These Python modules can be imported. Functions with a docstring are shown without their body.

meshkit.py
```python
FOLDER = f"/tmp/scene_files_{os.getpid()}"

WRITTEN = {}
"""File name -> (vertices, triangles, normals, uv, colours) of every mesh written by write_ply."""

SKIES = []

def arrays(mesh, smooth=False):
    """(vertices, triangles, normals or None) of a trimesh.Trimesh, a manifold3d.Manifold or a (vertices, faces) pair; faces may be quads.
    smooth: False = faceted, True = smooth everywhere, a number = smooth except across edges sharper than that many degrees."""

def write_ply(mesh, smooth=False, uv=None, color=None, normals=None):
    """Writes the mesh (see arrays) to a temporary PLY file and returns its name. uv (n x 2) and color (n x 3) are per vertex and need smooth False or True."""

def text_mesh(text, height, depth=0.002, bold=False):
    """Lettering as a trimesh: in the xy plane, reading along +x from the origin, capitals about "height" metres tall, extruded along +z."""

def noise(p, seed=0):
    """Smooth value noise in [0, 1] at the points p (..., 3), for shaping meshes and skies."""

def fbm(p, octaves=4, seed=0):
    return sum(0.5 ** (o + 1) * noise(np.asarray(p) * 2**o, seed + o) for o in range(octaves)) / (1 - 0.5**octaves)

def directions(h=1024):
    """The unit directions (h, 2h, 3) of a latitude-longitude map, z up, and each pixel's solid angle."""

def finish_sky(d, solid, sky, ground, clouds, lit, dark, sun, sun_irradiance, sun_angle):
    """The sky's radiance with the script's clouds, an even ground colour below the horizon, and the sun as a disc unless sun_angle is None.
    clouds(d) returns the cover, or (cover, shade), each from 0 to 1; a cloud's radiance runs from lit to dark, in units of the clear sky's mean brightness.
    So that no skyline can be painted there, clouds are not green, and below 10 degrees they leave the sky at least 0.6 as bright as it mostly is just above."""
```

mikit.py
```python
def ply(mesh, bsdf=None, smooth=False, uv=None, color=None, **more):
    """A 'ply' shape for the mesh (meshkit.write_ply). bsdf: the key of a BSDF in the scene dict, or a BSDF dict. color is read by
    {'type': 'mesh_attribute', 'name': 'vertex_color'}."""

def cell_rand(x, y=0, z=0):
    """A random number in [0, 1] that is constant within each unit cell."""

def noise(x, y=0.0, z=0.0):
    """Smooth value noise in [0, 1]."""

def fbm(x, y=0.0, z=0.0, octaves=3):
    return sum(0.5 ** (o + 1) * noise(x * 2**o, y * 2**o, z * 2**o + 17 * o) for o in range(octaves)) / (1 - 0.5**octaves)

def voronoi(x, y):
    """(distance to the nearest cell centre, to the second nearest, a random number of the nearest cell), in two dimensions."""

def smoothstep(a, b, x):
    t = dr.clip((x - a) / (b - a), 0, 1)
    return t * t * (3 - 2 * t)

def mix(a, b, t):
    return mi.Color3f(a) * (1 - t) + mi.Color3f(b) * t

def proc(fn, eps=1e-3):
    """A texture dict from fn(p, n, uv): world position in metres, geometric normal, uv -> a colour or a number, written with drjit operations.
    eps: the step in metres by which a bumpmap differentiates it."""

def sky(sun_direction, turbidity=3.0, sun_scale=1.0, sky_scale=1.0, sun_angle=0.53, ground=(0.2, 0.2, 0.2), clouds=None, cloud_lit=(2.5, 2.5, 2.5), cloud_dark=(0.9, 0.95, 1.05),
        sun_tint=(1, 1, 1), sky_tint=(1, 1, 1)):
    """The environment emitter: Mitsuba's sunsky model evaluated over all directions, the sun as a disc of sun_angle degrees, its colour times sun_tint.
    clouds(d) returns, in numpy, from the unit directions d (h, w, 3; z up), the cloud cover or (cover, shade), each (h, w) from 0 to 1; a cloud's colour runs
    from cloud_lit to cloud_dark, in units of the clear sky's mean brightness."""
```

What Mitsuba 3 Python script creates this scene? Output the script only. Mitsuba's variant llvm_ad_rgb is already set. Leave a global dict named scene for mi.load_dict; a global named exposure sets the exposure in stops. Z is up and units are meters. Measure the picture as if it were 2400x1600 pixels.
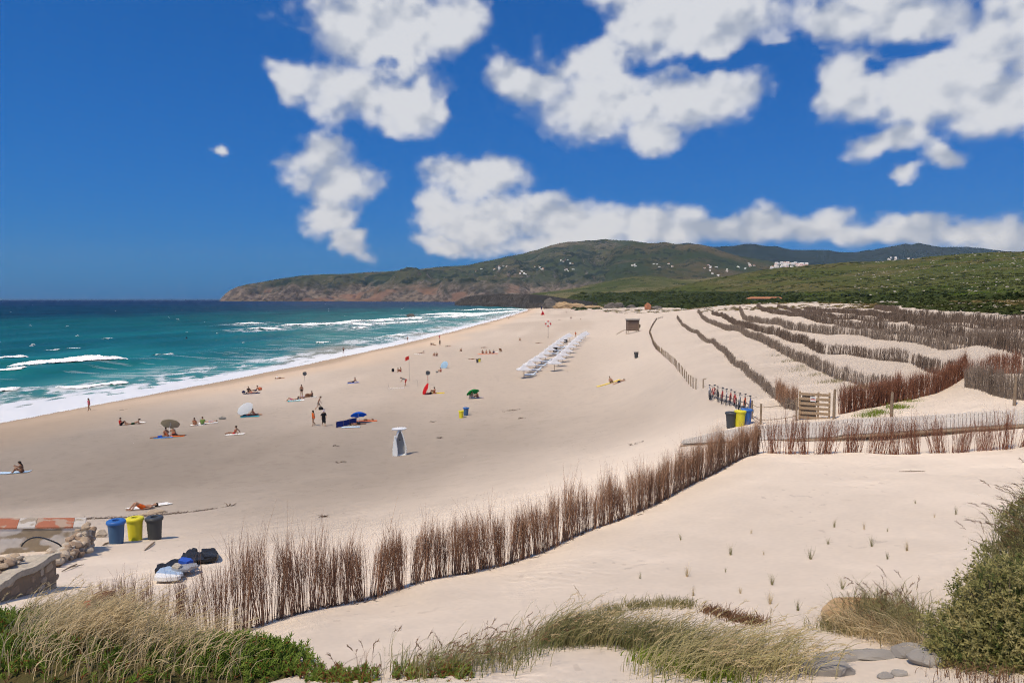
import math, random, numpy as np, trimesh, drjit as dr, mitsuba as mi, mikit, meshkit
import manifold3d as m3
from scipy.interpolate import RBFInterpolator
from scipy.ndimage import map_coordinates
from mikit import proc, noise, fbm, voronoi, cell_rand, smoothstep, mix

# ------------------------------------------------------------------ camera, sky, exposure
EYE = np.array([0.0, 0.0, 15.5]); FPX = 1700.0; PITCH = math.atan((800 - 701) / FPX)
FWD = np.array([0, math.cos(PITCH), -math.sin(PITCH)]); UP = np.array([0, math.sin(PITCH), math.cos(PITCH)])
T = mi.ScalarTransform4f
exposure = 1.3
SUN = np.array([-0.64 * 0.515, -0.77 * 0.515, 0.857])
scene = {}
labels = {}
scene['camera'] = dict(type='perspective', fov=2 * math.degrees(math.atan(1200 / FPX)), fov_axis='x', near_clip=0.1, far_clip=60000.0,
                       to_world=T().look_at(origin=EYE.tolist(), target=(EYE + FWD).tolist(), up=[0, 0, 1]))

# clouds: soft banks, (azimuth, elevation, half width, half height, strength) in degrees, azimuth from north (+y) to the right
BANKS, GAPS = [], []


def billow(p, octaves, seed):
    """cauliflower noise in [0, 1]: rounded lumps with creases between them"""
    return sum(0.55 ** o * (1 - np.abs(2 * meshkit.noise(np.asarray(p) * 2.1 ** o + 13.7 * o, seed + o) - 1)) for o in range(octaves)) / sum(0.55 ** o for o in range(octaves))


def cloud_cover(d):
    az = np.degrees(np.arctan2(d[..., 0], d[..., 1])); el = np.degrees(np.arcsin(np.clip(d[..., 2], -1, 1)))
    q = np.stack([az, el * 1.25, 0 * az], -1)
    big = meshkit.fbm(q * 0.13 + 3.7, 5, 11)
    wx = az + (meshkit.fbm(q * 0.32 + 50, 5, 5) - 0.5) * 3.4; wy = el + (meshkit.fbm(q * 0.32 + 80, 5, 6) - 0.5) * 2.6
    field = np.full(az.shape, -1.45); low = np.full(az.shape, 9.0)
    for a, e, ra, re in BANKS:
        g = 1.45 * (1 - ((wx - a) / ra) ** 2 - ((wy - e) / re) ** 2)
        low = np.where(g > field, (el - e) / re, low)
        field = np.maximum(field, g)
    hole = np.zeros(az.shape)
    for a, e, ra, re in GAPS:
        hole = np.maximum(hole, 1 - ((wx - a) / ra) ** 2 - ((wy - e) / re) ** 2)
    field = field - 1.25 * np.clip(hole, 0, 1)
    # the same kind of scattered cloud goes on all round outside
    out = smoothstep_np(36, 44, np.abs(az)) + smoothstep_np(27, 33, el)
    around = (big - 0.56) * 7.0
    o = np.clip(out, 0, 1)
    field = np.where(out > 0, field * (1 - o) + np.clip(around, -1, 1) * o, field)
    bl = billow(q * 0.36, 5, 23); wisp = meshkit.fbm(q * 0.5 + 31, 6, 41); fine = meshkit.fbm(q * 1.9 + 7, 4, 51); veil = meshkit.fbm(q * 0.26 + 5, 5, 61)
    core = smoothstep_np(0.2, 1.1, field)
    dens = np.minimum(field, 1.45) + ((bl - 0.55) * 1.1 + (wisp - 0.5) * 2.0 + (fine - 0.5) * 0.55 + (veil - 0.5) * 1.2) * (1 - 0.55 * core)
    cover = smoothstep_np(-0.62, 1.25, dens) ** 1.35
    up = meshkit.fbm((q + np.array([-0.6, 1.0, 0])) * 0.5 + 31, 4, 41); soft = meshkit.fbm(q * 0.5 + 31, 4, 41)
    shade = 0.62 + (up - soft) * 2.3 + (0.5 - veil) * 1.6 + (0.55 - bl) * 0.7 - 0.42 * smoothstep_np(0.2, 1.5, dens)
    shade = np.clip(shade + 0.35 * smoothstep_np(8, 3, el) * smoothstep_np(8, 25, az), 0, 1)
    return np.clip(cover * 0.97, 0, 1), shade


def smoothstep_np(a, b, x):
    t = np.clip((x - a) / (b - a), 0, 1)
    return t * t * (3 - 2 * t)


def pix_dir(px, py):
    d = FWD * FPX + np.array([1.0, 0, 0]) * (px - 1200) + UP * (800 - py)
    return d / np.linalg.norm(d)


def az_el(px, py):
    d = pix_dir(px, py)
    return math.degrees(math.atan2(d[0], d[1])), math.degrees(math.asin(d[2]))


BANKS += [(-10.0, 19.6, 6.4, 3.4), (-12.6, 15.3, 4.3, 2.3), (-17.0, 15.5, 1.4, 1.8), (-4.8, 20.3, 2.9, 2.5), (-8.3, 15.0, 3.5, 1.9), (1.1, 16.2, 3.5, 2.1), (5.2, 17.7, 4.6, 1.8), (6.4, 14.5, 6.9, 2.4), (14.4, 14.4, 5.4, 2.2), (11.0, 12.2, 2.3, 1.2),
          (14.8, 19.7, 7.4, 2.7), (14.0, 22.5, 8, 3), (23.2, 18.8, 2.9, 2.3), (28.4, 18.5, 3.9, 2.2), (29.0, 22.0, 8, 3), (32.4, 16.1, 3.2, 2.7), (24.3, 14.3, 3.8, 2.5), (29.5, 13.3, 4.7, 2.4), (33.8, 12.7, 3.1, 2.5), (27.3, 10.5, 2.7, 1.1), (30.5, 9.5, 1.5, 0.8), (28.7, 8.7, 1.0, 0.6), (-11.0, 23.5, 5, 3),
          (-14.4, 10.1, 2.7, 2.1), (-13.0, 8.5, 2.6, 2.0), (-13.3, 6.2, 2.2, 1.8), (-11.9, 4.5, 1.7, 0.9), (-2.5, 9.4, 4.5, 1.7), (-4.9, 6.9, 2.6, 1.5), (-1.9, 6.1, 4.8, 2.2), (-4.9, 4.3, 2.4, 1.1), (4.1, 6.1, 5.3, 1.7), (9.9, 6.0, 5.1, 1.6), (5.2, 4.9, 7.0, 1.3), (15.6, 5.2, 4.9, 1.2),
          (12.5, 5.4, 4.0, 1.4), (19.0, 5.2, 4.0, 1.3), (22.0, 5.0, 4.9, 1.3), (27.9, 4.7, 5.4, 1.2), (33.2, 4.4, 5.4, 1.1), (38.0, 4.2, 5.0, 1.0), (-21.6, 10.0, 0.55, 0.45), (36.5, 15.5, 4, 4), (26.5, 20.5, 3, 2.5)]
GAPS += [(3.7, 20.8, 4.0, 2.9), (2.8, 18.2, 3.0, 1.6), (20.8, 15.2, 1.3, 3.4), (16.5, 17.1, 5.8, 0.7), (28.9, 16.6, 2.4, 1.1), (26.2, 15.3, 1.4, 0.6), (-3.7, 14.0, 1.5, 2.4), (-8.9, 17.3, 1.2, 0.6), (-18.3, 18.4, 3.0, 1.0)]
scene['sky'] = mikit.sky(SUN.tolist(), turbidity=5.5, sky_tint=(0.072, 0.53, 1.10), clouds=cloud_cover, cloud_lit=(3.5, 3.6, 3.8), cloud_dark=(1.9, 2.15, 2.65), sun_tint=(1.0, 0.99, 0.96), ground=(0.035, 0.06, 0.10))

# ------------------------------------------------------------------ scene helpers
rng = np.random.default_rng(7)


def free(key):
    if key not in USED:
        USED.add(key); return key
    k = 1
    while f'{key}_{k:03d}' in USED:
        k += 1
    USED.add(f'{key}_{k:03d}')
    return f'{key}_{k:03d}'


USED = set()


def thing(name, label=None, cat=None, group=None, kind=None):
    key = free(name); d = {}
    if label: d['label'] = label
    if cat: d['category'] = cat
    if group: d['group'] = group
    if kind: d['kind'] = kind
    labels[key] = d
    return key


def put(key, mesh, mat, smooth=False, M=None, uv=None):
    """One shape entry. mesh: anything mikit.ply takes, or a ply dict made before (then M places it)."""
    if isinstance(mesh, dict):
        e = dict(mesh)
        e['bsdf'] = {'type': 'ref', 'id': mat}
    else:
        e = mikit.ply(mesh, mat, smooth=smooth, uv=uv)
    if M is not None:
        e['to_world'] = T(np.asarray(M, float).tolist())
    scene[key] = e
    return key


def part(parent, name, mesh, mat, smooth=False, M=None, label=None, kind=None, uv=None):
    key = free(f'{parent}__{name}')
    put(key, mesh, mat, smooth, M, uv)
    if label or kind:
        labels[key] = {k: v for k, v in (('label', label), ('kind', kind)) if v}
    return key


def solo(name, mesh, mat, label, cat, group=None, kind=None, smooth=False, M=None):
    key = thing(name, label, cat, group, kind)
    put(key, mesh, mat, smooth, M)
    return key


def struct(name, mesh, mat, smooth=True, label=None):
    key = thing(name, label, None, None, 'structure')
    put(key, mesh, mat, smooth)
    return key


def xf(loc=(0, 0, 0), rz=0.0, s=1.0, rx=0.0, ry=0.0):
    """placement matrix: scale, tilt about x, tilt about y, turn about z, move; angles in degrees"""
    a = trimesh.transformations.euler_matrix(math.radians(rx), math.radians(ry), math.radians(rz), 'sxyz')
    a[:3, :3] *= s
    a[:3, 3] = loc
    return a


def cat_(meshes):
    vs, fs, n = [], [], 0
    for v, f in meshes:
        v = np.asarray(v, float); f = np.asarray(f, int)
        if f.shape[1] == 4:
            f = np.vstack([f[:, [0, 1, 2]], f[:, [0, 2, 3]]])
        vs.append(v); fs.append(f + n); n += len(v)
    return np.vstack(vs), np.vstack(fs)


def tm(m):
    return np.asarray(m.vertices), np.asarray(m.faces)


def man(m):
    k = m.to_mesh()
    return np.asarray(k.vert_properties[:, :3], float), np.asarray(k.tri_verts, int)


def mv(m, M):
    v, f = m
    M = np.asarray(M)
    return v @ M[:3, :3].T + M[:3, 3], f


def box(size, c=(0, 0, 0), ch=0.0):
    """a box, its edges chamfered by ch"""
    sx, sy, sz = (s / 2 for s in size)
    if ch <= 0:
        v = np.array([[x, y, z] for x in (-sx, sx) for y in (-sy, sy) for z in (-sz, sz)])
        return v + np.array(c), trimesh.convex.convex_hull(v).faces if False else BOXF
    pts = []
    for a in (-1, 1):
        for b in (-1, 1):
            for d in (-1, 1):
                pts += [[a * (sx - ch), b * (sy - ch), d * sz], [a * (sx - ch), b * sy, d * (sz - ch)], [a * sx, b * (sy - ch), d * (sz - ch)]]
    h = m3.Manifold.hull_points(np.array(pts))
    v, f = man(h)
    return v + np.array(c), f


BOXF = np.array([[0, 1, 3], [0, 3, 2], [4, 6, 7], [4, 7, 5], [0, 4, 5], [0, 5, 1], [2, 3, 7], [2, 7, 6], [0, 2, 6], [0, 6, 4], [1, 5, 7], [1, 7, 3]])


def lathe(profile, n=24):
    p = np.asarray(profile, float); a = np.arange(n) * 2 * np.pi / n
    v = np.stack([p[:, None, 0] * np.cos(a), p[:, None, 0] * np.sin(a), np.broadcast_to(p[:, 1:2], (len(p), n))], -1).reshape(-1, 3)
    i, j = np.meshgrid(np.arange(len(p) - 1), np.arange(n), indexing='ij')
    q = np.stack([i * n + j, i * n + (j + 1) % n, (i + 1) * n + (j + 1) % n, (i + 1) * n + j], -1).reshape(-1, 4)
    return v, np.vstack([q[:, [0, 1, 2]], q[:, [0, 2, 3]]])


def tube(p, r, sides=6, cap=True):
    """a polyline swept as a tube; r one radius or one per point"""
    p = np.asarray(p, float)
    t = np.gradient(p, axis=0); t /= np.linalg.norm(t, axis=1, keepdims=True) + 1e-12
    ref = np.array([0, 0, 1.0]) if abs(t[:, 2]).mean() < 0.8 else np.array([1.0, 0, 0])
    a = np.cross(t, ref); a /= np.linalg.norm(a, axis=1, keepdims=True) + 1e-12
    b = np.cross(t, a); ang = np.arange(sides) * 2 * np.pi / sides
    v = p[:, None] + np.broadcast_to(r, (len(p),))[:, None, None] * (np.cos(ang)[None, :, None] * a[:, None] + np.sin(ang)[None, :, None] * b[:, None])
    i, j = np.meshgrid(np.arange(len(p) - 1), np.arange(sides), indexing='ij')
    q = np.stack([i * sides + j, (i + 1) * sides + j, (i + 1) * sides + (j + 1) % sides, i * sides + (j + 1) % sides], -1).reshape(-1, 4)
    f = np.vstack([q[:, [0, 1, 2]], q[:, [0, 2, 3]]])
    v = v.reshape(-1, 3)
    if cap:
        n = len(v); v = np.vstack([v, p[:1], p[-1:]]); k = np.arange(sides); o = (len(p) - 1) * sides
        f = np.vstack([f, np.stack([k * 0 + n, k, (k + 1) % sides], 1), np.stack([k * 0 + n + 1, o + (k + 1) % sides, o + k], 1)])
    return v, f


def sphere(r=1.0, c=(0, 0, 0), sub=2, s=(1, 1, 1)):
    m = trimesh.creation.icosphere(sub, r)
    return np.asarray(m.vertices) * np.array(s) + np.array(c), np.asarray(m.faces)


def rock(r, seed, sub=3, s=(1, 1, 1), amp=0.35, freq=1.6):
    v, f = sphere(1.0, sub=sub)
    k = 1 + amp * (meshkit.fbm(v * freq + seed * 7.3, 3, seed) - 0.5) * 2
    # flattened facets
    for j in range(7):
        g = np.random.default_rng(seed * 31 + j).normal(size=3); g /= np.linalg.norm(g)
        k = np.minimum(k, 0.82 / np.maximum(v @ g, 1e-3))
    return v * k[:, None] * r * np.array(s), f


def blades(base, tip, w, bend, seg=3, facing=None):
    """many tapering grass blades as strips. base, tip: (n,3); w: width; bend: (n,3) offset of the middle"""
    n = len(base)
    t = np.linspace(0, 1, seg + 1)
    c = base[:, None] * (1 - t)[None, :, None] + tip[:, None] * t[None, :, None] + bend[:, None] * (4 * t * (1 - t))[None, :, None]
    d = tip - base
    side = np.cross(d, rng.normal(size=(n, 3)) if facing is None else facing); side /= np.linalg.norm(side, axis=1, keepdims=True) + 1e-9
    ww = np.broadcast_to(w, (n,))[:, None] * (1 - t ** 1.5)[None] * 0.5 + 0.0008
    l = c - side[:, None] * ww[..., None]; r = c + side[:, None] * ww[..., None]
    v = np.stack([l, r], 2).reshape(n, -1, 3)
    q = []
    for k in range(seg):
        q += [[2 * k, 2 * k + 1, 2 * k + 3], [2 * k, 2 * k + 3, 2 * k + 2]]
    f = (np.array(q)[None] + (np.arange(n) * 2 * (seg + 1))[:, None, None]).reshape(-1, 3)
    return v.reshape(-1, 3), f


def sticks(base, tip, r0, r1, bend=None, seg=1, sides=3):
    """many thin tapering twigs, each a prism"""
    n = len(base); t = np.linspace(0, 1, seg + 1)
    c = base[:, None] * (1 - t)[None, :, None] + tip[:, None] * t[None, :, None]
    if bend is not None:
        c = c + bend[:, None] * (4 * t * (1 - t))[None, :, None]
    d = tip - base; d = d / (np.linalg.norm(d, axis=1, keepdims=True) + 1e-9)
    a = np.cross(d, [0.3, 1, 0.2]); a /= np.linalg.norm(a, axis=1, keepdims=True) + 1e-9
    b = np.cross(d, a)
    ang = np.arange(sides) * 2 * np.pi / sides
    rr = (np.broadcast_to(r0, (n,))[:, None] * (1 - t) + np.broadcast_to(r1, (n,))[:, None] * t)
    v = c[:, :, None] + rr[:, :, None, None] * (np.cos(ang)[None, None, :, None] * a[:, None, None] + np.sin(ang)[None, None, :, None] * b[:, None, None])
    q = []
    for k in range(seg):
        for j in range(sides):
            j2 = (j + 1) % sides
            q += [[k * sides + j, k * sides + j2, (k + 1) * sides + j2], [k * sides + j, (k + 1) * sides + j2, (k + 1) * sides + j]]
    f = (np.array(q)[None] + (np.arange(n) * sides * (seg + 1))[:, None, None]).reshape(-1, 3)
    return v.reshape(-1, 3), f


# ------------------------------------------------------------------ materials
def mat(name, color, rough=0.8, spec=0.3, two=True, **more):
    b = {'type': 'principled', 'base_color': color if isinstance(color, dict) else {'type': 'rgb', 'value': list(color)}, 'roughness': rough, 'specular': spec, **more}
    scene[name] = {'type': 'twosided', 'b': b} if two else b
    return name

# thin air: far hills fade a little towards blue
scene['air'] = {'type': 'homogeneous', 'albedo': {'type': 'rgb', 'value': [0.95, 0.95, 0.95]}, 'sigma_t': {'type': 'rgb', 'value': [1.1e-5, 1.6e-5, 2.4e-5]}}
scene['camera']['medium'] = {'type': 'ref', 'id': 'air'}
scene['haze'] = {'type': 'cube', 'to_world': T().translate([0, 0, 470]).scale([15500, 15500, 520]), 'bsdf': {'type': 'null'}, 'interior': {'type': 'ref', 'id': 'air'}}
labels['haze'] = {'label': 'thin blue haze over the sea and the far hills', 'category': 'haze', 'kind': 'stuff'}
# ------------------------------------------------------------------ the lie of the land
def ray_z(px, py, z):
    d = pix_dir(px, py)
    return EYE + d * ((z - EYE[2]) / d[2])


def ray_d(px, py, dist):
    d = pix_dir(px, py)
    return EYE + d * (dist / d[1])


SHORE = np.array([[60, -71], [75, -68.5], [92, -65], [102, -61], [125, -57], [151, -53], [194, -46], [246, -38.5], [344, -29], [507, -15], [700, 0], [957, 20], [1250, 40]], float)
SHORE_C = np.polyfit(np.log(SHORE[:, 0]), SHORE[:, 1], 4)


def shore_x(y):
    return np.polyval(SHORE_C, np.log(np.clip(y, 60, 1250)))


FENCE_A = [(215, 1425, 13.4), (300, 1452, 12.3), (390, 1480, 11.5), (470, 1490, 11.2), (612, 1448, 12.0), (714, 1413, 12.7), (806, 1398, 13.4), (888, 1387, 14.0), (1020, 1345, 15.0), (1122, 1322, 16.0), (1224, 1300, 17.0), (1357, 1240, 18.6), (1480, 1205, 20.2), (1582, 1160, 22.0), (1684, 1108, 24.4), (1775, 1062, 27.0)]
FENCE_B = [(1790, 1060, 27.0), (1900, 1060, 26.6), (2050, 1062, 26.0), (2150, 1060, 25.8), (2250, 1055, 25.6), (2420, 1041, 25.4), (2600, 1030, 25.2)]
CZ = [(330, 1195, 3.6), (40, 1109, 1.9), (0, 1050, 1.5), (209, 962, .7), (400, 1010, 1.6), (620, 985, 1.7), (758, 997, 2.0), (940, 1066, 2.4), (400, 1090, 2.3), (600, 1140, 3.2), (150, 1190, 3.7),
      (820, 1000, 2.0), (800, 1080, 3.0), (800, 1150, 3.9), (800, 1200, 4.8), (1000, 1150, 4.6), (1100, 1130, 4.9), (1080, 975, 1.9), (1000, 920, 1.8), (700, 890, 1.3), (900, 870, 1.5),
      (1100, 1060, 3.5), (1250, 1000, 3.2), (1300, 1090, 5.5), (1400, 1040, 5.3), (1500, 1000, 5.6), (1600, 1000, 7.0), (1610, 1042, 7.9), (1228, 885, 2.2), (1300, 860, 2.6), (1400, 900, 3.6), (1500, 900, 5.0),
      (1550, 940, 6.0), (1600, 950, 7.2), (1373, 792, 3.2), (1333, 795, 3.0), (1480, 779, 3.8), (1490, 840, 4.5), (1450, 770, 3.5), (1285, 791, 2.5), (1100, 850, 1.8), (1000, 810, 1.2), (1150, 790, 1.6),
      (1250, 755, 1.8), (1300, 735, 2.0), (1400, 735, 3.0), (1500, 735, 5.0), (1300, 722, 2.5), (1450, 722, 5), (1550, 718, 8),
      (1690, 1007, 8.2), (1750, 965, 8.5), (1675, 928, 8.7), (1648, 908, 8.9), (1602, 870, 8.6), (1578, 846, 8.3), (1554, 824, 8.0), (1531, 798, 7.5), (1522, 782, 7.0), (1539, 743, 9.0), (1908, 991, 9.0),
      (1980, 1023, 9.6), (2400, 990, 10.2), (1787, 1035, 9.0), (1650, 1036, 8.3), (2150, 962, 9.6), (1975, 975, 9.3), (2100, 945, 9.5), (2245, 917, 9.9), (2300, 935, 10.2), (2400, 950, 10.4), (2400, 890, 11.0), (2270, 882, 10.9),
      (1865, 955, 9.2), (1766, 892, 9.2), (1690, 823, 9.2), (1639, 786, 9.3), (1587, 740, 10.5), (2034, 899, 9.8), (1864, 845, 9.7), (1755, 799, 9.8), (1676, 763, 10.2), (1635, 733, 11),
      (2238, 881, 10.6), (2063, 847, 10.6), (1888, 806, 10.8), (1766, 772, 11), (1668, 734, 11.7), (2400, 840, 11.8), (2226, 821, 11.6), (2083, 806, 11.4), (1958, 785, 11.6), (1827, 760, 11.8), (1733, 727, 12.3),
      (1827, 738, 12.3), (1920, 758, 12.2), (2022, 772, 12.2), (2300, 800, 12.5), (2400, 815, 12.6), (1878, 733, 12.9), (2030, 752, 12.9), (2230, 770, 13), (2400, 785, 13.1), (1960, 733, 13.3), (2130, 750, 13.4), (2400, 765, 13.5),
      (2030, 733, 13.7), (2230, 745, 13.8), (2400, 750, 13.9), (2120, 733, 14.0), (2400, 742, 14.1), (1700, 714, 12.6), (1800, 713, 13.3), (1900, 711, 13.9), (2000, 712, 14.0), (2060, 716, 14.0), (2300, 726, 14.4),
      (440, 1330, 8.1), (250, 1350, 8.3), (100, 1330, 8.0), (320, 1272, 6.35), (150, 1290, 6.8), (0, 1270, 6.6), (550, 1270, 6.3), (0, 1400, 9.3), (1000, 1230, 6.9), (1200, 1180, 7.0)]
CD = FENCE_A + FENCE_B + [(0, 1600, 8.2), (300, 1600, 8.3), (600, 1600, 8.4), (900, 1600, 8.3), (1200, 1600, 8.2), (1500, 1600, 8.0), (1800, 1600, 8.0), (2100, 1600, 7.8), (2400, 1600, 7.5), (2700, 1600, 7.2), (-300, 1600, 8.0),
      (1400, 1400, 12.3), (1000, 1450, 11.6), (2000, 1300, 14.0), (1700, 1300, 15.0), (2200, 1200, 16.8), (2000, 1150, 20), (1500, 1450, 10.8), (1250, 1500, 10.1), (1900, 1420, 11.0), (2300, 1400, 10.6), (300, 1480, 10.0), (0, 1480, 9.8),
      (1560, 1415, 11.6), (1600, 1470, 10.2), (800, 1500, 10.5)]


def polar_pt(az, r, z):
    a = math.radians(az)
    return [r * math.sin(a), r * math.cos(a), z]


PTS = [ray_z(*c) for c in CZ] + [ray_d(*c) for c in CD]
for az in range(-180, 180, 20):
    PTS += [polar_pt(az, 1, 13.9), polar_pt(az, 2.6, 13.7)]
    if abs(az) < 60: PTS += [polar_pt(az, 5.2, 12.4)]
for az in (100, 120, 140, 160, 180, -160, -140):
    PTS += [polar_pt(az, r, z) for r, z in ((8, 14.0), (30, 15), (100, 17), (400, 22), (2000, 40), (12000, 90))]
for az in (52, 65, 80):
    PTS += [polar_pt(az, r, z) for r, z in ((8, 12.5), (25, 11.5), (45, 13.2), (75, 14.6), (200, 17), (2000, 40), (12000, 60))]
for az in (-60, -80, -100, -120):
    PTS += [polar_pt(az, r, z) for r, z in ((8, 11.8), (20, 7), (40, 3.0), (64, 1.0), (80, -0.3), (100, -1.6), (400, -9), (3000, -25), (14000, -40))]
for y in (80, 92, 102, 115, 135, 160, 194, 246, 300, 360, 430, 507, 620, 760, 957):
    x = shore_x(y)
    PTS += [[x, y, 0.0], [x - 9, y, -0.55], [x - 30, y, -1.5], [x - 90, y, -3.5]]
    if y < 500: PTS += [[x + 9, y, 0.75], [x + 20, y, 1.15]]
for az in (-38, -30, -22, -15, -8, -3):
    PTS += [polar_pt(az, r, z) for r, z in ((1500, -15), (4000, -25), (14000, -40))]
for az in (3, 10, 20, 30, 38):
    PTS += [polar_pt(az, r, z) for r, z in ((1500, 8), (4000, 10), (14000, 10))]
PTS = np.array(PTS)


def to_q(x, y):
    r = np.hypot(x, y)
    return np.degrees(np.arctan2(x, y)), np.log(np.maximum(r, 1.0))


qa, ql = to_q(PTS[:, 0], PTS[:, 1])
RBF = RBFInterpolator(np.stack([qa / 9, ql * 2.2], 1), PTS[:, 2], kernel='linear', smoothing=0.02, degree=0)
GA = np.concatenate([np.arange(-180, -50, 4.0), np.arange(-50, 50, 0.4), np.arange(50, 181, 4.0)])
GL = np.linspace(0, math.log(14500), 360)
gg = np.meshgrid(GA, GL, indexing='ij')
HGRID = RBF(np.stack([gg[0].ravel() / 9, gg[1].ravel() * 2.2], 1)).reshape(gg[0].shape)
from scipy.ndimage import gaussian_filter
HGRID = gaussian_filter(HGRID, (2.0, 2.6), mode='nearest')


def hz(x, y):
    """height of the sand at x, y"""
    if np.ndim(x) == 0: return hz(np.array([x], float), np.array([y], float))[0]
    x, y = np.asarray(x, float), np.asarray(y, float)
    a, l = to_q(x, y)
    h = map_coordinates(HGRID, [np.interp(a, GA, np.arange(len(GA))), np.interp(l, GL, np.arange(len(GL)))], order=1, mode='nearest')
    r = np.hypot(x, y)
    p = np.stack([x, y, 0 * x], -1)
    dry = smoothstep_np(6.0, 9.0, h)
    h = h + (meshkit.fbm(p / 7.0, 3, 3) - 0.5) * 0.5 * dry * smoothstep_np(8, 14, r) + (meshkit.fbm(p / 2.1, 3, 4) - 0.5) * 0.17 * dry
    tram = (1 - dry) * smoothstep_np(0.4, 1.2, h)
    h = h + (meshkit.fbm(p / 3.0, 2, 8) - 0.5) * 0.12 * tram + (meshkit.fbm(p / 22.0, 2, 9) - 0.5) * 0.35 * tram
    return h


def at(px, py, above=0.0, sea=True):
    """where the line of sight through a pixel of the photograph meets the ground"""
    d = pix_dir(px, py)
    t = np.exp(np.linspace(math.log(4), math.log(9000), 3000))
    p = EYE + d * t[:, None]
    g = hz(p[:, 0], p[:, 1])
    if sea: g = np.maximum(g, 0)
    k = np.argmax(p[:, 2] < g)
    a, b = p[k - 1, 2] - g[k - 1], p[k, 2] - g[k]
    q = p[k - 1] + (p[k] - p[k - 1]) * a / (a - b)
    q[2] = (max(float(hz(q[0], q[1])), 0 if sea else -99)) + above
    return q


def on_ground(x, y, above=0.0):
    return np.array([x, y, float(hz(x, y)) + above])


def polar_sheet(az, lr):
    a, l = np.meshgrid(np.radians(az), lr, indexing='ij')
    r = np.exp(l)
    return r * np.sin(a), r * np.cos(a)


def grid_faces(n, m, close=False):
    i, j = np.meshgrid(np.arange(n if close else n - 1), np.arange(m - 1), indexing='ij')
    i2 = (i + 1) % n
    q = np.stack([i * m + j, i * m + j + 1, i2 * m + j + 1, i2 * m + j], -1).reshape(-1, 4)
    return np.vstack([q[:, [0, 1, 2]], q[:, [0, 2, 3]]])


# sand: one sheet all round
az = np.concatenate([np.arange(-180, -46, 4.0), np.arange(-46, 46, 0.28), np.arange(46, 180, 4.0)])
lr = np.concatenate([np.arange(0.7, math.log(700), 0.015), np.linspace(math.log(700), math.log(14500), 60)[1:]])
X, Y = polar_sheet(az, lr)
Z = hz(X, Y)
sand = (np.stack([X, Y, Z], -1).reshape(-1, 3), grid_faces(len(az), len(lr), True))


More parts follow.
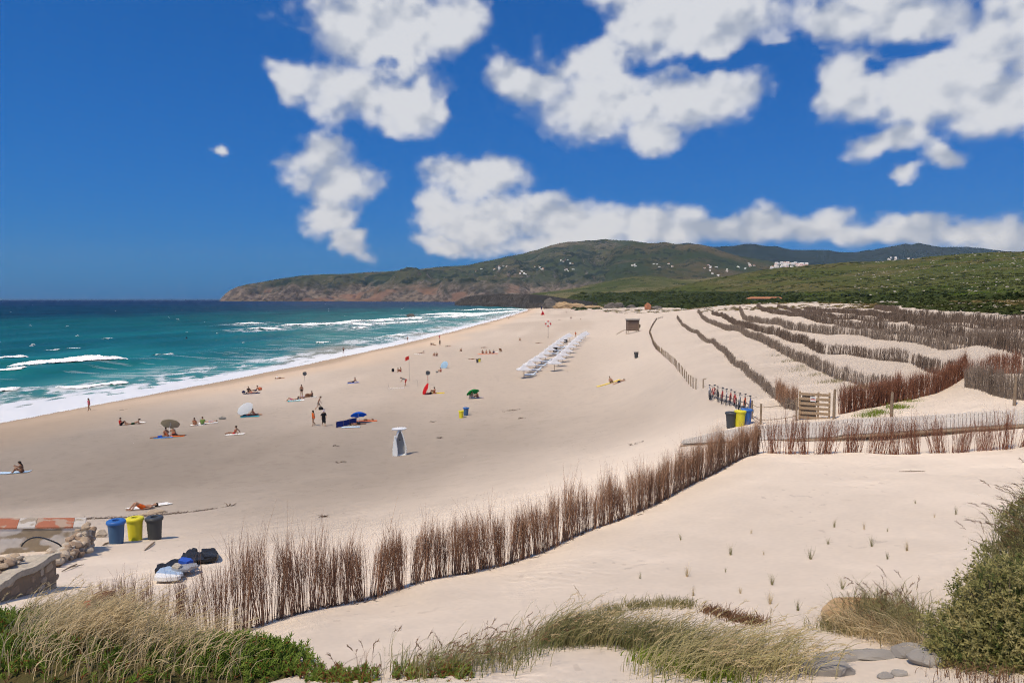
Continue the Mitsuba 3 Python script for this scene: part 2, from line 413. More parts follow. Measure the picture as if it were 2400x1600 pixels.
def shore_s(p):
    ly = dr.log(dr.clip(p.y, 60.0, 1250.0))
    c = [float(k) for k in SHORE_C]
    return p.x - ((((c[0] * ly + c[1]) * ly + c[2]) * ly + c[3]) * ly + c[4])


def sand_color(p, n, uv):
    s = shore_s(p) + (noise(p.x * 0.06, p.y * 0.03) - 0.5) * 9
    big = fbm(p.x * 0.022, p.y * 0.012, 0.0, 3); mid = fbm(p.x * 0.09 + 7, p.y * 0.05, 0.0, 3); fine = fbm(p.x * 1.1, p.y * 1.1, 0.0, 3); grain = noise(p.x * 14, p.y * 14)
    dune = smoothstep(2.6, 8.2, p.z + (mid - 0.5) * 2.6 + (big - 0.5) * 3.0)
    # browner trampled beach sand, with cloud shade painted into its streaky tone
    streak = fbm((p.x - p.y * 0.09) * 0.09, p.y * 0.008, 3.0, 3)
    tread_shade = smoothstep(0.40, 0.66, big * 0.55 + streak * 0.45) * 0.75 + 0.25
    beach = mix((0.450, 0.392, 0.330), (0.375, 0.320, 0.263), tread_shade)
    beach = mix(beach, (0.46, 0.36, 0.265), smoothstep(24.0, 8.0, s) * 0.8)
    # cloud shade over the near end of the beach, painted into the sand colour
    cloud_shade = dr.sqrt(dr.square(p.x + 44) * 0.55 + dr.square(p.y - 54)) + (mid - 0.5) * 22 + (big - 0.5) * 16
    beach = beach * (1 - 0.38 * smoothstep(62.0, 12.0, cloud_shade)) * (1 - 0.03 * smoothstep(150.0, 320.0, p.y))
    c = mix(beach, mix((0.555, 0.485, 0.405), (0.405, 0.352, 0.297), smoothstep(28.0, 60.0, p.y) * 0.95), dune)
    wet = smoothstep(8.0, 0.5, s) * smoothstep(1.2, 0.5, p.z)
    c = mix(c, (0.27, 0.205, 0.150), wet * 0.85)
    foot = smoothstep(0.60, 0.78, fbm(p.x * 1.7 + 31, p.y * 1.7, 0.0, 2)) * (1 - dune) * smoothstep(0.8, 1.6, p.z)
    c = c * (1 - 0.07 * foot) * (0.95 + 0.07 * fine + 0.05 * grain)
    bits = smoothstep(0.86, 0.93, noise(p.x * 5.1 + 3, p.y * 5.1)) * smoothstep(0.5, 0.75, noise(p.x * 0.4, p.y * 0.4 + 9))
    return mix(c, (0.13, 0.10, 0.075), bits * 0.22)


def sand_bump(p, n, uv):
    dune = smoothstep(5.0, 7.6, p.z)
    ripple = dr.sin((p.x * 0.8 + p.y * 1.0 + fbm(p.x * 0.5, p.y * 0.5) * 3.5) * 15) * 0.006 * smoothstep(0.45, 0.7, fbm(p.x * 0.25 + 5, p.y * 0.25))
    prints = fbm(p.x * 2.4, p.y * 2.4, 0.0, 3) * 0.045 * (1 - dune) * smoothstep(0.8, 1.6, p.z)
    return prints + ripple * dune + fbm(p.x * 3.1 + 40, p.y * 3.1, 0.0, 3) * 0.020 * dune + noise(p.x * 30, p.y * 30) * 0.002


def bump(name, base, fn, eps=1e-3, scale=1.0):
    scene[name] = {'type': 'twosided', 'b': {'type': 'bumpmap', 'arbitrary': proc(fn, eps), 'scale': scale, 'bsdf': base}}
    return name


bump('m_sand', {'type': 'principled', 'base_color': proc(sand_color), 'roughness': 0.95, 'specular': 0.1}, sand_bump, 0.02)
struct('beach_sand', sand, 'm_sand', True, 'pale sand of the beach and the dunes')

# ------------------------------------------------------------------ the sea
az = np.concatenate([np.arange(-130, -42, 3.0), np.arange(-42, 14.01, 0.25)])
lr = np.concatenate([np.arange(math.log(60), math.log(1500), 0.0068), np.linspace(math.log(1500), math.log(14000), 220)[1:]])
X, Y = polar_sheet(az, lr)
CRESTS = []   # breaking crests: (x0, y0, x1, y1, height, width)


def crest(px0, py0, px1, py1, h, w):
    a, b = ray_z(px0, py0, 0.2), ray_z(px1, py1, 0.2)
    CRESTS.append(tuple(float(k) for k in (a[0], a[1], b[0], b[1], h, w)))


crest(78, 866, 235, 848, 1.5, 8); crest(-60, 853, 36, 841, .7, 4); crest(-60, 882, 60, 876, .6, 4); crest(368, 835, 395, 831, .45, 2.5); crest(610, 774, 640, 772, 1.0, 7)
crest(665, 766, 830, 757, .9, 7); crest(810, 758, 1000, 746, 1.0, 8); crest(985, 747, 1180, 733, .8, 10); crest(830, 763, 1010, 753, .7, 9); crest(1050, 745, 1215, 728, .6, 9); crest(830, 771, 856, 769, .8, 6)
crest(928, 789, 944, 786, .6, 4); crest(555, 762, 606, 757, .4, 5); crest(1000, 739, 1100, 733, .5, 12); crest(1095, 727, 1225, 724, .5, 16); crest(120, 820, 142, 818, .3, 2); crest(156, 817, 178, 815, .3, 2)
crest(-90, 934, 60, 914, .8, 5); crest(140, 912, 300, 896, .4, 2.2); crest(740, 803, 768, 801, .3, 2.5); crest(245, 793, 262, 792, .25, 2.5)


def sea_height(x, y):
    s = x - shore_x(y)
    p = np.stack([x, y, 0 * x], -1)
    r = np.hypot(x, y)
    w = meshkit.fbm(p / 60, 3, 21) * 26
    swell = np.sin((s + w * 1.2) * 2 * np.pi / 34) ** 1
    swell = ((swell + 1) / 2) ** 2.2 * 0.75 * smoothstep_np(-6, -30, s) * (0.35 + meshkit.fbm(p / 45 + 9, 2, 2))
    chop = (meshkit.fbm(p / np.array([5.0, 9.0, 1]), 4, 31) - 0.5) * 0.55 * smoothstep_np(-3, -25, s) + (meshkit.fbm(p / 18, 3, 33) - 0.5) * 0.5 * smoothstep_np(-8, -40, s)
    far = 1 + smoothstep_np(300, 1500, r) * 1.0
    h = swell * far + chop * far
    for x0, y0, x1, y1, hh, ww in CRESTS:
        d, t = seg_dist(x, y, x0, y0, x1, y1, ww)
        h = h + 0.7 * hh * np.exp(-(d / ww) ** 2)
    return h


def seg_dist(x, y, x0, y0, x1, y1, ww):
    ux, uy = x1 - x0, y1 - y0; L2 = ux * ux + uy * uy
    t = ((x - x0) * ux + (y - y0) * uy) / L2; tc = np.clip(t, 0, 1)
    return np.hypot(x - x0 - ux * tc, y - y0 - uy * tc), t


S = X - shore_x(Y)
Z = sea_height(X, Y) - 0.02
# the sheet slides up the sand as a thin swash and ends under it
swash = meshkit.fbm(np.stack([X / 9, Y / 14, 0 * X], -1), 3, 77)
ground = hz(X, Y)
edge = smoothstep_np(-8, 0, S)
Z = np.where(S > -14, Z * (1 - edge) + edge * np.where(S < 2.2 * (swash - 0.15), np.maximum(ground + 0.03, 0.0), np.minimum(ground - 0.5, 0.0)), Z)
Z = np.where(S > 6, -0.6, Z)
keep = (S < 14)
f = grid_faces(len(az), len(lr))
f = f[keep.reshape(-1)[f].any(1)]
sea = (np.stack([X, Y, Z], -1).reshape(-1, 3), f)
used = np.unique(f); remap = np.zeros(len(sea[0]), int); remap[used] = np.arange(len(used))
sea = (sea[0][used], remap[f])


def sea_foam(p):
    s = shore_s(p)
    w1 = fbm(p.x * 0.11, p.y * 0.07, 0.0, 3); w2 = fbm(p.x * 0.45, p.y * 0.26, 3.0, 3); lace = fbm(p.x * 1.3, p.y * 0.8, 5.0, 3); wide = noise(p.x * 0.03, p.y * 0.018)
    e = s + (w1 - 0.5) * 9
    near = smoothstep(170.0, 95.0, p.y) * 9
    front = smoothstep(-10.5, -5.0, e + near) * smoothstep(0.28, 0.50, w2 + 0.32 * smoothstep(-7.0, -2.0, e))
    outer = smoothstep(-27.0, -15.0, e + near - (wide - 0.4) * 12) * smoothstep(0.48, 0.64, w2 * 0.55 + lace * 0.25 + w1 * 0.25) * 0.85
    streaks = smoothstep(-70.0, -20.0, s) * smoothstep(0.60, 0.72, fbm(p.x * 0.10 + 4, p.y * 0.5, 1.0, 3)) * 0.30
    trail = mi.Float(0)   # lacy foam left behind the breaking crests
    for x0, y0, x1, y1, hh, ww in [c for c in CRESTS if c[1] > 330][:10]:
        ux, uy = x1 - x0, y1 - y0; L2 = ux * ux + uy * uy
        t = dr.clip(((p.x - x0) * ux + (p.y - y0) * uy) / L2, 0, 1)
        dd = dr.sqrt(dr.square(p.x - x0 - ux * t) + dr.square(p.y - y0 - uy * t))
        trail = dr.maximum(trail, smoothstep(4.0 * ww, 0.4 * ww, dd))
    trail = trail * smoothstep(0.42, 0.66, w2 * 0.6 + lace * 0.4) * 0.7
    return dr.clip(dr.maximum(dr.maximum(front, trail), dr.maximum(outer, streaks)), 0.0, 1.0)


def sea_color(p, n, uv):
    s = shore_s(p)
    d = -s + (fbm(p.x * 0.012, p.y * 0.008, 0.0, 3) - 0.5) * 90
    r = dr.sqrt(p.x * p.x + p.y * p.y)
    teal = (0.009, 0.145, 0.128); green = (0.004, 0.090, 0.078); deep = (0.002, 0.036, 0.060); blue = (0.0015, 0.016, 0.055)
    c = mix((0.045, 0.20, 0.17), teal, smoothstep(8.0, 34.0, d))
    c = mix(c, green, smoothstep(40.0, 130.0, d) * (0.5 + 0.7 * noise(p.x * 0.03, p.y * 0.012)))
    c = mix(c, deep, smoothstep(220.0, 620.0, d + (r - 300) * 0.25))
    c = mix(c, blue, smoothstep(900.0, 3000.0, r))
    patch = fbm(p.x * 0.05 + 11, p.y * 0.02, 2.0, 3)
    c = c * (0.62 + 0.8 * patch)
    # churned sand in the shallows
    c = mix(c, (0.26, 0.235, 0.165), smoothstep(22.0, 7.0, -s + (noise(p.x * 0.05, p.y * 0.03) - 0.5) * 16) * smoothstep(0.35, 0.6, fbm(p.x * 0.06 + 3, p.y * 0.04, 0.0, 3)) * 0.8)
    f = sea_foam(p)
    return mix(c, (0.80, 0.82, 0.82), f)


def sea_bump(p, n, uv):
    r = dr.sqrt(p.x * p.x + p.y * p.y)
    k = 1 + smoothstep(200.0, 900.0, r) * 2.5
    return fbm(p.x * 0.9, p.y * 0.55, 0.0, 4) * 0.28 * k + fbm(p.x * 0.22, p.y * 0.14, 9.0, 3) * 0.5 * k + sea_foam(p) * 0.15


bump('m_sea', {'type': 'principled', 'base_color': proc(sea_color), 'roughness': 0.30, 'specular': 0.18}, sea_bump, 0.08)
struct('sea', sea, 'm_sea', True, 'blue green sea with surf along the beach')

# foam of the breaking crests: lumpy ridges of white water with ragged edges
mat('m_foam', proc(lambda p, n, uv: mix((0.70, 0.74, 0.75), (0.90, 0.90, 0.89), fbm(p.x * 0.9, p.y * 0.6, p.z * 2, 3))), 0.9, 0.2)
for k, (x0, y0, x1, y1, hh, ww) in enumerate(CRESTS):
    L = math.hypot(x1 - x0, y1 - y0); res = max(0.22, min(1.4, math.hypot(x0, y0) * 0.0022))
    n_u, n_v = max(int(L / res), 12), max(int(ww * 2.6 / res), 10)
    u, v = np.meshgrid(np.linspace(-0.04, 1.04, n_u), np.linspace(-1, 1, n_v), indexing='ij')
    ux, uy = (x1 - x0) / L, (y1 - y0) / L
    wob = (meshkit.fbm(np.stack([u * L / 14 + k * 9, 0 * u, 0 * u], -1), 3, 5) - 0.5) * ww * 1.6
    vv = v * ww * 1.15 + wob
    x = x0 + (x1 - x0) * u - uy * vv; y = y0 + (y1 - y0) * u + ux * vv
    p = np.stack([x, y, 0 * x], -1)
    lump = meshkit.fbm(p / max(res * 4, 1.1), 4, 61); rag = meshkit.fbm(p * np.array([1, 1, 1]) / (ww * 0.55), 4, 63)
    body = 1.0 - (np.abs(v - 0.15) / 0.9) ** 1.6 - (np.maximum(np.abs(u - 0.5) - 0.36, 0) / 0.18) ** 2 + (rag - 0.5) * 1.7
    z = sea_height(x, y) + np.clip(body, 0, 1) * hh * 0.55 + (lump - 0.5) * 0.4 * hh * np.clip(body + 0.2, 0, 1) + 0.015
    ff = grid_faces(n_u, n_v)
    ok = (body.reshape(-1)[ff] > 0.16).all(1)
    ff = ff[ok]
    if len(ff) < 4: continue
    part('sea', 'breaking_crest', (np.stack([x, y, z], -1).reshape(-1, 3), ff), 'm_foam', True)
# whitecaps far out
caps = []
for k in range(70):
    a = math.radians(rng.uniform(-38, -2)); r = math.exp(rng.uniform(math.log(170), math.log(3500)))
    x, y = r * math.sin(a), r * math.cos(a)
    if x - shore_x(y) > -45: continue
    L = rng.uniform(0.25, 1.0) * (0.5 + r / 1100); w = L * rng.uniform(0.15, 0.3)
    g = np.stack(np.meshgrid(np.linspace(-1, 1, 7), np.linspace(-1, 1, 4), indexing='ij'), -1).reshape(-1, 2)
    px_, py_ = x + g[:, 0] * L - g[:, 1] * 0.2 * w, y + g[:, 1] * w + g[:, 0] * L * 0.1
    z = sea_height(px_, py_) + 0.22 * np.exp(-(g ** 2).sum(1)) * (0.6 + rng.random(len(g)))
    caps.append((np.stack([px_, py_, z], -1), grid_faces(7, 4)))
part('sea', 'whitecaps', cat_(caps), 'm_foam', True, kind='stuff')
# ------------------------------------------------------------------ hills, cliffs and scrub land
def px_az(px):
    return math.degrees(math.atan((px - 1200) / FPX))


def el_h(px, py, y):
    """height of what shows at this pixel at forward distance y"""
    d = pix_dir(px, py)
    return EYE[2] + d[2] / d[1] * y


def ridge_sheet(name, mat_name, label, sil, y0, y1, z0, prof, amp, freq, n_az=500, n_r=90, back=1.35, gully=0.0, seed=1, rough=0.0):
    """a hill: silhouette sil [(px, py)] at forward distance y1(px), foot at y0(px) with height z0(px), rising with the exponent prof"""
    px = np.linspace(sil[0][0], sil[-1][0], n_az)
    py = np.interp(px, [s[0] for s in sil], [s[1] for s in sil])
    Y0 = np.array([y0(p) for p in px]); Y1 = np.array([y1(p) for p in px]); Z0 = np.array([z0(p) for p in px]); ZR = np.array([el_h(p, q, yy) for p, q, yy in zip(px, py, Y1)])
    t = np.concatenate([np.linspace(0, 1, n_r), 1 + (back - 1) * np.linspace(0, 1, 14)[1:] ** 1.4])
    yy = Y0[:, None] * (1 - t) + Y1[:, None] * t
    xx = yy * ((px - 1200) / FPX)[:, None]
    rise = np.where(t < 1, t ** prof(px)[:, None] if callable(prof) else np.minimum(t, 1) ** prof, 1 - ((t - 1) / (back - 1)) ** 2 * 0.7)
    p = np.stack([xx, yy, 0 * xx], -1)
    nz = (meshkit.fbm(p * freq, 6, seed) - 0.5)
    g = np.abs(meshkit.fbm(p * freq * np.array([2.2, 0.8, 1]) + 40, 5, seed + 5) - 0.5) * 2
    w = np.sin(np.clip(t, 0, 1) * math.pi)[None] ** 0.8
    H = (ZR - Z0)[:, None]
    zz = Z0[:, None] + H * rise + (nz * amp + (g - 0.35) * gully) * H * w
    if rough: zz = zz + (np.abs(meshkit.fbm(p * np.array([1 / 330, 1 / 700, 1]), 5, seed + 11) - .5) * 2 - .25) * rough * smoothstep_np(520, 640, px)[:, None] * smoothstep_np(0, .06, t)[None] * smoothstep_np(1.0, 0.45, t)[None]
    jag = (meshkit.fbm(np.stack([xx, yy, 0 * xx], -1) * freq * 7, 4, seed + 9) - 0.5) * H * 0.05 * smoothstep_np(0.5, 1.0, t)[None]
    zz = zz + jag
    v = np.stack([xx, yy, zz], -1)
    return v, (v.reshape(-1, 3), grid_faces(len(px), len(t)))


def scrub_mat(name, lush, dry, rock, rock_lo, dark, f1, steep=(0.55, 0.8), town=None, low_rock=None):
    def col(p, n, uv):
        a = fbm(p.x * f1, p.y * f1, p.z * f1, 4); b = fbm(p.x * f1 * 5 + 3, p.y * f1 * 5, p.z * f1 * 5, 4); c = fbm(p.x * f1 * 22 + 9, p.y * f1 * 14, p.z * f1 * 22, 3)
        k = mix(lush, dry, smoothstep(0.42, 0.62, a * 0.7 + b * 0.3))
        k = mix(k, dark, smoothstep(0.52, 0.66, b * 0.6 + c * 0.4))
        r = mix(rock, rock_lo, smoothstep(0.35, 0.65, b)) * (0.7 + 0.6 * c)
        w = smoothstep(steep[1], steep[0], dr.abs(n.z) + (b - 0.5) * 0.35)
        if low_rock: w = dr.maximum(w * 0.8, smoothstep(low_rock, low_rock * 0.45, p.z + (b - 0.5) * low_rock * 1.6))
        w = dr.maximum(w, smoothstep(0.66, 0.74, c * 0.6 + a * 0.4) * 0.7)
        return mix(k, r, w)
    bump(name, {'type': 'principled', 'base_color': proc(col), 'roughness': 0.95, 'specular': 0.1}, lambda p, n, uv: fbm(p.x * f1 * 24, p.y * f1 * 24, p.z * f1 * 24, 4) * 0.11 / f1, 0.004 / f1)
    return name




def cape_color(p, n, uv):
    a = fbm(p.x / 420, p.y / 420, p.z / 420, 4); b = fbm(p.x / 95 + 3, p.y / 95, p.z / 60, 4); c = fbm(p.x / 22 + 9, p.y / 30, p.z / 16, 3)
    k = mix((0.040, 0.056, 0.030), (0.095, 0.086, 0.050), smoothstep(0.40, 0.62, a * 0.5 + b * 0.5))
    k = mix(k, (0.018, 0.030, 0.022), smoothstep(0.46, 0.58, b * 0.7 + c * 0.3))
    r = mix((0.075, 0.064, 0.054), (0.185, 0.150, 0.118), smoothstep(0.35, 0.65, c))
    r = mix(r, (0.20, 0.122, 0.085), smoothstep(0.54, 0.64, fbm(p.x / 170 + 30, p.y / 170, p.z / 90, 3)) * 0.85 * smoothstep(130.0, 60.0, p.z))
    low = smoothstep(150.0, 45.0, p.z + (b - 0.5) * 150 + (a - 0.5) * 100) * smoothstep(6200.0, 5200.0, p.y)
    w = dr.maximum(low, smoothstep(0.72, 0.50, dr.abs(n.z) + (b - 0.5) * 0.3) * 0.8)
    w = dr.maximum(w, smoothstep(0.60, 0.68, c * 0.5 + a * 0.5) * 0.6)
    return mix(k, r, w)


bump('m_cape', {'type': 'principled', 'base_color': proc(cape_color), 'roughness': 0.95, 'specular': 0.1}, lambda p, n, uv: fbm(p.x / 40, p.y / 40, p.z / 40, 4) * 26, 2.0)

scrub_mat('m_mount', (0.040, 0.058, 0.028), (0.105, 0.088, 0.048), (0.17, 0.13, 0.09), (0.22, 0.18, 0.13), (0.020, 0.034, 0.022), 1 / 520, (0.3, 0.5))
scrub_mat('m_range', (0.016, 0.032, 0.028), (0.024, 0.036, 0.028), (0.05, 0.05, 0.045), (0.06, 0.06, 0.05), (0.012, 0.024, 0.022), 1 / 700, (0.2, 0.3))
scrub_mat('m_foot', (0.065, 0.085, 0.030), (0.165, 0.150, 0.075), (0.24, 0.20, 0.13), (0.27, 0.23, 0.16), (0.026, 0.042, 0.020), 1 / 260, (0.3, 0.5))
scrub_mat('m_green', (0.078, 0.096, 0.028), (0.120, 0.110, 0.046), (0.30, 0.28, 0.24), (0.34, 0.32, 0.28), (0.030, 0.050, 0.016), 1 / 120, (0.25, 0.4))
scrub_mat('m_low', (0.030, 0.048, 0.016), (0.060, 0.072, 0.028), (0.30, 0.26, 0.20), (0.36, 0.31, 0.24), (0.022, 0.036, 0.016), 1 / 45, (0.25, 0.4))
scrub_mat('m_darkrock', (0.045, 0.045, 0.043), (0.06, 0.056, 0.052), (0.062, 0.056, 0.052), (0.11, 0.10, 0.09), (0.026, 0.026, 0.026), 1 / 40, (0.6, 0.9))

CAPE = [(516, 703), (530, 688), (541, 680), (557, 672), (580, 666), (620, 660), (660, 653), (705, 646), (760, 643), (830, 640), (900, 636), (975, 632), (1030, 626), (1090, 622), (1130, 613), (1180, 604), (1230, 594), (1280, 579), (1330, 568), (1370, 564), (1392, 563), (1405, 560), (1418, 559), (1430, 562), (1470, 566), (1510, 569), (1545, 572), (1600, 588), (1660, 606), (1760, 640)]
lerp = lambda xs, ys: (lambda p: float(np.interp(p, xs, ys)))
CY1 = lerp([516, 600, 800, 1000, 1200, 1400, 1760], [5050, 5200, 5500, 5900, 6600, 7000, 6200])
CY0 = lerp([516, 700, 900, 1050, 1200, 1400, 1760], [4950, 4850, 4500, 4200, 3700, 3400, 3400])
_, cape = ridge_sheet('headland', 'm_cape', '', CAPE, CY0, CY1, lambda p: -1.0, lambda px: np.interp(px, [516, 700, 1000, 1150, 1300, 1760], [0.6, 0.5, 0.52, 0.75, 1.25, 1.25]), 0.30, 1 / 1000, 640, 100, gully=0.40, seed=3, rough=190)
struct('headland', cape, 'm_cape', True, 'cape of rusty sea cliffs under green brown scrub, running up to a rounded hill')
MOUNT = [(1395, 640), (1420, 600), (1440, 580), (1470, 572), (1500, 571), (1540, 570), (1555, 568), (1575, 571), (1600, 574), (1615, 571), (1640, 574), (1665, 580), (1690, 588), (1720, 596), (1760, 604), (1800, 611), (1850, 618), (1900, 626), (1960, 640), (2000, 660)]
_, mount = ridge_sheet('hill', 'm_mount', '', MOUNT, lambda p: 3600, lambda p: 6000 - (p - 1400) * 0.8, lambda p: 20, 1.15, 0.34, 1 / 900, 420, 90, gully=0.22, seed=12)
struct('hill', mount, 'm_mount', True, 'olive hillside with brown folds behind the beach')
RANGE = [(1480, 640), (1530, 574), (1553, 567), (1562, 567), (1580, 572), (1612, 570), (1640, 576), (1680, 580), (1715, 576), (1745, 571), (1765, 571), (1800, 577), (1850, 584), (1895, 586), (1930, 586), (1960, 592), (2000, 591), (2040, 586), (2070, 579), (2095, 574), (2118, 570), (2130, 573), (2150, 570), (2175, 575), (2200, 579), (2230, 578), (2260, 578), (2300, 583), (2340, 587), (2400, 592), (2600, 596), (2900, 588), (3400, 600), (4200, 610)]
_, rng_m = ridge_sheet('range', 'm_range', '', RANGE, lambda p: 6800, lambda p: 9200, lambda p: 30, 0.9, 0.22, 1 / 1300, 420, 40, gully=0.16, seed=21)
struct('mountain_range', rng_m, 'm_range', True, 'dark wooded range on the skyline')
FOOT = [(1180, 700), (1240, 689), (1290, 683), (1340, 676), (1400, 664), (1440, 656), (1475, 649), (1510, 646), (1550, 649), (1590, 655), (1640, 654), (1690, 648), (1740, 642), (1800, 640), (1900, 650)]
_, foot = ridge_sheet('foot', 'm_foot', '', FOOT, lambda p: 1500, lambda p: 2900, lambda p: 9, 1.1, 0.28, 1 / 420, 340, 60, gully=0.12, seed=33)
struct('foothill', foot, 'm_foot', True, 'yellow green foothill behind the end of the beach')
GREEN = [(1500, 690), (1560, 674), (1620, 663), (1700, 648), (1760, 637), (1830, 627), (1900, 621), (1980, 615), (2060, 611), (2120, 607), (2200, 599), (2280, 593), (2340, 590), (2400, 589), (2600, 586), (2900, 578), (3400, 575), (4200, 590)]
GY0 = lerp([1450, 1600, 1750, 1900, 2060, 2200, 2400, 2700, 4200], [900, 620, 480, 380, 260, 170, 120, 110, 120])
GY1 = lerp([1450, 1700, 2000, 2400, 3000, 4200], [1900, 1800, 1700, 1500, 1200, 1000])
GZ0 = lambda p: float(hz((p - 1200) / FPX * GY0(p), GY0(p))) - 0.6
green_v, green = ridge_sheet('green', 'm_green', '', GREEN, GY0, GY1, GZ0, lambda px: np.interp(px, [1450, 1700, 2100, 2500], [2.1, 2.4, 2.2, 1.9]), 0.10, 1 / 260, 480, 110, gully=0.05, seed=44)
struct('green_hill', green, 'm_green', True, 'long green hill of low scrub and pale stones on the right')
# low dark cliff at the far end of the beach
LOW = [(1066, 709), (1080, 700), (1100, 694), (1130, 690), (1160, 690), (1200, 689), (1240, 689), (1280, 692), (1310, 697), (1345, 702), (1380, 706), (1400, 709)]
_, lowc = ridge_sheet('low_cliff', 'm_darkrock', '', LOW, lerp([1066, 1150, 1240, 1400], [1750, 1500, 1180, 1000]), lerp([1066, 1150, 1240, 1400], [1850, 1600, 1260, 1060]), lambda p: -0.8 if p < 1250 else float(np.interp(p, [1250, 1400], [0.5, 5])), 0.42, 0.42, 1 / 60, 260, 40, gully=0.5, seed=55, back=1.25)
struct('low_cliff', lowc, 'm_darkrock', True, 'low dark rock cliff where the beach ends')
# ------------------------------------------------------------------ scrub on the far land
def leaf_mat(name, c0, c1, f=3.0, trans=0.25):
    scene[name] = {'type': 'principledthin', 'base_color': proc(lambda p, n, uv: mix(c0, c1, noise(p.x * f, p.y * f, p.z * f)) * (0.75 + 0.5 * noise(p.x * f * 9, p.y * f * 9, p.z * f * 9))), 'roughness': 0.7, 'diff_trans': trans * 2, 'spec_trans': 0.0}
    return name


leaf_mat('m_scrub', (0.040, 0.060, 0.020), (0.090, 0.100, 0.036), 0.15)
leaf_mat('m_scrub_dark', (0.042, 0.064, 0.024), (0.088, 0.108, 0.040), 0.12)
leaf_mat('m_scrub_lush', (0.085, 0.150, 0.020), (0.140, 0.185, 0.034), 0.06)
leaf_mat('m_scrub_dry', (0.16, 0.125, 0.055), (0.24, 0.19, 0.085), 0.2)
mat('m_pale_stone', proc(lambda p, n, uv: mix((0.30, 0.28, 0.24), (0.50, 0.46, 0.39), noise(p.x * 0.9, p.y * 0.9, p.z))), 0.95, 0.1)


def clump_proto(n, seed, flat=0.7):
    g = np.random.default_rng(seed)
    u = g.normal(size=(n, 3)); u[:, 2] = abs(u[:, 2]); u /= np.linalg.norm(u, axis=1, keepdims=True)
    c = u * (0.72 + 0.3 * g.random((n, 1)))
    a = np.cross(u, g.normal(size=(n, 3))); a /= np.linalg.norm(a, axis=1, keepdims=True)
    b = np.cross(u + 0.6 * g.normal(size=(n, 3)), a); b /= np.linalg.norm(b, axis=1, keepdims=True)
    s = 0.26 + 0.3 * g.random((n, 1))
    v = np.stack([c - a * s, c + a * s * 0.9, c + b * s * 1.5], 1).reshape(-1, 3)
    v[:, 2] = np.maximum(v[:, 2], -0.1) * flat
    return v, np.arange(3 * n).reshape(-1, 3)


PROTO = [clump_proto(20, k) for k in range(6)]


def scatter(xyz, size, flat=None):
    out = []
    for k, p in enumerate(xyz):
        v, f = PROTO[k % 6]
        a = rng.uniform(0, 6.28); c, s = math.cos(a), math.sin(a); q = size[k]
        w = np.stack([(v[:, 0] * c - v[:, 1] * s) * q * (1 + 0.5 * rng.random()), (v[:, 0] * s + v[:, 1] * c) * q, v[:, 2] * q * (rng.uniform(0.7, 1.2) if flat is None else flat)], -1)
        out.append((w + p, f))
    return cat_(out)


def sheet_z(sheet, px, y):
    """height of the green hill's sheet above (px, forward distance)"""
    n_a, n_t = green_v.shape[:2]
    i = np.interp(px, np.linspace(GREEN[0][0], GREEN[-1][0], n_a), np.arange(n_a)); i0 = int(i)
    return float(np.interp(y, green_v[i0, :, 1], green_v[i0, :, 2]))


def on_green(n, px0, px1, t0, t1, power=1.0):
    px = rng.uniform(px0, px1, n); t = t0 + (t1 - t0) * rng.random(n) ** power
    y0, y1 = np.array([GY0(p) for p in px]), np.array([GY1(p) for p in px]); y = y0 + (y1 - y0) * t
    x = y * (px - 1200) / FPX; g = hz(x, y) - 0.2
    return np.stack([x, y, np.maximum([sheet_z(None, p, q) for p, q in zip(px, y)], g)], -1)


def clustered(pts, f, lim, seed):
    q = meshkit.fbm(pts / f, 3, seed)
    return pts[q > lim]


# dark scrub along the foot of the hill, lush strip above it, dots on the slope
a = on_green(5200, 1480, 3000, 0.0, 0.30, 1.3); a = clustered(a, 50, 0.49, 2)
solo('scrub', scatter(a, (0.5 + 1.3 * rng.random(len(a))) * (0.8 + a[:, 1] / 420)), 'm_scrub_dark', 'dark green scrub along the foot of the long green hill', 'scrub', kind='stuff')
a = np.vstack([on_green(1500, 1500, 3200, 0.05, 0.42), on_green(2600, 1850, 3000, 0.03, 0.28)]); a = clustered(a, 90, 0.5, 4)
solo('scrub', scatter(a, (0.7 + 1.2 * rng.random(len(a))) * (0.7 + a[:, 1] / 600), 0.5), 'm_scrub_lush', 'bright green low bushes on the flat below the green hill', 'scrub', kind='stuff')
a = on_green(5200, 1500, 3600, 0.25, 1.0); a = clustered(a, 120, 0.47, 6)
solo('scrub', scatter(a, (0.8 + 1.6 * rng.random(len(a))) * (0.8 + a[:, 1] / 1500), 0.6), 'm_scrub', 'scattered olive bushes on the slope of the green hill', 'scrub', kind='stuff')
st = []
a = np.vstack([on_green(900, 2000, 2900, 0.45, 1.0), on_green(420, 1950, 2900, 0.02, 0.35)])
a = clustered(a, 90, 0.48, 8)
RK = [rock(1.0, 70 + k, 1, (1, .8, .6)) for k in range(5)]
for k, p in enumerate(a):
    st.append(mv(RK[k % 5], xf(p + [0, 0, 0.1], rng.uniform(0, 360), (0.35 + 0.8 * rng.random() ** 2) * (0.7 + p[1] / 900))))
solo('stones', cat_(st), 'm_pale_stone', 'pale stones strewn over the green hill', 'stones', kind='stuff')
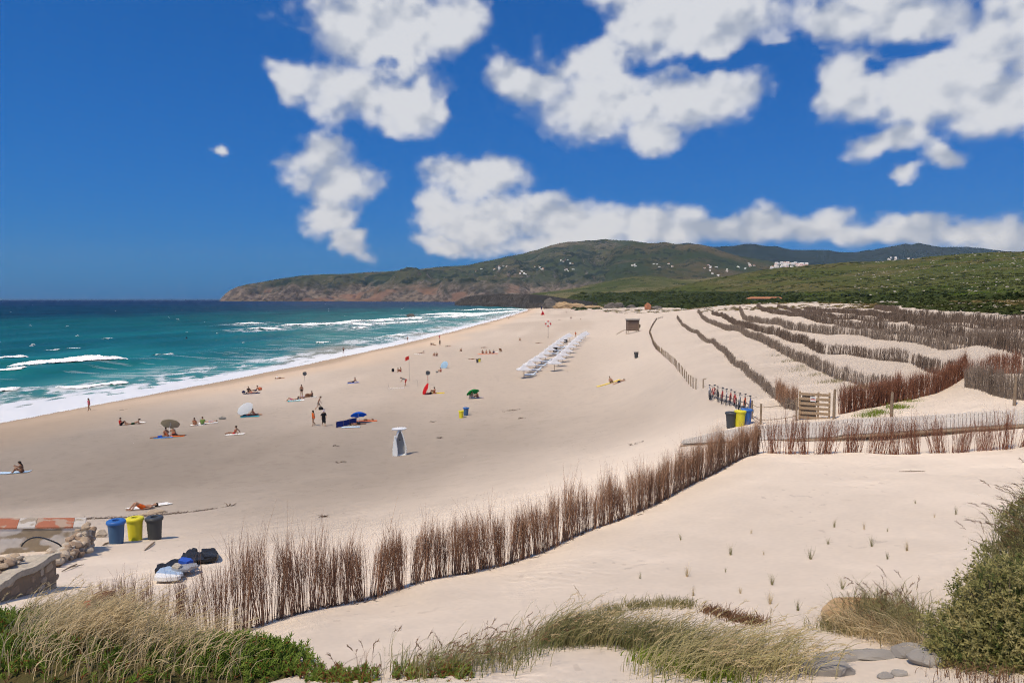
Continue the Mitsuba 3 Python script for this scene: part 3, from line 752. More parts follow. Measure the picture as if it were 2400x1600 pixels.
# the flat behind the end of the beach: dark wood and scrub
wood = []
for k in range(1500):
    px = rng.uniform(1345, 2150); y = rng.uniform(800, 1600) if px < 1600 else rng.uniform(560, 1100)
    wood.append([y * (px - 1200) / FPX, y, 0])
wood = np.array(wood)
flat_v, flat_m = ridge_sheet('flat', 'm_low', '', [(1325, 701), (1340, 692), (1360, 687), (1450, 686), (1550, 684), (1700, 682), (1900, 684), (2150, 688)], lerp([1325, 1400, 1550, 2150], [1150, 980, 760, 520]), lerp([1255, 1500, 2150], [1500, 1350, 1000]), lambda p: float(hz((p - 1200) / FPX * 800, 800)) - 1.0 if p > 1400 else 3.0, 0.8, 0.12, 1 / 120, 240, 40, gully=0.1, seed=66)
struct('scrub_flat', flat_m, 'm_low', True, 'dark scrub covered flat between the beach and the hills')


def flat_z(px, y):
    i0 = int(np.interp(px, np.linspace(1325, 2150, flat_v.shape[0]), np.arange(flat_v.shape[0])))
    return float(np.interp(y, flat_v[i0, :, 1], flat_v[i0, :, 2]))


wood[:, 2] = [flat_z(1200 + FPX * p[0] / p[1], p[1]) for p in wood]
solo('wood', scatter(wood, 1.6 + 2.6 * rng.random(len(wood)), 0.9), 'm_scrub_dark', 'dark low wood behind the far end of the beach', 'wood', kind='stuff')
# boulders and broken ground where the beach meets the scrub
mat('m_ochre', proc(lambda p, n, uv: mix((0.30, 0.19, 0.10), (0.52, 0.40, 0.25), fbm(p.x * 0.14, p.y * 0.14, p.z * 0.5, 3))), 0.95, 0.1)
mat('m_redrock', proc(lambda p, n, uv: mix((0.36, 0.15, 0.08), (0.46, 0.22, 0.13), fbm(p.x * 0.4, p.y * 0.4, p.z * 0.5, 3))), 0.95, 0.1)
mat('m_greyrock', proc(lambda p, n, uv: mix((0.085, 0.078, 0.07), (0.22, 0.20, 0.175), fbm(p.x * 0.3, p.y * 0.3, p.z * 0.5, 3))), 0.95, 0.1)


def gpt(px, y, up=0.0):
    x = np.asarray(y * (px - 1200) / FPX)
    return np.stack([x, y + 0 * x, hz(x, y + 0 * x) + up], -1)


for k, (px, y, r, m_, sx, sz, lab) in enumerate([
        (1322, 1000, 9, 'm_ochre', 1.6, .8, 'ochre rock bluff beside the dark cliff at the far end of the beach'), (1352, 960, 8, 'm_ochre', 1.6, .7, 'ochre rock ledge right of the tallest ochre bluff'),
        (1390, 920, 6, 'm_ochre', 2.2, .5, 'low yellow rock shelf under the dark scrub'), (1290, 1040, 10, 'm_greyrock', 1.2, 1.0, 'grey rock knob left of the ochre bluff'),
        (1432, 860, 5, 'm_greyrock', 1.6, 1.1, 'dark grey boulder on the sand edge behind the white sunshades'), (1450, 850, 5, 'm_greyrock', 1.3, 1.0, 'dark grey boulder right beside another of its kind at the sand edge'),
        (1478, 800, 4, 'm_greyrock', 1.4, .7, 'brown grey boulder between dark boulders and the red rock'), (1518, 640, 4.2, 'm_redrock', .8, 1.3, 'brick red rock standing up from the sand edge'), (1538, 640, 3.4, 'm_greyrock', 1.7, .7, 'low brown rock right of the brick red rock')]):
    p = gpt(px, y)
    v, f = rock(r, 200 + k, 3, (sx, 1, sz), 0.5, 2.2)
    solo('boulder', (v + p + [0, 0, r * sz * 0.25], f), m_, lab, 'boulder')
bits = []
for k in range(420):
    px = 1400 + 700 * rng.random() ** 1.0; y = np.interp(px, [1400, 1600, 2100], [760, 520, 230]) * rng.uniform(0.86, 1.05)
    bits.append((px, y))
bits = np.array(bits); bits = [mv(RK[k % 5], xf(q, rng.uniform(0, 360), rng.uniform(0.25, 1.2))) for k, q in enumerate(gpt(bits[:, 0], bits[:, 1]))]
solo('stones', cat_(bits), 'm_pale_stone', 'pale stones between the far sand and the scrub', 'stones', kind='stuff')
a = []
for k in range(700):
    px = 1420 + 1000 * rng.random(); y = np.interp(px, [1400, 1600, 1900, 2060, 2420], [760, 500, 330, 200, 82]) * rng.uniform(0.80, 1.06)
    a.append((px, y))
a = clustered(gpt(*np.array(a).T), 14, 0.47, 9)
solo('scrub', scatter(a, (0.25 + 0.5 * rng.random(len(a))) * (0.6 + a[:, 1] / 300), 0.55), 'm_scrub_dry', 'ochre dune plants along the top edge of the fenced dune', 'scrub', kind='stuff')
a = []
for k in range(1500):
    px = rng.uniform(1950, 2600); y = np.interp(px, [1950, 2060, 2200, 2420, 2600], [330, 250, 150, 100, 90]) * rng.uniform(0.95, 1.6)
    a.append((px, y))
a = clustered(gpt(*np.array(a).T), 10, 0.42, 13)
solo('scrub', scatter(a, (0.45 + 0.8 * rng.random(len(a))) * (0.7 + a[:, 1] / 300)), 'm_scrub_dark', 'dark green dune bushes behind the fenced dune on the right', 'scrub', kind='stuff')
# plants and stones on the crest of the fenced dune itself
def crest_points(n, x0, x1, lo, hi):
    out = []
    for _ in range(n):
        px = rng.uniform(x0, x1); q = at(px, lo(px) + (hi(px) - lo(px)) * rng.random())
        if q[1] < 900: out.append(q)
    return np.array(out)


a = crest_points(330, 1640, 2080, lambda p: np.interp(p, [1640, 2080], [719, 712]), lambda p: np.interp(p, [1640, 1750, 2080], [733, 727, 722])); a = clustered(a, 9, .45, 19)
solo('scrub', scatter(a, .25 + .5 * rng.random(len(a)), .6), 'm_scrub_dry', 'ochre and brown plants where the brush rows of the dune begin', 'scrub', kind='stuff')
a = crest_points(520, 1930, 2400, lambda p: np.interp(p, [1930, 2100, 2400], [707, 704, 708]), lambda p: np.interp(p, [1930, 2060, 2200, 2400], [710, 714, 728, 738])); b_ = clustered(a, 8, .47, 23)
solo('scrub', scatter(b_, (.3 + .6 * rng.random(len(b_))) * (.6 + b_[:, 1] / 260), .7), 'm_scrub_dark', 'dark green bushes on the crest of the fenced dune at the right', 'scrub', kind='stuff')
b_ = clustered(a, 6, .50, 29)
solo('scrub', scatter(b_, (.25 + .5 * rng.random(len(b_))) * (.6 + b_[:, 1] / 260), .6), 'm_scrub', 'olive bushes on the crest of the fenced dune at the right', 'scrub', kind='stuff')
b_ = crest_points(110, 2000, 2400, lambda p: np.interp(p, [2000, 2400], [704, 706]), lambda p: np.interp(p, [2000, 2200, 2400], [711, 722, 730]))
solo('stones', cat_([mv(RK[k % 5], xf(q, rng.uniform(0, 360), rng.uniform(.12, .42) * (.6 + q[1] / 260))) for k, q in enumerate(b_)]), 'm_pale_stone', 'pale stones between the bushes on the crest of the fenced dune', 'stones', kind='stuff')
# houses on the hillside
mat('m_white', (0.78, 0.76, 0.72), 0.8)
mat('m_tile', (0.42, 0.17, 0.10), 0.85)
HV = {}


def house(px, py, y, w, d, h, turn, lab, group, roof=True):
    t = thing('house', lab, 'house', group)
    dr_ = pix_dir(px, py); p = EYE + dr_ * (y / dr_[1])
    M = xf(p, turn)
    part(t, 'wall', mv(box((w, d, h + 6), (0, 0, h / 2 - 3)), M), 'm_white')
    pr = np.array([[-w / 2 - .4, -d / 2 - .4, h], [w / 2 + .4, -d / 2 - .4, h], [w / 2 + .4, d / 2 + .4, h], [-w / 2 - .4, d / 2 + .4, h], [-w / 2, 0, h + d * .28], [w / 2, 0, h + d * .28]])
    part(t, 'roof', mv((pr, np.array([[0, 1, 5], [0, 5, 4], [2, 3, 4], [2, 4, 5], [1, 2, 5], [3, 0, 4], [0, 3, 2], [0, 2, 1]])), M), 'm_tile' if roof else 'm_white')
    return t


TOWN = []
for k in range(34):
    px = rng.uniform(1806, 1892); py = 622 - (px - 1806) * 0.02 + rng.uniform(-6, 5)
    TOWN.append((px, py))
for px, py in sorted(TOWN, key=lambda q: q[1]):
    house(px, py + 1.5, 4600 + (628 - py) * 8, rng.uniform(11, 24), rng.uniform(9, 13), rng.uniform(5, 9), rng.uniform(-40, 40), 'white house of the hillside village under the dark range', 'white houses of the hillside village', rng.random() < 0.35)
SHEETS = [(v, 1200 + FPX * v[:, 0] / v[:, 1], (v[:, 2] - EYE[2]) / v[:, 1]) for v, _f in (cape, mount, foot)]


def on_slope(px, py, lo=2500, hi=7600):
    """forward distance of the first hill sheet met at this pixel"""
    d = pix_dir(px, py); best = None
    for v, u, w in SHEETS:
        want = d[2] / d[1]
        k = np.where((abs(u - px) < 3) & (w >= want) & (v[:, 1] > lo) & (v[:, 1] < hi))[0]
        if len(k):
            y = v[k, 1].min(); best = y if best is None else min(best, y)
    return best


for k, (px, py, n) in enumerate([(1160, 629, 4), (1178, 627, 3), (1120, 634, 2), (1262, 628, 7), (1224, 640, 5), (1320, 613, 5), (1335, 634, 5), (1345, 619, 2), (1488, 624, 3), (1535, 623, 3), (1670, 624, 4), (1655, 633, 3), (1702, 634, 3), (1680, 646, 2), (1570, 622, 2), (1740, 628, 4), (1765, 622, 5), (2090, 607, 6), (2140, 608, 6)]):
    for j in range(n):
        a_, b_ = px + rng.uniform(-11, 11), py + rng.uniform(-4, 4)
        y = on_slope(a_, b_) if px < 2000 else 6600
        if y is None: continue
        house(a_, b_ + 0.6, y - 3, rng.uniform(9, 18), rng.uniform(8, 11), rng.uniform(4, 7.5), rng.uniform(-40, 40), 'pale house scattered on the far hillside above the beach', 'pale houses scattered on the far hillsides', rng.random() < 0.4)
# long low building with a red roof on the green flat
p = gpt(1792, 780); zz = max(float(sheet_z(None, 1792, 780)), p[2])
t = thing('building', 'long low building with rusty red roof on the green flat', 'building')
v = np.array([[-19, -5, 0], [19, -5, 0], [19, 5, 0], [-19, 5, 0]])
part(t, 'wall', box((37, 9, 3.4), (p[0], 780, zz + 1.0)), 'm_ochre')
part(t, 'roof', mv((np.array([[-19.5, -5.4, 0], [19.5, -5.4, 0], [19.5, 5.4, 0], [-19.5, 5.4, 0], [-15, 0, 2.0], [15, 0, 2.0]]), np.array([[0, 1, 5], [0, 5, 4], [2, 3, 4], [2, 4, 5], [1, 2, 5], [3, 0, 4], [0, 3, 2], [0, 2, 1]])), xf((p[0], 780, zz + 2.72))), 'm_redrock')
# ------------------------------------------------------------------ brush fences
def stick_mat(name, lo, hi, f=9.0):
    return mat(name, proc(lambda p, n, uv: mix(lo, hi, noise(p.x * f, p.y * f, p.z * 0.8)) * (0.7 + 0.6 * noise(p.x * 45, p.y * 45, p.z * 3))), 0.85, 0.15)


stick_mat('m_brush', (0.20, 0.105, 0.064), (0.47, 0.290, 0.190))
stick_mat('m_brush_red', (0.150, 0.058, 0.036), (0.330, 0.165, 0.110))
stick_mat('m_brush_grey', (0.125, 0.094, 0.074), (0.300, 0.240, 0.195), 5.0)
stick_mat('m_brush_dark', (0.085, 0.063, 0.050), (0.220, 0.165, 0.130), 5.0)
mat('m_wood', proc(lambda p, n, uv: mix((0.20, 0.145, 0.095), (0.36, 0.28, 0.20), fbm(p.x * 6, p.y * 6, p.z * 6, 3))), 0.85, 0.15)
mat('m_wood_grey', proc(lambda p, n, uv: mix((0.20, 0.18, 0.155), (0.42, 0.395, 0.355), fbm(p.x * 5, p.y * 5, p.z * 8, 4))), 0.9, 0.1)
mat('m_plank', proc(lambda p, n, uv: mix((0.33, 0.30, 0.26), (0.54, 0.50, 0.45), fbm(p.x * 5, p.y * 5, p.z * 8, 4))), 0.9, 0.1)
mat('m_wood_tan', proc(lambda p, n, uv: mix((0.30, 0.21, 0.13), (0.44, 0.33, 0.22), fbm(p.x * 3, p.y * 3, p.z * 22, 3))), 0.85, 0.15)


class Path:
    def __init__(self, pts):
        self.p = np.asarray(pts, float)[:, :2]; self.s = np.concatenate([[0], np.cumsum(np.linalg.norm(np.diff(self.p, axis=0), axis=1))]); self.L = self.s[-1]

    def at(self, s):
        return np.stack([np.interp(s, self.s, self.p[:, 0]), np.interp(s, self.s, self.p[:, 1])], -1)

    def dir(self, s):
        d = self.at(np.minimum(s + 0.3, self.L)) - self.at(np.maximum(s - 0.3, 0)); return d / (np.linalg.norm(d, axis=-1, keepdims=True) + 1e-9)


def brush(path, s, h, lean, fan, r, twigs=2, jit=0.05, wind=(0, 0), seg=2):
    """sticks stood in the sand at the path lengths s; h heights; lean along the path; fan spread of the tips"""
    n = len(s)
    b = path.at(s); d = path.dir(s); nrm = np.stack([-d[:, 1], d[:, 0]], -1)
    b = b + nrm * rng.normal(0, jit, (n, 1))
    base = np.column_stack([b, hz(b[:, 0], b[:, 1]) - 0.08])
    off = d * (lean + rng.normal(0, fan, n))[:, None] * h[:, None] + nrm * rng.normal(0, 0.05, (n, 1)) * h[:, None] + np.array(wind) * h[:, None]
    tip = base + np.column_stack([off, h])
    bend = np.column_stack([rng.normal(0, 0.018, (n, 2)), np.zeros(n)]) * h[:, None]
    ms = [sticks(base, tip, r, r * 0.35, bend, seg=seg)]
    for k in range(twigs):
        t = rng.uniform(0.35, 0.85, n)[:, None]
        q = base * (1 - t) + tip * t
        e = q + (tip - base) * rng.uniform(0.18, 0.5, (n, 1)) + np.column_stack([d * rng.normal(0, 0.10, (n, 1)) + nrm * rng.normal(0, 0.05, (n, 1)), np.zeros(n)]) * h[:, None]
        ms.append(sticks(q, e, r * 0.45, r * 0.12))
    return cat_(ms)


def bundled(path, label, cat, h0, step, per, mat_name, r, group=None, lean_sd=0.10, fan=0.07, gap=0.18, name='brush_fence', thin=None, hvar=0.14, twigs=2):
    t = thing(name, label, cat, group)
    s = 0.0; k = 0
    while s < path.L:
        w = step * rng.uniform(0.7, 1.4)
        dens = 0.6 + 0.75 * meshkit.fbm(np.array([[s * 0.8, 3.1, len(labels) * 0.7]]), 2, 3)[0]
        if thin is not None: dens *= thin(s / path.L)
        n = max(int(per * w * dens), 5)
        lean = rng.normal(0, lean_sd)
        tall = h0(s / path.L) if callable(h0) else h0
        tall *= 1 + rng.normal(0, hvar * 0.6) + (meshkit.noise(np.array([[s * 0.9, 0.5, 0.5]]), 9)[0] - 0.5) * hvar
        core = rng.random(n) < 0.75
        ss = np.clip(np.where(core, s + w / 2 + rng.normal(0, w * 0.20, n), s + rng.uniform(0, w, n)), 0, path.L)
        hh = tall * (1 + rng.normal(0, 0.11, n)) * np.where(rng.random(n) < 0.06, 1.2, 1.0)
        part(t, 'brush_bundle', brush(path, ss, hh, lean + (ss - s - w / 2) / w * 0.12, fan, r * rng.uniform(0.7, 1.3, n), twigs), mat_name)
        s += w * (1 + gap * rng.random())
    return t


PA = Path([ray_d(*c) for c in FENCE_A]); PB = Path([ray_d(*c) for c in FENCE_B])
bundled(PA, 'long dark brown brush fence across the dune in the foreground', 'fence', lambda t: np.interp(t, [0, .07, .15, 1], [.55, .8, 1.17, 1.05]), 0.36, 132, 'm_brush', 0.0060, twigs=4, thin=lambda t: np.interp(t, [0, .13, .17, 1], [.35, .5, 1.1, 1.2]))
bundled(PB, 'sparse red brown brush fence in front of the boardwalk', 'fence', lambda t: 1.25 - 0.08 * t, 0.55, 85, 'm_brush_red', 0.0085, lean_sd=0.15, fan=0.10, gap=0.32)
# dark dead leaves and roots along the foot of the near fence
ss = rng.uniform(0, PA.L, 420); q = PA.at(ss) + rng.normal(0, 0.07, (420, 2)) + np.array([0.05, -0.05])
b = np.column_stack([q, hz(q[:, 0], q[:, 1]) + 0.0]); e = b + np.column_stack([rng.normal(0, 0.10, (420, 2)), rng.uniform(0.02, 0.07, 420)])
solo('leaf_litter', blades(b, e, 0.035, rng.normal(0, 0.02, (420, 3)), 2), 'm_brush_dark', 'dark dead leaves along the foot of the long brush fence', 'leaves', kind='stuff')

# rows of brush across the fenced dune
ROWS = [
    ([(1587, 740, 10.5), (1594, 749, 10.3), (1613, 767, 9.8), (1635, 778, 9.5), (1639, 786, 9.3), (1647, 797, 9.3), (1670, 808, 9.2), (1690, 823, 9.2), (1707, 841, 9.2), (1721, 857, 9.2), (1745, 874, 9.2), (1766, 892, 9.2), (1789, 906, 9.2), (1807, 917, 9.2), (1824, 933, 9.2), (1845, 950, 9.2), (1866, 957, 9.2)], 0.72, 'm_brush_grey', 'grey brush fence nearest the post line, running down to the slatted gate'),
    ([(1635, 733, 11), (1645, 745, 10.7), (1658, 755, 10.4), (1676, 763, 10.2), (1704, 776, 10.1), (1735, 788, 9.9), (1755, 799, 9.8), (1782, 810, 9.7), (1817, 829, 9.7), (1864, 848, 9.7), (1909, 866, 9.75), (1961, 884, 9.8), (2000, 893, 9.8), (2034, 903, 9.8), (2097, 915, 9.8)], 1.0, 'm_brush_grey', 'second grey brush row of the fenced dune, counted from the beach'),
    ([(1668, 734, 11.7), (1692, 739, 11.6), (1709, 749, 11.3), (1739, 763, 11.1), (1766, 772, 11), (1815, 782, 11), (1847, 794, 10.9), (1888, 806, 10.8), (1929, 823, 10.7), (1981, 831, 10.6), (2063, 847, 10.6), (2140, 857, 10.6), (2185, 870, 10.6), (2238, 881, 10.6)], 1.05, 'm_brush_dark', 'third brush row of the fenced dune, counted from the beach'),
    ([(1733, 727, 12.3), (1743, 741, 12.1), (1776, 748, 12), (1827, 760, 11.8), (1858, 769, 11.7), (1909, 778, 11.6), (1958, 785, 11.6), (2022, 794, 11.5), (2083, 806, 11.4), (2144, 815, 11.4), (2226, 823, 11.6), (2297, 829, 11.6), (2349, 836, 11.7), (2420, 842, 11.8)], 1.1, 'm_brush_grey', 'fourth brush row of the fenced dune, counted from the beach'),
    ([(1774, 719, 12.9), (1786, 727, 12.7), (1827, 738, 12.3), (1878, 748, 12.2), (1920, 758, 12.2), (2022, 772, 12.2), (2083, 783, 12.1), (2200, 792, 12.3), (2300, 801, 12.5), (2420, 816, 12.6)], 1.05, 'm_brush_dark', 'fifth brush row of the fenced dune, counted from the beach'),
    ([(1822, 718, 13.3), (1878, 733, 12.9), (1960, 746, 12.9), (2030, 752, 12.9), (2130, 762, 12.9), (2230, 772, 13), (2330, 781, 13), (2420, 787, 13.1)], 0.78, 'm_brush_dark', 'sixth brush row of the fenced dune, counted from the beach'),
    ([(1887, 720, 13.7), (1960, 733, 13.3), (2050, 743, 13.3), (2130, 750, 13.4), (2260, 758, 13.4), (2420, 767, 13.5)], 0.78, 'm_brush_dark', 'seventh brush row of the fenced dune, counted from the beach'),
    ([(1960, 723, 14), (2030, 733, 13.7), (2120, 742, 13.7), (2230, 747, 13.8), (2420, 754, 13.9)], 0.78, 'm_brush_dark', 'brush row second from the top of the fenced dune'),
    ([(2050, 722, 14.1), (2120, 733, 14.0), (2220, 739, 14.0), (2420, 745, 14.1)], 0.78, 'm_brush_dark', 'uppermost brush row below the dark dune bushes')]
for k, (pts, h, m_, lab) in enumerate(ROWS):
    P = Path([ray_z(*c) for c in pts])
    # denser where it stands near
    s = []
    a = 0.0
    while a < P.L:
        r = np.linalg.norm(P.at(a)); s.append(a); a += (0.010 + 0.00024 * r) * rng.exponential(1.0)
    s = np.array(s)
    r_ = np.linalg.norm(P.at(s), axis=1)
    clump = meshkit.fbm(np.stack([s * 1.5, 0 * s + k, 0 * s], -1), 3, 12)
    keep = rng.random(len(s)) < np.clip((clump - 0.2) * 3.5, 0.55, 1) ; s = s[keep]; r_ = r_[keep]; clump = clump[keep]
    hh = h * (0.70 + 0.45 * clump + rng.normal(0, 0.055, len(s))) * (0.85 + 0.3 * meshkit.fbm(np.stack([s * 0.25, 0 * s + k, 0 * s], -1), 2, 15))
    solo('brush_fence', brush(P, s, hh, 0.0, 0.085, 0.0105 + 0.00013 * r_, 1, 0.09, wind=(0.10, 0.05), seg=1), m_, lab, 'fence', 'brush rows of the fenced dune')
P = Path([ray_z(1968, 976, 9.3), ray_z(2040, 962, 9.4), ray_z(2110, 943, 9.55), ray_z(2190, 928, 9.75), ray_z(2262, 905, 10.1)])
bundled(P, 'dense red brown brush fence behind the slatted gate', 'fence', 1.32, 0.5, 150, 'm_brush_red', 0.010, lean_sd=0.06, gap=0.05, hvar=0.08)
P = Path([ray_z(2262, 880, 10.9), ray_z(2330, 884, 10.9), ray_z(2430, 893, 11.0)])
bundled(P, 'short red brown brush fence at the right edge among the grey rows', 'fence', 1.12, 0.5, 130, 'm_brush_red', 0.010, lean_sd=0.06, gap=0.05, hvar=0.08)
P = Path([ray_z(1822, 932, 9.2), ray_z(1845, 948, 9.2), ray_z(1867, 958, 9.1)])
bundled(P, 'tall brown brush clump at the gate end of the first grey row', 'fence', 1.15, 0.45, 130, 'm_brush', 0.010, lean_sd=0.08, gap=0.05)
P = Path([ray_z(2262, 925, 9.9), ray_z(2320, 934, 10.2), ray_z(2425, 955, 10.45)])
bundled(P, 'grey brush fence above the boardwalk at the right edge', 'fence', 1.25, 0.5, 90, 'm_brush_grey', 0.010, lean_sd=0.10, gap=0.1)

# ------------------------------------------------------------------ boardwalk
BF = [ray_z(1596, 1038, 8.05), ray_z(1690, 1037, 8.6), ray_z(1787, 1035, 9.1), ray_z(1955, 1027, 9.65), ray_z(1978, 1023, 9.75), ray_z(2150, 1012, 10.05), ray_z(2400, 997, 10.4), ray_z(2640, 982, 10.6)]
BB = [ray_z(1600, 1030, 8.12), ray_z(1682, 1013, 8.6), ray_z(1790, 1000, 9.1), ray_z(1958, 990, 9.65), ray_z(1985, 986, 9.75), ray_z(2150, 979, 10.05), ray_z(2400, 963, 10.4), ray_z(2640, 948, 10.6)]
BF, BB = np.array(BF), np.array(BB)
bw = thing('boardwalk', 'weathered grey boardwalk climbing to the right behind the sparse brush fence', 'boardwalk')
sF = np.concatenate([[0], np.cumsum(np.linalg.norm(np.diff(BF, axis=0), axis=1))])
n_pl = int(sF[-1] / 0.15)
for k in range(n_pl):
    a0, a1 = k / n_pl * sF[-1], (k + 0.9) / n_pl * sF[-1]
    c = []
    for a in (a0, a1):
        for B in (BF, BB):
            c.append([np.interp(a, sF, B[:, j]) for j in range(3)])
    c = np.array(c); c[:, 2] += 0.10 - 0.11 * max(0, 1 - k / (0.22 * n_pl)) + rng.normal(0, 0.006); c[[1, 3]] += (c[[1, 3]] - c[[0, 2]]) * rng.normal(0, 0.01)
    v = np.vstack([c, c - [0, 0, 0.045]])
    part(bw, 'plank', (v, np.array([[0, 2, 3], [0, 3, 1], [4, 5, 7], [4, 7, 6], [0, 4, 6], [0, 6, 2], [1, 3, 7], [1, 7, 5], [0, 1, 5], [0, 5, 4], [2, 6, 7], [2, 7, 3]])), 'm_plank')
for nm, B, o in (('beam', BF, -0.06), ('beam', BB, 0.06)):
    q = B + np.array([0, o, -0.02]); q[0, 2] -= .14; q[1, 2] -= .06
    part(bw, nm, tube(q, 0.075, 6), 'm_wood')

# ------------------------------------------------------------------ posts, rope and gate by the boardwalk
PL = Path([ray_z(1631, 896, 8.8), ray_z(1602, 870, 8.6), ray_z(1578, 846, 8.3), ray_z(1554, 824, 8.0), ray_z(1531, 798, 7.5), ray_z(1522, 782, 7.0), ray_z(1527, 768, 7.6), ray_z(1539, 743, 9.0), ray_z(1556, 738, 9.6)])
t = thing('post_fence', 'long line of thin wooden posts between the beach and the fenced dune', 'fence')
post = mikit.ply(mv(tube([[0, 0, -0.3], [0, 0, 0.9]], 0.045, 8), np.eye(4)), 'm_wood', smooth=40)
tops = []
for s in np.arange(0, PL.L, 2.05):
    x, y = PL.at(s); z = float(hz(x, y)); hgt = rng.uniform(0.92, 1.1)
    if s < 130: part(t, 'post', post, 'm_wood', M=xf((x, y, z), rng.uniform(0, 90), 1, rng.normal(0, 2), rng.normal(0, 2)) @ np.diag([1, 1, hgt, 1]))
    tops.append([x, y, z + 0.86])
tops = np.array(tops)
part(t, 'rope', tube(tops, 0.006, 4), 'm_wood')
far = tops[tops[:, 1] > 120]
solo('brush_fence', brush(Path(far), np.sort(rng.uniform(0, Path(far).L, 1300)), rng.uniform(0.5, 0.8, 1300), 0, 0.05, 0.02, 0), 'm_brush_dark', 'low dark brush line at the far end of the thin post line', 'fence')
p = at(1648, 909)
t = thing('post', 'lone wooden post with a bent top near the parked bicycles', 'post')
part(t, 'post', tube([p - [0, 0, .3], p + [0, 0, 0.72]], 0.05, 8), 'm_wood', 40); part(t, 'arm', tube([p + [0, 0, .68], p + [0.24, 0, .74]], 0.03, 6), 'm_wood', 40)
t = thing('rope_fence', 'wooden posts with two ropes between the bins and the slatted gate', 'fence')
rp = []
for px, py, z, h in ((1762, 984, 8.6, 1.05), (1783, 991, 8.85, 1.12), (1866, 993, 9.0, 1.2)):
    q = ray_z(px, py, z); q[2] = float(hz(q[0], q[1])); rp.append((q, h))
    part(t, 'post', tube([q - [0, 0, .3], q + [0, 0, h]], 0.055, 8), 'm_wood', 40)
for f_ in (0.82, 0.22):
    q = []
    for a, b in zip(rp[:-1], rp[1:]):
        A, B = a[0] + [0, 0, a[1] * f_], b[0] + [0, 0, b[1] * f_]
        q += [A + (B - A) * u - [0, 0, 0.06 * 4 * u * (1 - u)] for u in np.linspace(0, 1, 7)[:-1]]
    q.append(rp[-1][0] + [0, 0, rp[-1][1] * f_])
    part(t, 'rope', tube(q, 0.018, 6), 'm_wood')
for px, py, z, h, lab in ((1954, 993, 9.15, 1.52, 'thick dark post at the right side of the slatted gate'), (2089, 985, 9.6, 1.3, 'weathered post rising from the boardwalk edge in front of the red brown fence'), (2377, 962, 10.25, 1.4, 'weathered post by the boardwalk at the right edge')):
    q = ray_z(px, py, z); q[2] = float(hz(q[0], q[1]))
    solo('post', tube([q - [0, 0, .3], q + [0, 0, h * .6], q + [0.02, 0, h]], [0.075, 0.07, 0.06], 10), 'm_wood', lab, 'post', smooth=40)
g0, g1 = ray_z(1871, 992, 9.0), ray_z(1945, 993, 9.1)
g0[2] = hz(*g0[:2]); g1[2] = hz(*g1[:2]); gl = np.linalg.norm((g1 - g0)[:2]); ga = math.degrees(math.atan2(g1[1] - g0[1], g1[0] - g0[0]))
t = thing('gate', 'tan wooden gate of horizontal slats with a small sign', 'gate')
G = xf(g0 + [0, 0, 0.02], ga)
for k in range(6):
    part(t, 'slat', mv(box((gl, 0.028, 0.145), (gl / 2, -0.05, 0.14 + k * 0.245), 0.006), G @ xf((0, 0, 0), 0, 1, 0, rng.normal(0, .25))), 'm_wood_tan')
for k in range(5):
    part(t, 'slat', mv(box((gl * rng.uniform(.4, .6), 0.028, 0.13), (gl * .3, 0.062, 0.26 + k * 0.245), 0.006), G), 'm_wood_tan')
for u in (0.03, 0.62, 0.97):
    part(t, 'upright', mv(box((0.09, 0.075, 1.5), (gl * u, 0.003, 0.75), 0.006), G), 'm_wood_tan')
mat('m_signwhite', (0.78, 0.78, 0.76), 0.5); mat('m_red', (0.55, 0.030, 0.022), 0.55); mat('m_ink', (0.05, 0.05, 0.06), 0.6)
s_ = part(t, 'sign', mv(box((0.27, 0.012, 0.26), (gl * .46, -0.072, 1.13)), G), 'm_signwhite')
part(s_, 'red_band', mv(box((0.24, 0.004, 0.05), (gl * .46, -0.0815, 1.105)), G), 'm_red')
for k in range(3):
    part(s_, 'text_line', mv(box((0.20 - 0.03 * k, 0.004, 0.014), (gl * .46, -0.0815, 1.21 - 0.028 * k)), G), 'm_ink')

# ------------------------------------------------------------------ bins
BIN = [(0.0, 0.0), (0.225, 0.0), (0.235, 0.02), (0.250, 0.30), (0.268, 0.62), (0.285, 0.77), (0.292, 0.80)]
LID = [(0.285, 0.775), (0.318, 0.785), (0.330, 0.81), (0.330, 0.85), (0.318, 0.885), (0.285, 0.905), (0.20, 0.918), (0.145, 0.915), (0.13, 0.905), (0.125, 0.80), (0.0, 0.80)]
bin_b, bin_l = mikit.ply(lathe(BIN, 28), 'm_wood', smooth=40), mikit.ply(lathe(LID, 28), 'm_wood', smooth=40)
hole_m = mikit.ply(lathe([(0.122, 0.86), (0.0, 0.86)], 20), 'm_ink')


def plastic(name, c):
    return mat(name, proc(lambda p, n, uv: mi.Color3f(*c) * (0.85 + 0.25 * fbm(p.x * 5, p.y * 5, p.z * 3, 3))), 0.42, 0.4)


plastic('m_binblue', (0.040, 0.150, 0.46)); plastic('m_binblue_body', (0.055, 0.13, 0.26)); plastic('m_binyellow', (0.72, 0.64, 0.035)); plastic('m_bingrey', (0.060, 0.066, 0.072)); plastic('m_dark', (0.018, 0.018, 0.020))


def bin_(px, py, z, body, lid, lab, s=1.03):
    t = thing('litter_bin', lab, 'bin')
    q = ray_z(px, py, z) if z else at(px, py)
    q[2] = float(hz(q[0], q[1])) - 0.03
    M = xf(q, rng.uniform(0, 360), s, rng.normal(0, 1), rng.normal(0, 1))
    part(t, 'body', bin_b, body, M=M); l = part(t, 'lid', bin_l, lid, M=M); part(l, 'opening', hole_m, 'm_dark', M=M)


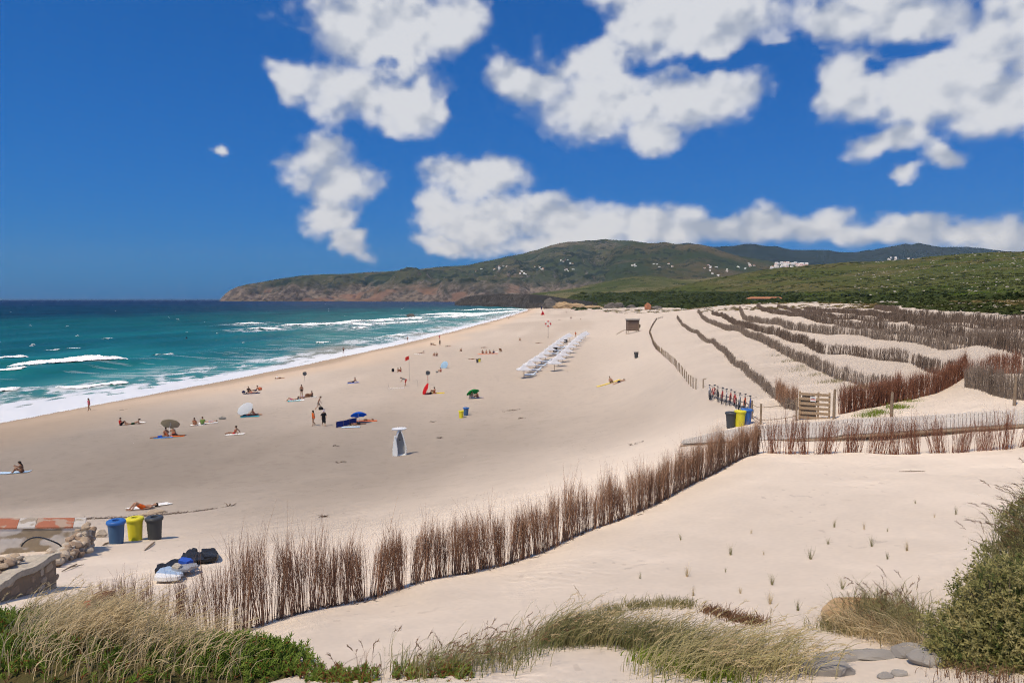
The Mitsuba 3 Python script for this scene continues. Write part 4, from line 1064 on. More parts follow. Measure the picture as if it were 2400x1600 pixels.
bin_(273, 1273, None, 'm_binblue_body', 'm_binblue', 'blue litter bin with round lid, left of the three near the ruin')
bin_(317.5, 1265, None, 'm_binyellow', 'm_binyellow', 'yellow litter bin between the blue and grey bins near the ruin')
bin_(363, 1263, None, 'm_bingrey', 'm_bingrey', 'dark grey litter bin, right of the three near the ruin')
bin_(1713, 1007, 8.3, 'm_bingrey', 'm_bingrey', 'dark grey litter bin left of the yellow one by the boardwalk', 1.0)
bin_(1734, 1004, 8.4, 'm_binyellow', 'm_binyellow', 'yellow litter bin by the boardwalk below the bicycles', 1.0)
bin_(1749, 998, 8.5, 'm_binblue', 'm_binblue', 'blue litter bin behind the yellow one by the boardwalk', 1.0)
bin_(1081, 979, None, 'm_binyellow', 'm_binyellow', 'yellow litter bin alone with a blue one in the middle of the beach', .97)
bin_(1092, 973, None, 'm_binblue_body', 'm_binblue', 'blue litter bin behind the yellow one in the middle of the beach', 1.05)
bin_(1119, 850, None, 'm_bingrey', 'm_bingrey', 'dark litter bin of the distant trio left of the white sunshades', .95)
bin_(1124, 848, None, 'm_binyellow', 'm_bingrey', 'yellow litter bin of the distant trio left of the white sunshades', .9)
t = thing('litter_bin', 'dark tapered litter basket standing alone right of the white sunshades', 'bin'); q = at(1491, 839)
part(t, 'basket', lathe([(0, 0), (.27, 0), (.40, 1.0), (.37, 1.0), (.25, .06), (0, .06)], 20), 'm_bingrey', 40, xf(q)); part(t, 'rim', lathe([(.40, .98), (.43, .99), (.43, 1.08), (.36, 1.08), (.36, .98)], 20), 'm_wood_grey', 40, xf(q))
t = thing('litter_bin', 'small dark litter basket right of the raised beach hut', 'bin'); q = at(1498, 772)
part(t, 'basket', lathe([(0, .5), (.32, .5), (.42, 1.5), (.38, 1.5), (.30, .56), (0, .56)], 16), 'm_dark', 40, xf(q)); part(t, 'stand', tube([q, q + [0, 0, .5]], .06, 8), 'm_wood')
for px, py, lab in ((1301, 824, 'dark round topped cabinet under the nearer white sunshades'), (1326, 803, 'dark round topped cabinet under the farther white sunshades')):
    q = at(px, py)
    t = thing('cabinet', lab, 'cabinet')
    part(t, 'body', lathe([(0, 0), (.5, 0), (.5, .95), (.44, 1.15), (.25, 1.27), (0, 1.3)], 20), 'm_dark', 40, xf(q)); part(t, 'door', mv(box((.5, .03, .8), (0, -.49, .5), .01), xf(q)), 'm_bingrey')

# ------------------------------------------------------------------ bicycles
mat('m_steel', (0.22, 0.22, 0.23), 0.4, 0.5, metallic=0.6); mat('m_tyre', (0.02, 0.02, 0.02), 0.8)
for nm, c in (('m_frame_red', (0.48, 0.02, 0.02)), ('m_frame_white', (0.70, 0.70, 0.70)), ('m_frame_black', (0.03, 0.03, 0.035)), ('m_frame_orange', (0.62, 0.10, 0.02)), ('m_frame_blue', (0.05, 0.10, 0.35))):
    mat(nm, c, 0.35, 0.5)


def torus(R, r, n=28, m=7):
    a = np.linspace(0, 2 * np.pi, n + 1)
    return tube(np.stack([R * np.cos(a), 0 * a, R * np.sin(a)], -1), r, m, cap=False)


def wheel_mesh():
    sp = [tube([[0, s * .03, 0], [.31 * math.cos(a), 0, .31 * math.sin(a)]], .0035, 3, False) for k, a in enumerate(np.arange(14) * 2 * np.pi / 14) for s in ((-1) ** k,)]
    return cat_(sp + [torus(.315, .011, 28, 5), tube([[0, -.045, 0], [0, .045, 0]], .022, 8)])


W_RIM, W_TYRE = mikit.ply(wheel_mesh(), 'm_steel'), mikit.ply(torus(.335, .021), 'm_tyre', smooth=True)
A_, B_, C_, D_, E_ = [-.43, 0, .335], [0, 0, .29], [-.17, 0, .80], [.38, 0, .78], [.58, 0, .335]
FRAME = mikit.ply(cat_([tube([B_, C_], .020, 7), tube([C_, D_], .019, 7), tube([D_, B_], .023, 7), tube([[-.43, .05, .335], [-.1, .03, .29], B_], .011, 6), tube([[-.43, -.05, .335], [-.1, -.03, .29], B_], .011, 6),
                        tube([[-.43, .05, .335], [-.17, .02, .76]], .010, 6), tube([[-.43, -.05, .335], [-.17, -.02, .76]], .010, 6), tube([D_, [.42, 0, .66]], .024, 7), tube([[.42, .05, .66], [.58, .05, .335]], .012, 6), tube([[.42, -.05, .66], [.58, -.05, .335]], .012, 6), tube([[.42, -.06, .66], [.42, .06, .66]], .016, 6)]), 'm_steel', smooth=40)
BAR = mikit.ply(cat_([tube([[.38, 0, .78], [.36, 0, .93]], .015, 6), tube([[.30, -.31, .96], [.36, -.18, .94], [.38, 0, .93], [.36, .18, .94], [.30, .31, .96]], .013, 6), tube([[.30, -.31, .96], [.27, -.33, .96]], .018, 6), tube([[.30, .31, .96], [.27, .33, .96]], .018, 6)]), 'm_steel', smooth=40)
SADDLE = mikit.ply(cat_([tube([[-.17, 0, .80], [-.20, 0, .92]], .014, 6), sphere(1, (-.22, 0, .945), 2, (.13, .075, .035)), sphere(1, (-.11, 0, .94), 2, (.09, .03, .025))]), 'm_dark', smooth=True)
CRANK = mikit.ply(cat_([torus(.09, .008, 18, 5), tube([[0, -.04, .02], [.10, -.06, -.13]], .011, 5), tube([[0, .04, -.02], [-.10, .06, .13]], .011, 5), box((.09, .05, .02), (.10, -.10, -.13)), box((.09, .05, .02), (-.10, .10, .13))]), 'm_dark')


def bicycle(q, rz, lean, mat_name, lab):
    t = thing('bicycle', lab, 'bicycle', 'bicycles parked in the rack')
    M = xf(q, rz, 1.0, lean)
    part(t, 'frame', FRAME, mat_name, M=M); part(t, 'handlebar', BAR, 'm_steel', M=M); part(t, 'saddle', SADDLE, 'm_dark', M=M); part(t, 'crank', CRANK, 'm_dark', M=M @ xf(B_))
    for c in (A_, E_):
        w = part(t, 'wheel', W_RIM, 'm_steel', M=M @ xf(c)); part(w, 'tyre', W_TYRE, 'm_tyre', M=M @ xf(c))


BK = [(1758, 968, 8.62), (1745, 961, 8.6), (1733, 957, 8.6), (1722, 952, 8.6), (1711, 945, 8.6), (1702, 942, 8.62), (1692, 938, 8.65), (1682, 933, 8.68), (1672, 928, 8.7), (1665, 924, 8.75)]
BC = ['m_frame_blue', 'm_frame_orange', 'm_frame_white', 'm_frame_red', 'm_frame_red', 'm_frame_white', 'm_frame_red', 'm_frame_black', 'm_frame_red', 'm_frame_white']
BL = ['blue bicycle nearest the blue bin, at the front end of the rack', 'orange bicycle second from the front of the rack', 'white bicycle third from the front of the rack', 'red bicycle fourth from the front of the rack', 'red bicycle in the middle of the rack, behind another red one', 'white bicycle in the middle of the rack behind two red ones',
      'red bicycle between the white and the black bicycle of the rack', 'black bicycle third from the far end of the rack', 'red bicycle second from the far end of the rack', 'white bicycle at the far end of the rack']
rack = []
for (px, py, z), c, lab in zip(BK, BC, BL):
    q = ray_z(px, py, z); q[2] = float(hz(q[0], q[1])) - 0.01
    bicycle(q, 250 + rng.normal(0, 7), rng.normal(0, 3), c, lab); rack.append(q + [0.05, 0.5, 0.42])
t = thing('bicycle_rack', 'low metal rack holding the row of bicycles', 'rack')
rack = np.array(rack)
part(t, 'rail', tube(rack, .022, 6), 'm_steel'); part(t, 'rail', tube(rack - [0, 0, .3], .022, 6), 'm_steel')
for q in rack[::3]:
    part(t, 'foot', tube([q - [0, 0, .48], q], .022, 6), 'm_steel')

def cloth(name, c, trans=0.5):
    scene[name] = {'type': 'principledthin', 'base_color': {'type': 'rgb', 'value': list(c)}, 'roughness': 0.8, 'diff_trans': 2 * trans, 'spec_trans': 0.0}
    return name


# ------------------------------------------------------------------ white sunshades, loungers, hut, ring, flags
cloth('m_canvas', (0.74, 0.76, 0.80), .25); mat('m_cushion', (0.50, 0.58, 0.68), 0.8)


def shade_mesh():
    w, h = 1.08, 0.86; n = 6
    c = [np.array([w * a, w * b, 0]) for a, b in ((-1, -1), (1, -1), (1, 1), (-1, 1))]; ap = np.array([0, 0, h])
    vs, fs = [], []
    for k in range(4):
        a, b = c[k], c[(k + 1) % 4]
        u, v = np.meshgrid(np.linspace(0, 1, n + 1), np.linspace(0, 1, n + 1), indexing='ij')
        g = a + (b - a) * u[..., None]; p = g + (ap - g) * v[..., None]
        p[..., 2] -= 0.16 * np.sin(np.pi * u) * (1 - v) * 0.5 + 0.10 * np.sin(np.pi * v)
        vs.append((p.reshape(-1, 3), grid_faces(n + 1, n + 1)))
        e = p[:, 0]; q = np.concatenate([e, e - [0, 0, .10]]); m = n + 1
        vs.append((q, np.array([[i, i + 1, i + 1 + m] for i in range(n)] + [[i, i + 1 + m, i + m] for i in range(n)])))
    return cat_(vs)


CANOPY = mikit.ply(shade_mesh(), 'm_canvas', smooth=20); POLE = mikit.ply(tube([[0, 0, -.2], [0, 0, 2.36]], .055, 8), 'm_wood', smooth=40)
STRUT = mikit.ply(cat_([tube([[0, 0, 1.35], [a * 1.02, b * 1.02, 1.53]], .018, 5) for a, b in ((-1, -1), (1, -1), (1, 1), (-1, 1))]), 'm_wood')


def sunshade(px, py, lab, grp):
    q = at(px, py); t = thing('sunshade', lab, 'sunshade', grp); M = xf(q, 16)
    part(t, 'canopy', CANOPY, 'm_canvas', M=M @ xf((0, 0, 1.52))); part(t, 'pole', POLE, 'm_wood', M=M); part(t, 'strut', STRUT, 'm_wood', M=M)
    return q


LOUNGE = [mikit.ply(box((1.9, .62, .09), (0, 0, .33), .02), 'm_cushion'), mikit.ply(mv(box((.62, .60, .08), (.31, 0, 0), .02), xf((.62, 0, .36), 0, 1, 0, -42)), 'm_cushion'), mikit.ply(cat_([box((.05, .05, .3), (a, b, .15)) for a in (-.8, .8) for b in (-.26, .26)] + [box((1.9, .04, .04), (0, b, .26)) for b in (-.29, .29)]), 'm_white')]


def lounger(q, rz, lab, grp):
    t = thing('sun_lounger', lab, 'lounger', grp); M = xf(q, rz)
    part(t, 'seat', LOUNGE[0], 'm_cushion', M=M); part(t, 'backrest', LOUNGE[1], 'm_cushion', M=M); part(t, 'frame', LOUNGE[2], 'm_white', M=M)


ORD = ['first', 'second', 'third', 'fourth', 'fifth', 'sixth', 'seventh', 'eighth', 'ninth', 'tenth', 'eleventh', 'twelfth', 'thirteenth']
ql0, ql1, qr0, qr1 = at(1228, 886), at(1334, 798), at(1299, 870), at(1373, 793)
for k in range(12):
    q = ql0 + (ql1 - ql0) * (k / 11) ** 1.06
    px = 1200 + FPX * q[0] / q[1]
    q[2] = float(hz(q[0], q[1])); t = thing('sunshade', f'white pyramid sunshade, {ORD[k]} from the front in the left row', 'sunshade', 'white sunshades in two rows on the beach'); M = xf(q, 16)
    part(t, 'canopy', CANOPY, 'm_canvas', M=M @ xf((0, 0, 1.52))); part(t, 'pole', POLE, 'm_wood', M=M); part(t, 'strut', STRUT, 'm_wood', M=M)
    if k < 9 and k not in (4, 8):
        for j, o in enumerate(((1.0, 1.5), (1.2, 2.7))):
            p = q + [o[0], o[1], 0]; p[2] = float(hz(p[0], p[1]))
            lounger(p, 12 + rng.normal(0, 4), f'pale blue sun lounger, {"nearer" if j == 0 else "farther"} of the pair behind the {ORD[k]} sunshade of the left row', 'sun loungers under the white sunshades')
for k in range(11):
    q = qr0 + (qr1 - qr0) * (k / 10) ** 1.06
    q[2] = float(hz(q[0], q[1])); t = thing('sunshade', f'white pyramid sunshade, {ORD[k]} from the front in the right row', 'sunshade', 'white sunshades in two rows on the beach'); M = xf(q, 16)
    part(t, 'canopy', CANOPY, 'm_canvas', M=M @ xf((0, 0, 1.52))); part(t, 'pole', POLE, 'm_wood', M=M); part(t, 'strut', STRUT, 'm_wood', M=M)

q = at(1482, 780)
mat('m_hut', proc(lambda p, n, uv: mix((0.15, 0.10, 0.075), (0.21, 0.15, 0.115), cell_rand(p.z * 7)) * (0.85 + 0.3 * noise(p.x * 3, p.y * 3, p.z * 8))), 0.8)
t = thing('beach_hut', 'brown wooden lifeguard hut on legs with a ramp', 'hut'); M = xf(q, 4)
part(t, 'wall', mv(box((3.05, 2.6, 2.75), (0, 0, 2.15), .03), M), 'm_hut'); part(t, 'roof', mv(box((3.4, 3.1, .42), (0, -.1, 3.74), .05), M), 'm_wood_grey'); part(t, 'floor', mv(box((3.25, 2.9, .12), (0, 0, .70)), M), 'm_wood')
for a in (-1.45, 1.45):
    for b in (-1.2, 1.2):
        part(t, 'leg', mv(box((.16, .16, 1.3), (a, b, .0)), M), 'm_wood')
part(t, 'ramp', mv(tube([[-1.6, 0, .74], [-2.6, -.2, .74], [-4.9, -2.0, -.3]], .09, 6), M), 'm_wood')
part(t, 'corner_board', mv(box((.12, .12, 2.75), (1.53, -1.31, 2.15)), M), 'm_wood_tan')

q = at(1284.6, 791)
t = thing('lifebuoy_sign', 'giant red and white lifebuoy ring on a tall pole', 'lifebuoy'); M = xf(q + [0, 0, 4.7], 0)
part(t, 'pole', tube([q - [0, 0, .3], q + [0, 0, 3.9]], .05, 8), 'm_wood_grey')
part(t, 'ring', mv(torus(.82, .20, 40, 8), M), 'm_signwhite', True)
for k in range(4):
    a = np.linspace(-.40, .40, 10) + k * math.pi / 2
    part(t, 'red_band', mv(tube(np.stack([.82 * np.cos(a), 0 * a, .82 * np.sin(a)], -1), .215, 8), M), 'm_red', 40)
part(t, 'foot', mv(sphere(.28, (0, 0, .05), 2, (1, 1, .6)), xf(q)), 'm_bingrey', True)

q = at(959, 893)
t = thing('flag', 'red beach flag on a thin tall pole', 'flag')
part(t, 'pole', tube([q - [0, 0, .3], q + [0, 0, 4.3]], .028, 6), 'm_wood_grey')
u, v = np.meshgrid(np.linspace(0, 1, 8), np.linspace(0, 1, 5), indexing='ij')
fl = np.stack([-u * .62, np.sin(u * 5 + v) * .09, 4.25 - v * .62 - u * .22], -1)
part(t, 'cloth', (fl.reshape(-1, 3) + q, grid_faces(8, 5)), 'm_red', True)
for px, py, h, lab, band in ((714.5, 892, 1.0, 'thin pole with a grey round board behind the standing bather', False), (1003, 903, 1.75, 'striped pole with a grey round board behind the red umbrella', True)):
    q = at(px, py)
    t = thing('marker', lab, 'marker pole')
    part(t, 'pole', tube([q - [0, 0, .3], q + [0, 0, h]], .03, 6), 'm_wood_grey')
    part(t, 'board', mv(lathe([(0, -.025), (.36, -.025), (.36, .025), (0, .025)], 20), xf(q + [0, 0, h + .25], 0, 1, 82)), 'm_bingrey')
    if band:
        for k in range(3):
            part(t, 'red_stripe', tube([q + [0, 0, .3 + .5 * k], q + [0, 0, .55 + .5 * k]], .034, 6), 'm_red')
for px, py, h, lab in ((978.5, 906, .95, 'thin pale stake between the fallen goal and the striped pole'), (1167, 895, .75, 'thin stake alone on the sand left of the white sunshades'), (1329, 874, .5, 'short thin stake right of the nearest sunshades')):
    q = at(px, py)
    solo('stake', tube([q - [0, 0, .3], q + [0.02, 0, h]], .022, 6), 'm_wood_grey', lab, 'stake')
q0, q1 = at(910, 911), at(946, 910)
t = thing('goal', 'white goal frame lying half buried in the sand', 'goal')
part(t, 'bar', tube([q0 + [0, 0, .04], (q0 + q1) / 2 + [0, 0, .02], q1 + [0, 0, .04]], .05, 8), 'm_signwhite', 40)
part(t, 'upright', tube([q0, q0 + [-.02, .1, .75]], .022, 6), 'm_wood_grey'); part(t, 'upright', tube([q1, q1 + [.05, .1, .30]], .04, 6), 'm_signwhite')

# ------------------------------------------------------------------ shower tower
mat('m_tower', proc(lambda p, n, uv: mi.Color3f(0.72, 0.75, 0.77) * (0.9 + 0.2 * fbm(p.x * 3, p.y * 3, p.z * 2, 3))), 0.4, 0.4); mat('m_towergrey', (0.30, 0.31, 0.33), 0.5)
q = at(938, 1067)


def ogive(w, h, n=16):
    z = np.linspace(0, 1, n); x = w / 2 * np.clip(1 - z ** 2.3, 0, 1) ** 0.72 * (0.90 + 0.10 * np.sin(np.pi * np.clip(z * 1.8, 0, 1)))
    x[-1] = 0.085
    return np.concatenate([np.stack([x, z * h], -1), np.stack([-x, z * h], -1)[::-1]])


def slab(poly, y0, y1):
    m = m3.CrossSection([np.asarray(poly)]).extrude(y1 - y0)
    v, f = man(m)
    return np.stack([v[:, 0], y0 + (y1 - y0) - v[:, 2], v[:, 1]], -1), f


t = thing('shower_tower', 'white surfboard shaped beach shower with a board on top', 'shower'); M = xf(q - [0, 0, .05], 14, 1.06)
outer = ogive(1.02, 2.12)
part(t, 'back_panel', mv(slab(outer, .30, .36), M), 'm_towergrey')
ring = m3.CrossSection([outer]) - m3.CrossSection([outer]).offset(-.085)
v, f = man(ring.extrude(.40)); part(t, 'rim', mv((np.stack([v[:, 0], .36 - v[:, 2], v[:, 1]], -1), f), M), 'm_tower', 30)
part(t, 'side_fin', mv(slab(ogive(.42, 1.62), -.06, .06), M @ xf((-.40, -.16, 0), -24)), 'm_tower', 30)
bd = np.array([[.60 * math.cos(a), .235 * math.sin(a)] for a in np.arange(32) * 2 * np.pi / 32])
v, f = man(m3.CrossSection([bd]).extrude(.07)); part(t, 'top_board', mv((v, f), M @ xf((-.05, .12, 2.10), 8, 1, 14)), 'm_tower', 30)
part(t, 'threshold', mv(box((.95, .34, .10), (0, .10, .05), .02), M), 'm_tower'); part(t, 'tap', mv(cat_([tube([[0, .30, 1.25], [0, .16, 1.25]], .03, 8), sphere(.05, (0, .16, 1.25), 1)]), M), 'm_dark'); part(t, 'neck', mv(tube([[0, .2, 1.95], [0, .2, 2.16]], .11, 10), M), 'm_towergrey', 40)
# ------------------------------------------------------------------ people
def V(*a):
    return np.array(a, float)


def mir(p):
    return V(-p[0], p[1], p[2])


# a pose: pelvis, shoulder middle, head, where the face looks, then for the left and right side (elbow, wrist) and (knee, ankle, toe); metres, facing +y
POSES = {
    'stand': (V(0, 0, .92), V(0, -.01, 1.40), V(0, .03, 1.60), V(0, 1, -.15), [(V(-.24, -.03, 1.12), V(-.23, .08, .88)), (V(.25, -.02, 1.11), V(.20, .14, .93))], [(V(-.10, .02, .49), V(-.12, -.02, .07), V(-.14, .15, .03)), (V(.10, .03, .49), V(.11, .0, .07), V(.15, .16, .03))]),
    'walk': (V(0, 0, .91), V(0, .04, 1.39), V(0, .08, 1.59), V(0, 1, -.25), [(V(-.24, .08, 1.13), V(-.21, .26, .95)), (V(.24, -.14, 1.12), V(.23, -.18, .87))], [(V(-.09, .16, .50), V(-.09, -.02 + .16, .08), V(-.09, .32, .04)), (V(.09, .02, .48), V(.09, -.30, .14), V(.09, -.20, .03))]),
    'stride': (V(0, 0, .88), V(0, .16, 1.34), V(0, .30, 1.52), V(0, 1, -.5), [(V(-.23, .22, 1.08), V(-.18, .34, .86)), (V(.23, .0, 1.07), V(.22, .02, .82))], [(V(-.09, .24, .52), V(-.09, .20, .08), V(-.09, .36, .03)), (V(.09, -.03, .46), V(.09, -.36, .16), V(.09, -.27, .03))]),
    'bend': (V(0, -.10, .90), V(0, .40, 1.10), V(0, .60, 1.14), V(0, .6, -.8), [(V(-.24, .46, .86), V(-.16, .62, .66)), (V(.24, .46, .86), V(.16, .62, .64))], [(V(-.12, .0, .49), V(-.13, -.06, .07), V(-.14, .11, .03)), (V(.12, .02, .49), V(.14, -.04, .07), V(.15, .13, .03))]),
    'knees': (V(0, 0, .12), V(0, -.07, .58), V(0, .02, .79), V(0, 1, -.3), [(V(-.27, .06, .36), V(-.15, .32, .45)), (V(.27, .06, .36), V(.15, .32, .45))], [(V(-.13, .40, .47), V(-.14, .52, .07), V(-.15, .68, .03)), (V(.13, .42, .46), V(.13, .56, .07), V(.14, .72, .03))]),
    'read': (V(0, 0, .12), V(0, .05, .57), V(0, .16, .77), V(0, 1, -.6), [(V(-.24, .26, .40), V(-.10, .46, .52)), (V(.24, .26, .40), V(.10, .46, .53))], [(V(-.15, .42, .36), V(-.08, .62, .07), V(-.1, .77, .05)), (V(.15, .44, .30), V(.06, .70, .07), V(.06, .86, .05))]),
    'lean': (V(0, 0, .12), V(0, -.28, .52), V(0, -.22, .74), V(0, 1, -.1), [(V(-.28, -.42, .30), V(-.30, -.50, .05)), (V(.28, -.42, .30), V(.30, -.50, .05))], [(V(-.10, .44, .24), V(-.10, .84, .07), V(-.12, .90, .18)), (V(.12, .44, .14), V(.13, .88, .07), V(.15, .93, .19))]),
    'back': (V(0, 0, .11), V(0, -.47, .13), V(0, -.72, .16), V(0, .25, 1), [(V(-.30, -.30, .07), V(-.25, -.06, .06)), (V(.30, -.32, .08), V(.20, -.10, .20))], [(V(-.10, .36, .43), V(-.11, .58, .07), V(-.11, .76, .04)), (V(.11, .38, .38), V(.12, .64, .07), V(.12, .82, .04))]),
    'flat': (V(0, 0, .11), V(0, -.47, .12), V(0, -.72, .13), V(0, .1, 1), [(V(-.32, -.28, .06), V(-.30, -.02, .05)), (V(.32, -.28, .06), V(.30, -.02, .05))], [(V(-.11, .44, .10), V(-.13, .86, .06), V(-.17, .92, .16)), (V(.11, .44, .12), V(.12, .86, .06), V(.17, .92, .16))]),
    'prone': (V(0, 0, .12), V(0, .46, .12), V(0, .71, .13), V(.6, .2, -.4), [(V(-.36, .56, .06), V(-.16, .76, .05)), (V(.36, .56, .06), V(.16, .78, .05))], [(V(-.11, -.44, .08), V(-.13, -.86, .07), V(-.14, -.98, .05)), (V(.11, -.44, .08), V(.14, -.86, .07), V(.15, -.98, .05))]),
    'elbows': (V(0, 0, .12), V(0, .43, .33), V(0, .56, .53), V(0, 1, -.15), [(V(-.21, .55, .06), V(-.06, .74, .06)), (V(.21, .55, .06), V(.06, .76, .06))], [(V(-.10, -.44, .08), V(-.12, -.86, .07), V(-.13, -.98, .05)), (V(.11, -.44, .08), V(.10, -.80, .26), V(.10, -.86, .40))]),
}


def hull(*sp):
    ms = []
    for c, r in sp:
        v = HS0 if r < .02 else HS[0]
        ms.append(v * r + c)
    return m3.Manifold.hull_points(np.vstack(ms))


HS = sphere(1.0, sub=1)
HS0 = sphere(1.0, sub=0)[0]


def limbs(P):
    pel, sh, head, look, arms, legs = P
    look = look / np.linalg.norm(look)
    side = V(1, 0, 0)
    up = sh - pel; up /= np.linalg.norm(up)
    return pel, sh, head, look, arms, legs, side, up


def body_mesh(P):
    pel, sh, head, look, arms, legs, side, up = limbs(P)
    waist = pel + (sh - pel) * .42
    B = [hull((sh - side * .13 - up * .03, .075), (sh + side * .13 - up * .03, .075), (sh - side * .09 - up * .17, .10), (sh + side * .09 - up * .17, .10)),
         hull((sh - side * .09 - up * .17, .10), (sh + side * .09 - up * .17, .10), (waist - side * .065, .088), (waist + side * .065, .088)),
         hull((waist - side * .065, .088), (waist + side * .065, .088), (pel - side * .085, .095), (pel + side * .085, .095))]
    neck = sh + (head - sh) * .30
    chin = head - up * .055 + look * .035
    B += [hull((sh + up * .02, .062), (neck + (head - sh) * .25, .052)), hull((head + up * .03 - look * .012, .088), (chin, .058), (head - look * .035, .082)), hull((head + look * .10 - up * .012, .013), (head + look * .085 + up * .02, .012), (head + look * .085 - up * .03, .016))]
    ear = np.cross(look, up); ear /= np.linalg.norm(ear) + 1e-9
    B += [hull((head + ear * s * .088, .016), (head + ear * s * .088 + up * .03, .016)) for s in (-1, 1)]
    for s, (el, wr) in zip((-1, 1), arms):
        s0 = sh + side * s * .165 - up * .02
        B += [hull((sh + side * s * .12 - up * .03, .07), (s0, .055)), hull((s0, .054), (el, .041)), hull((el, .041), (wr, .029))]
        d = wr - el; d /= np.linalg.norm(d)
        a = np.cross(d, side); a = a / (np.linalg.norm(a) + 1e-9) if np.linalg.norm(a) > .2 else V(0, 0, 1); b = np.cross(d, a)
        B.append(hull((wr, .026), (wr + d * .075 + a * .028, .017), (wr + d * .075 - a * .028, .017)))
        for k in range(4):
            r0 = wr + d * .08 + a * (.031 - .021 * k); L = (.068, .078, .072, .056)[k]
            m1 = r0 + d * L * .6 - b * .012 * s; B += [hull((r0, .0095), (m1, .0088)), hull((m1, .0088), (m1 + d * L * .4 - b * .022 * s, .0078))]
        t0 = wr + d * .03 + a * .03; B += [hull((t0, .012), (t0 + d * .035 + a * .028, .0105)), hull((t0 + d * .035 + a * .028, .0105), (t0 + d * .062 + a * .034, .009))]
    for s, (kn, an, toe) in zip((-1, 1), legs):
        h0 = pel + side * s * .088 - up * .03
        calf = kn + (an - kn) * .3
        back = np.cross(kn - h0, side); back /= np.linalg.norm(back) + 1e-9
        B += [hull((h0, .088), (kn, .056)), hull((kn, .055), (calf, .054)), hull((calf, .054), (an, .036))]
        B += [hull((an, .038), (an + (an - toe) * .18 - V(0, 0, .02) * (an[2] > .05), .032), (toe, .026), (toe + side * .02 * s, .024))]
    m = B[0]
    m = m3.Manifold.batch_boolean(B, m3.OpType.Add)
    m = m.refine_to_length(.085)
    v, f = man(m)
    t = trimesh.Trimesh(v, f, process=True)
    trimesh.smoothing.filter_taubin(t, .45, -.47, iterations=4)
    return np.asarray(t.vertices), np.asarray(t.faces)


def cloth_mesh(P, kind):
    pel, sh, head, look, arms, legs, side, up = limbs(P)
    waist = pel + (sh - pel) * .42; B = []
    g = .014
    if kind in ('trunks', 'briefs', 'bikini', 'knee', 'suit', 'robe'):
        top = pel + up * (.07 if kind != 'robe' else .2)
        B.append(hull((top - side * .08, .096 + g), (top + side * .08, .096 + g), (pel - side * .09 - up * .02, .10 + g), (pel + side * .09 - up * .02, .10 + g)))
        f_ = {'trunks': .52, 'briefs': .10, 'bikini': .10, 'suit': .08, 'knee': .95, 'robe': 1.25}[kind]
        for s, (kn, an, toe) in zip((-1, 1), legs):
            h0 = pel + side * s * .088 - up * .03
            e = h0 + (kn - h0) * min(f_, 1.0)
            B.append(hull((h0, .092 + g), (e, .092 + g - .020 * f_)))
            if f_ > 1: B.append(hull((kn, .075), (kn + (an - kn) * .45, .07)))
        if kind == 'robe' and pel[2] > .5: B.append(hull(*[(pel + side * s * .11 - up * .1, .11) for s in (-1, 1)], *[(l[0], .085) for l in legs]))
    if kind in ('bikini', 'suit', 'shirt', 'robe'):
        c = sh - up * .17
        if kind == 'bikini': B.append(hull(*[(c + side * s * .085 + u * up, .098 + g) for s in (-1, 1) for u in (-.01, .015)]))
        else:
            B.append(hull(*[(sh + side * s * .12 - up * .05, .072 + g) for s in (-1, 1)], *[(c + side * s * .09, .10 + g) for s in (-1, 1)]))
            B.append(hull(*[(c + side * s * .09, .10 + g) for s in (-1, 1)], *[(waist + side * s * .07, .09 + g) for s in (-1, 1)]))
            B.append(hull(*[(waist + side * s * .07, .09 + g) for s in (-1, 1)], *[(pel + side * s * .085 + up * .03, .098 + g) for s in (-1, 1)]))
        if kind in ('shirt', 'robe'):
            for s, (el, wr) in zip((-1, 1), arms):
                s0 = sh + side * s * .165 - up * .02
                B.append(hull((sh + side * s * .12 - up * .03, .075 + g), (s0, .058 + g)))
                B.append(hull((s0, .058 + g), (s0 + (el - s0) * (.75 if kind == 'shirt' else 1), .050 + g)))
    v, f = man(m3.Manifold.batch_boolean(B, m3.OpType.Add).refine_to_length(.07))
    t = trimesh.Trimesh(v, f, process=True); trimesh.smoothing.filter_taubin(t, .4, -.42, iterations=2)
    return np.asarray(t.vertices), np.asarray(t.faces)


def hair_mesh(P, long):
    pel, sh, head, look, arms, legs, side, up = limbs(P)
    B = [hull((head + up * .045 - look * .02, .093), (head + up * .01 - look * .05, .088), (head + up * .055 + look * .03, .070))]
    if long: B += [hull((head - look * .06, .085), (head - look * .085 - up * .10, .065)), hull((head - look * .085 - up * .10, .065), (sh - look * .09 - up * .04, .045))]
    v, f = man(m3.Manifold.batch_boolean(B, m3.OpType.Add).refine_to_length(.06))
    v = v + (meshkit.fbm(v * 22, 2, 3) - .5)[:, None] * .02 * (v - head) / .09
    return v, f


CACHE = {}


def cached(key, fn):
    if key not in CACHE: CACHE[key] = mikit.ply(fn(), 'm_skin', smooth=True)
    return CACHE[key]


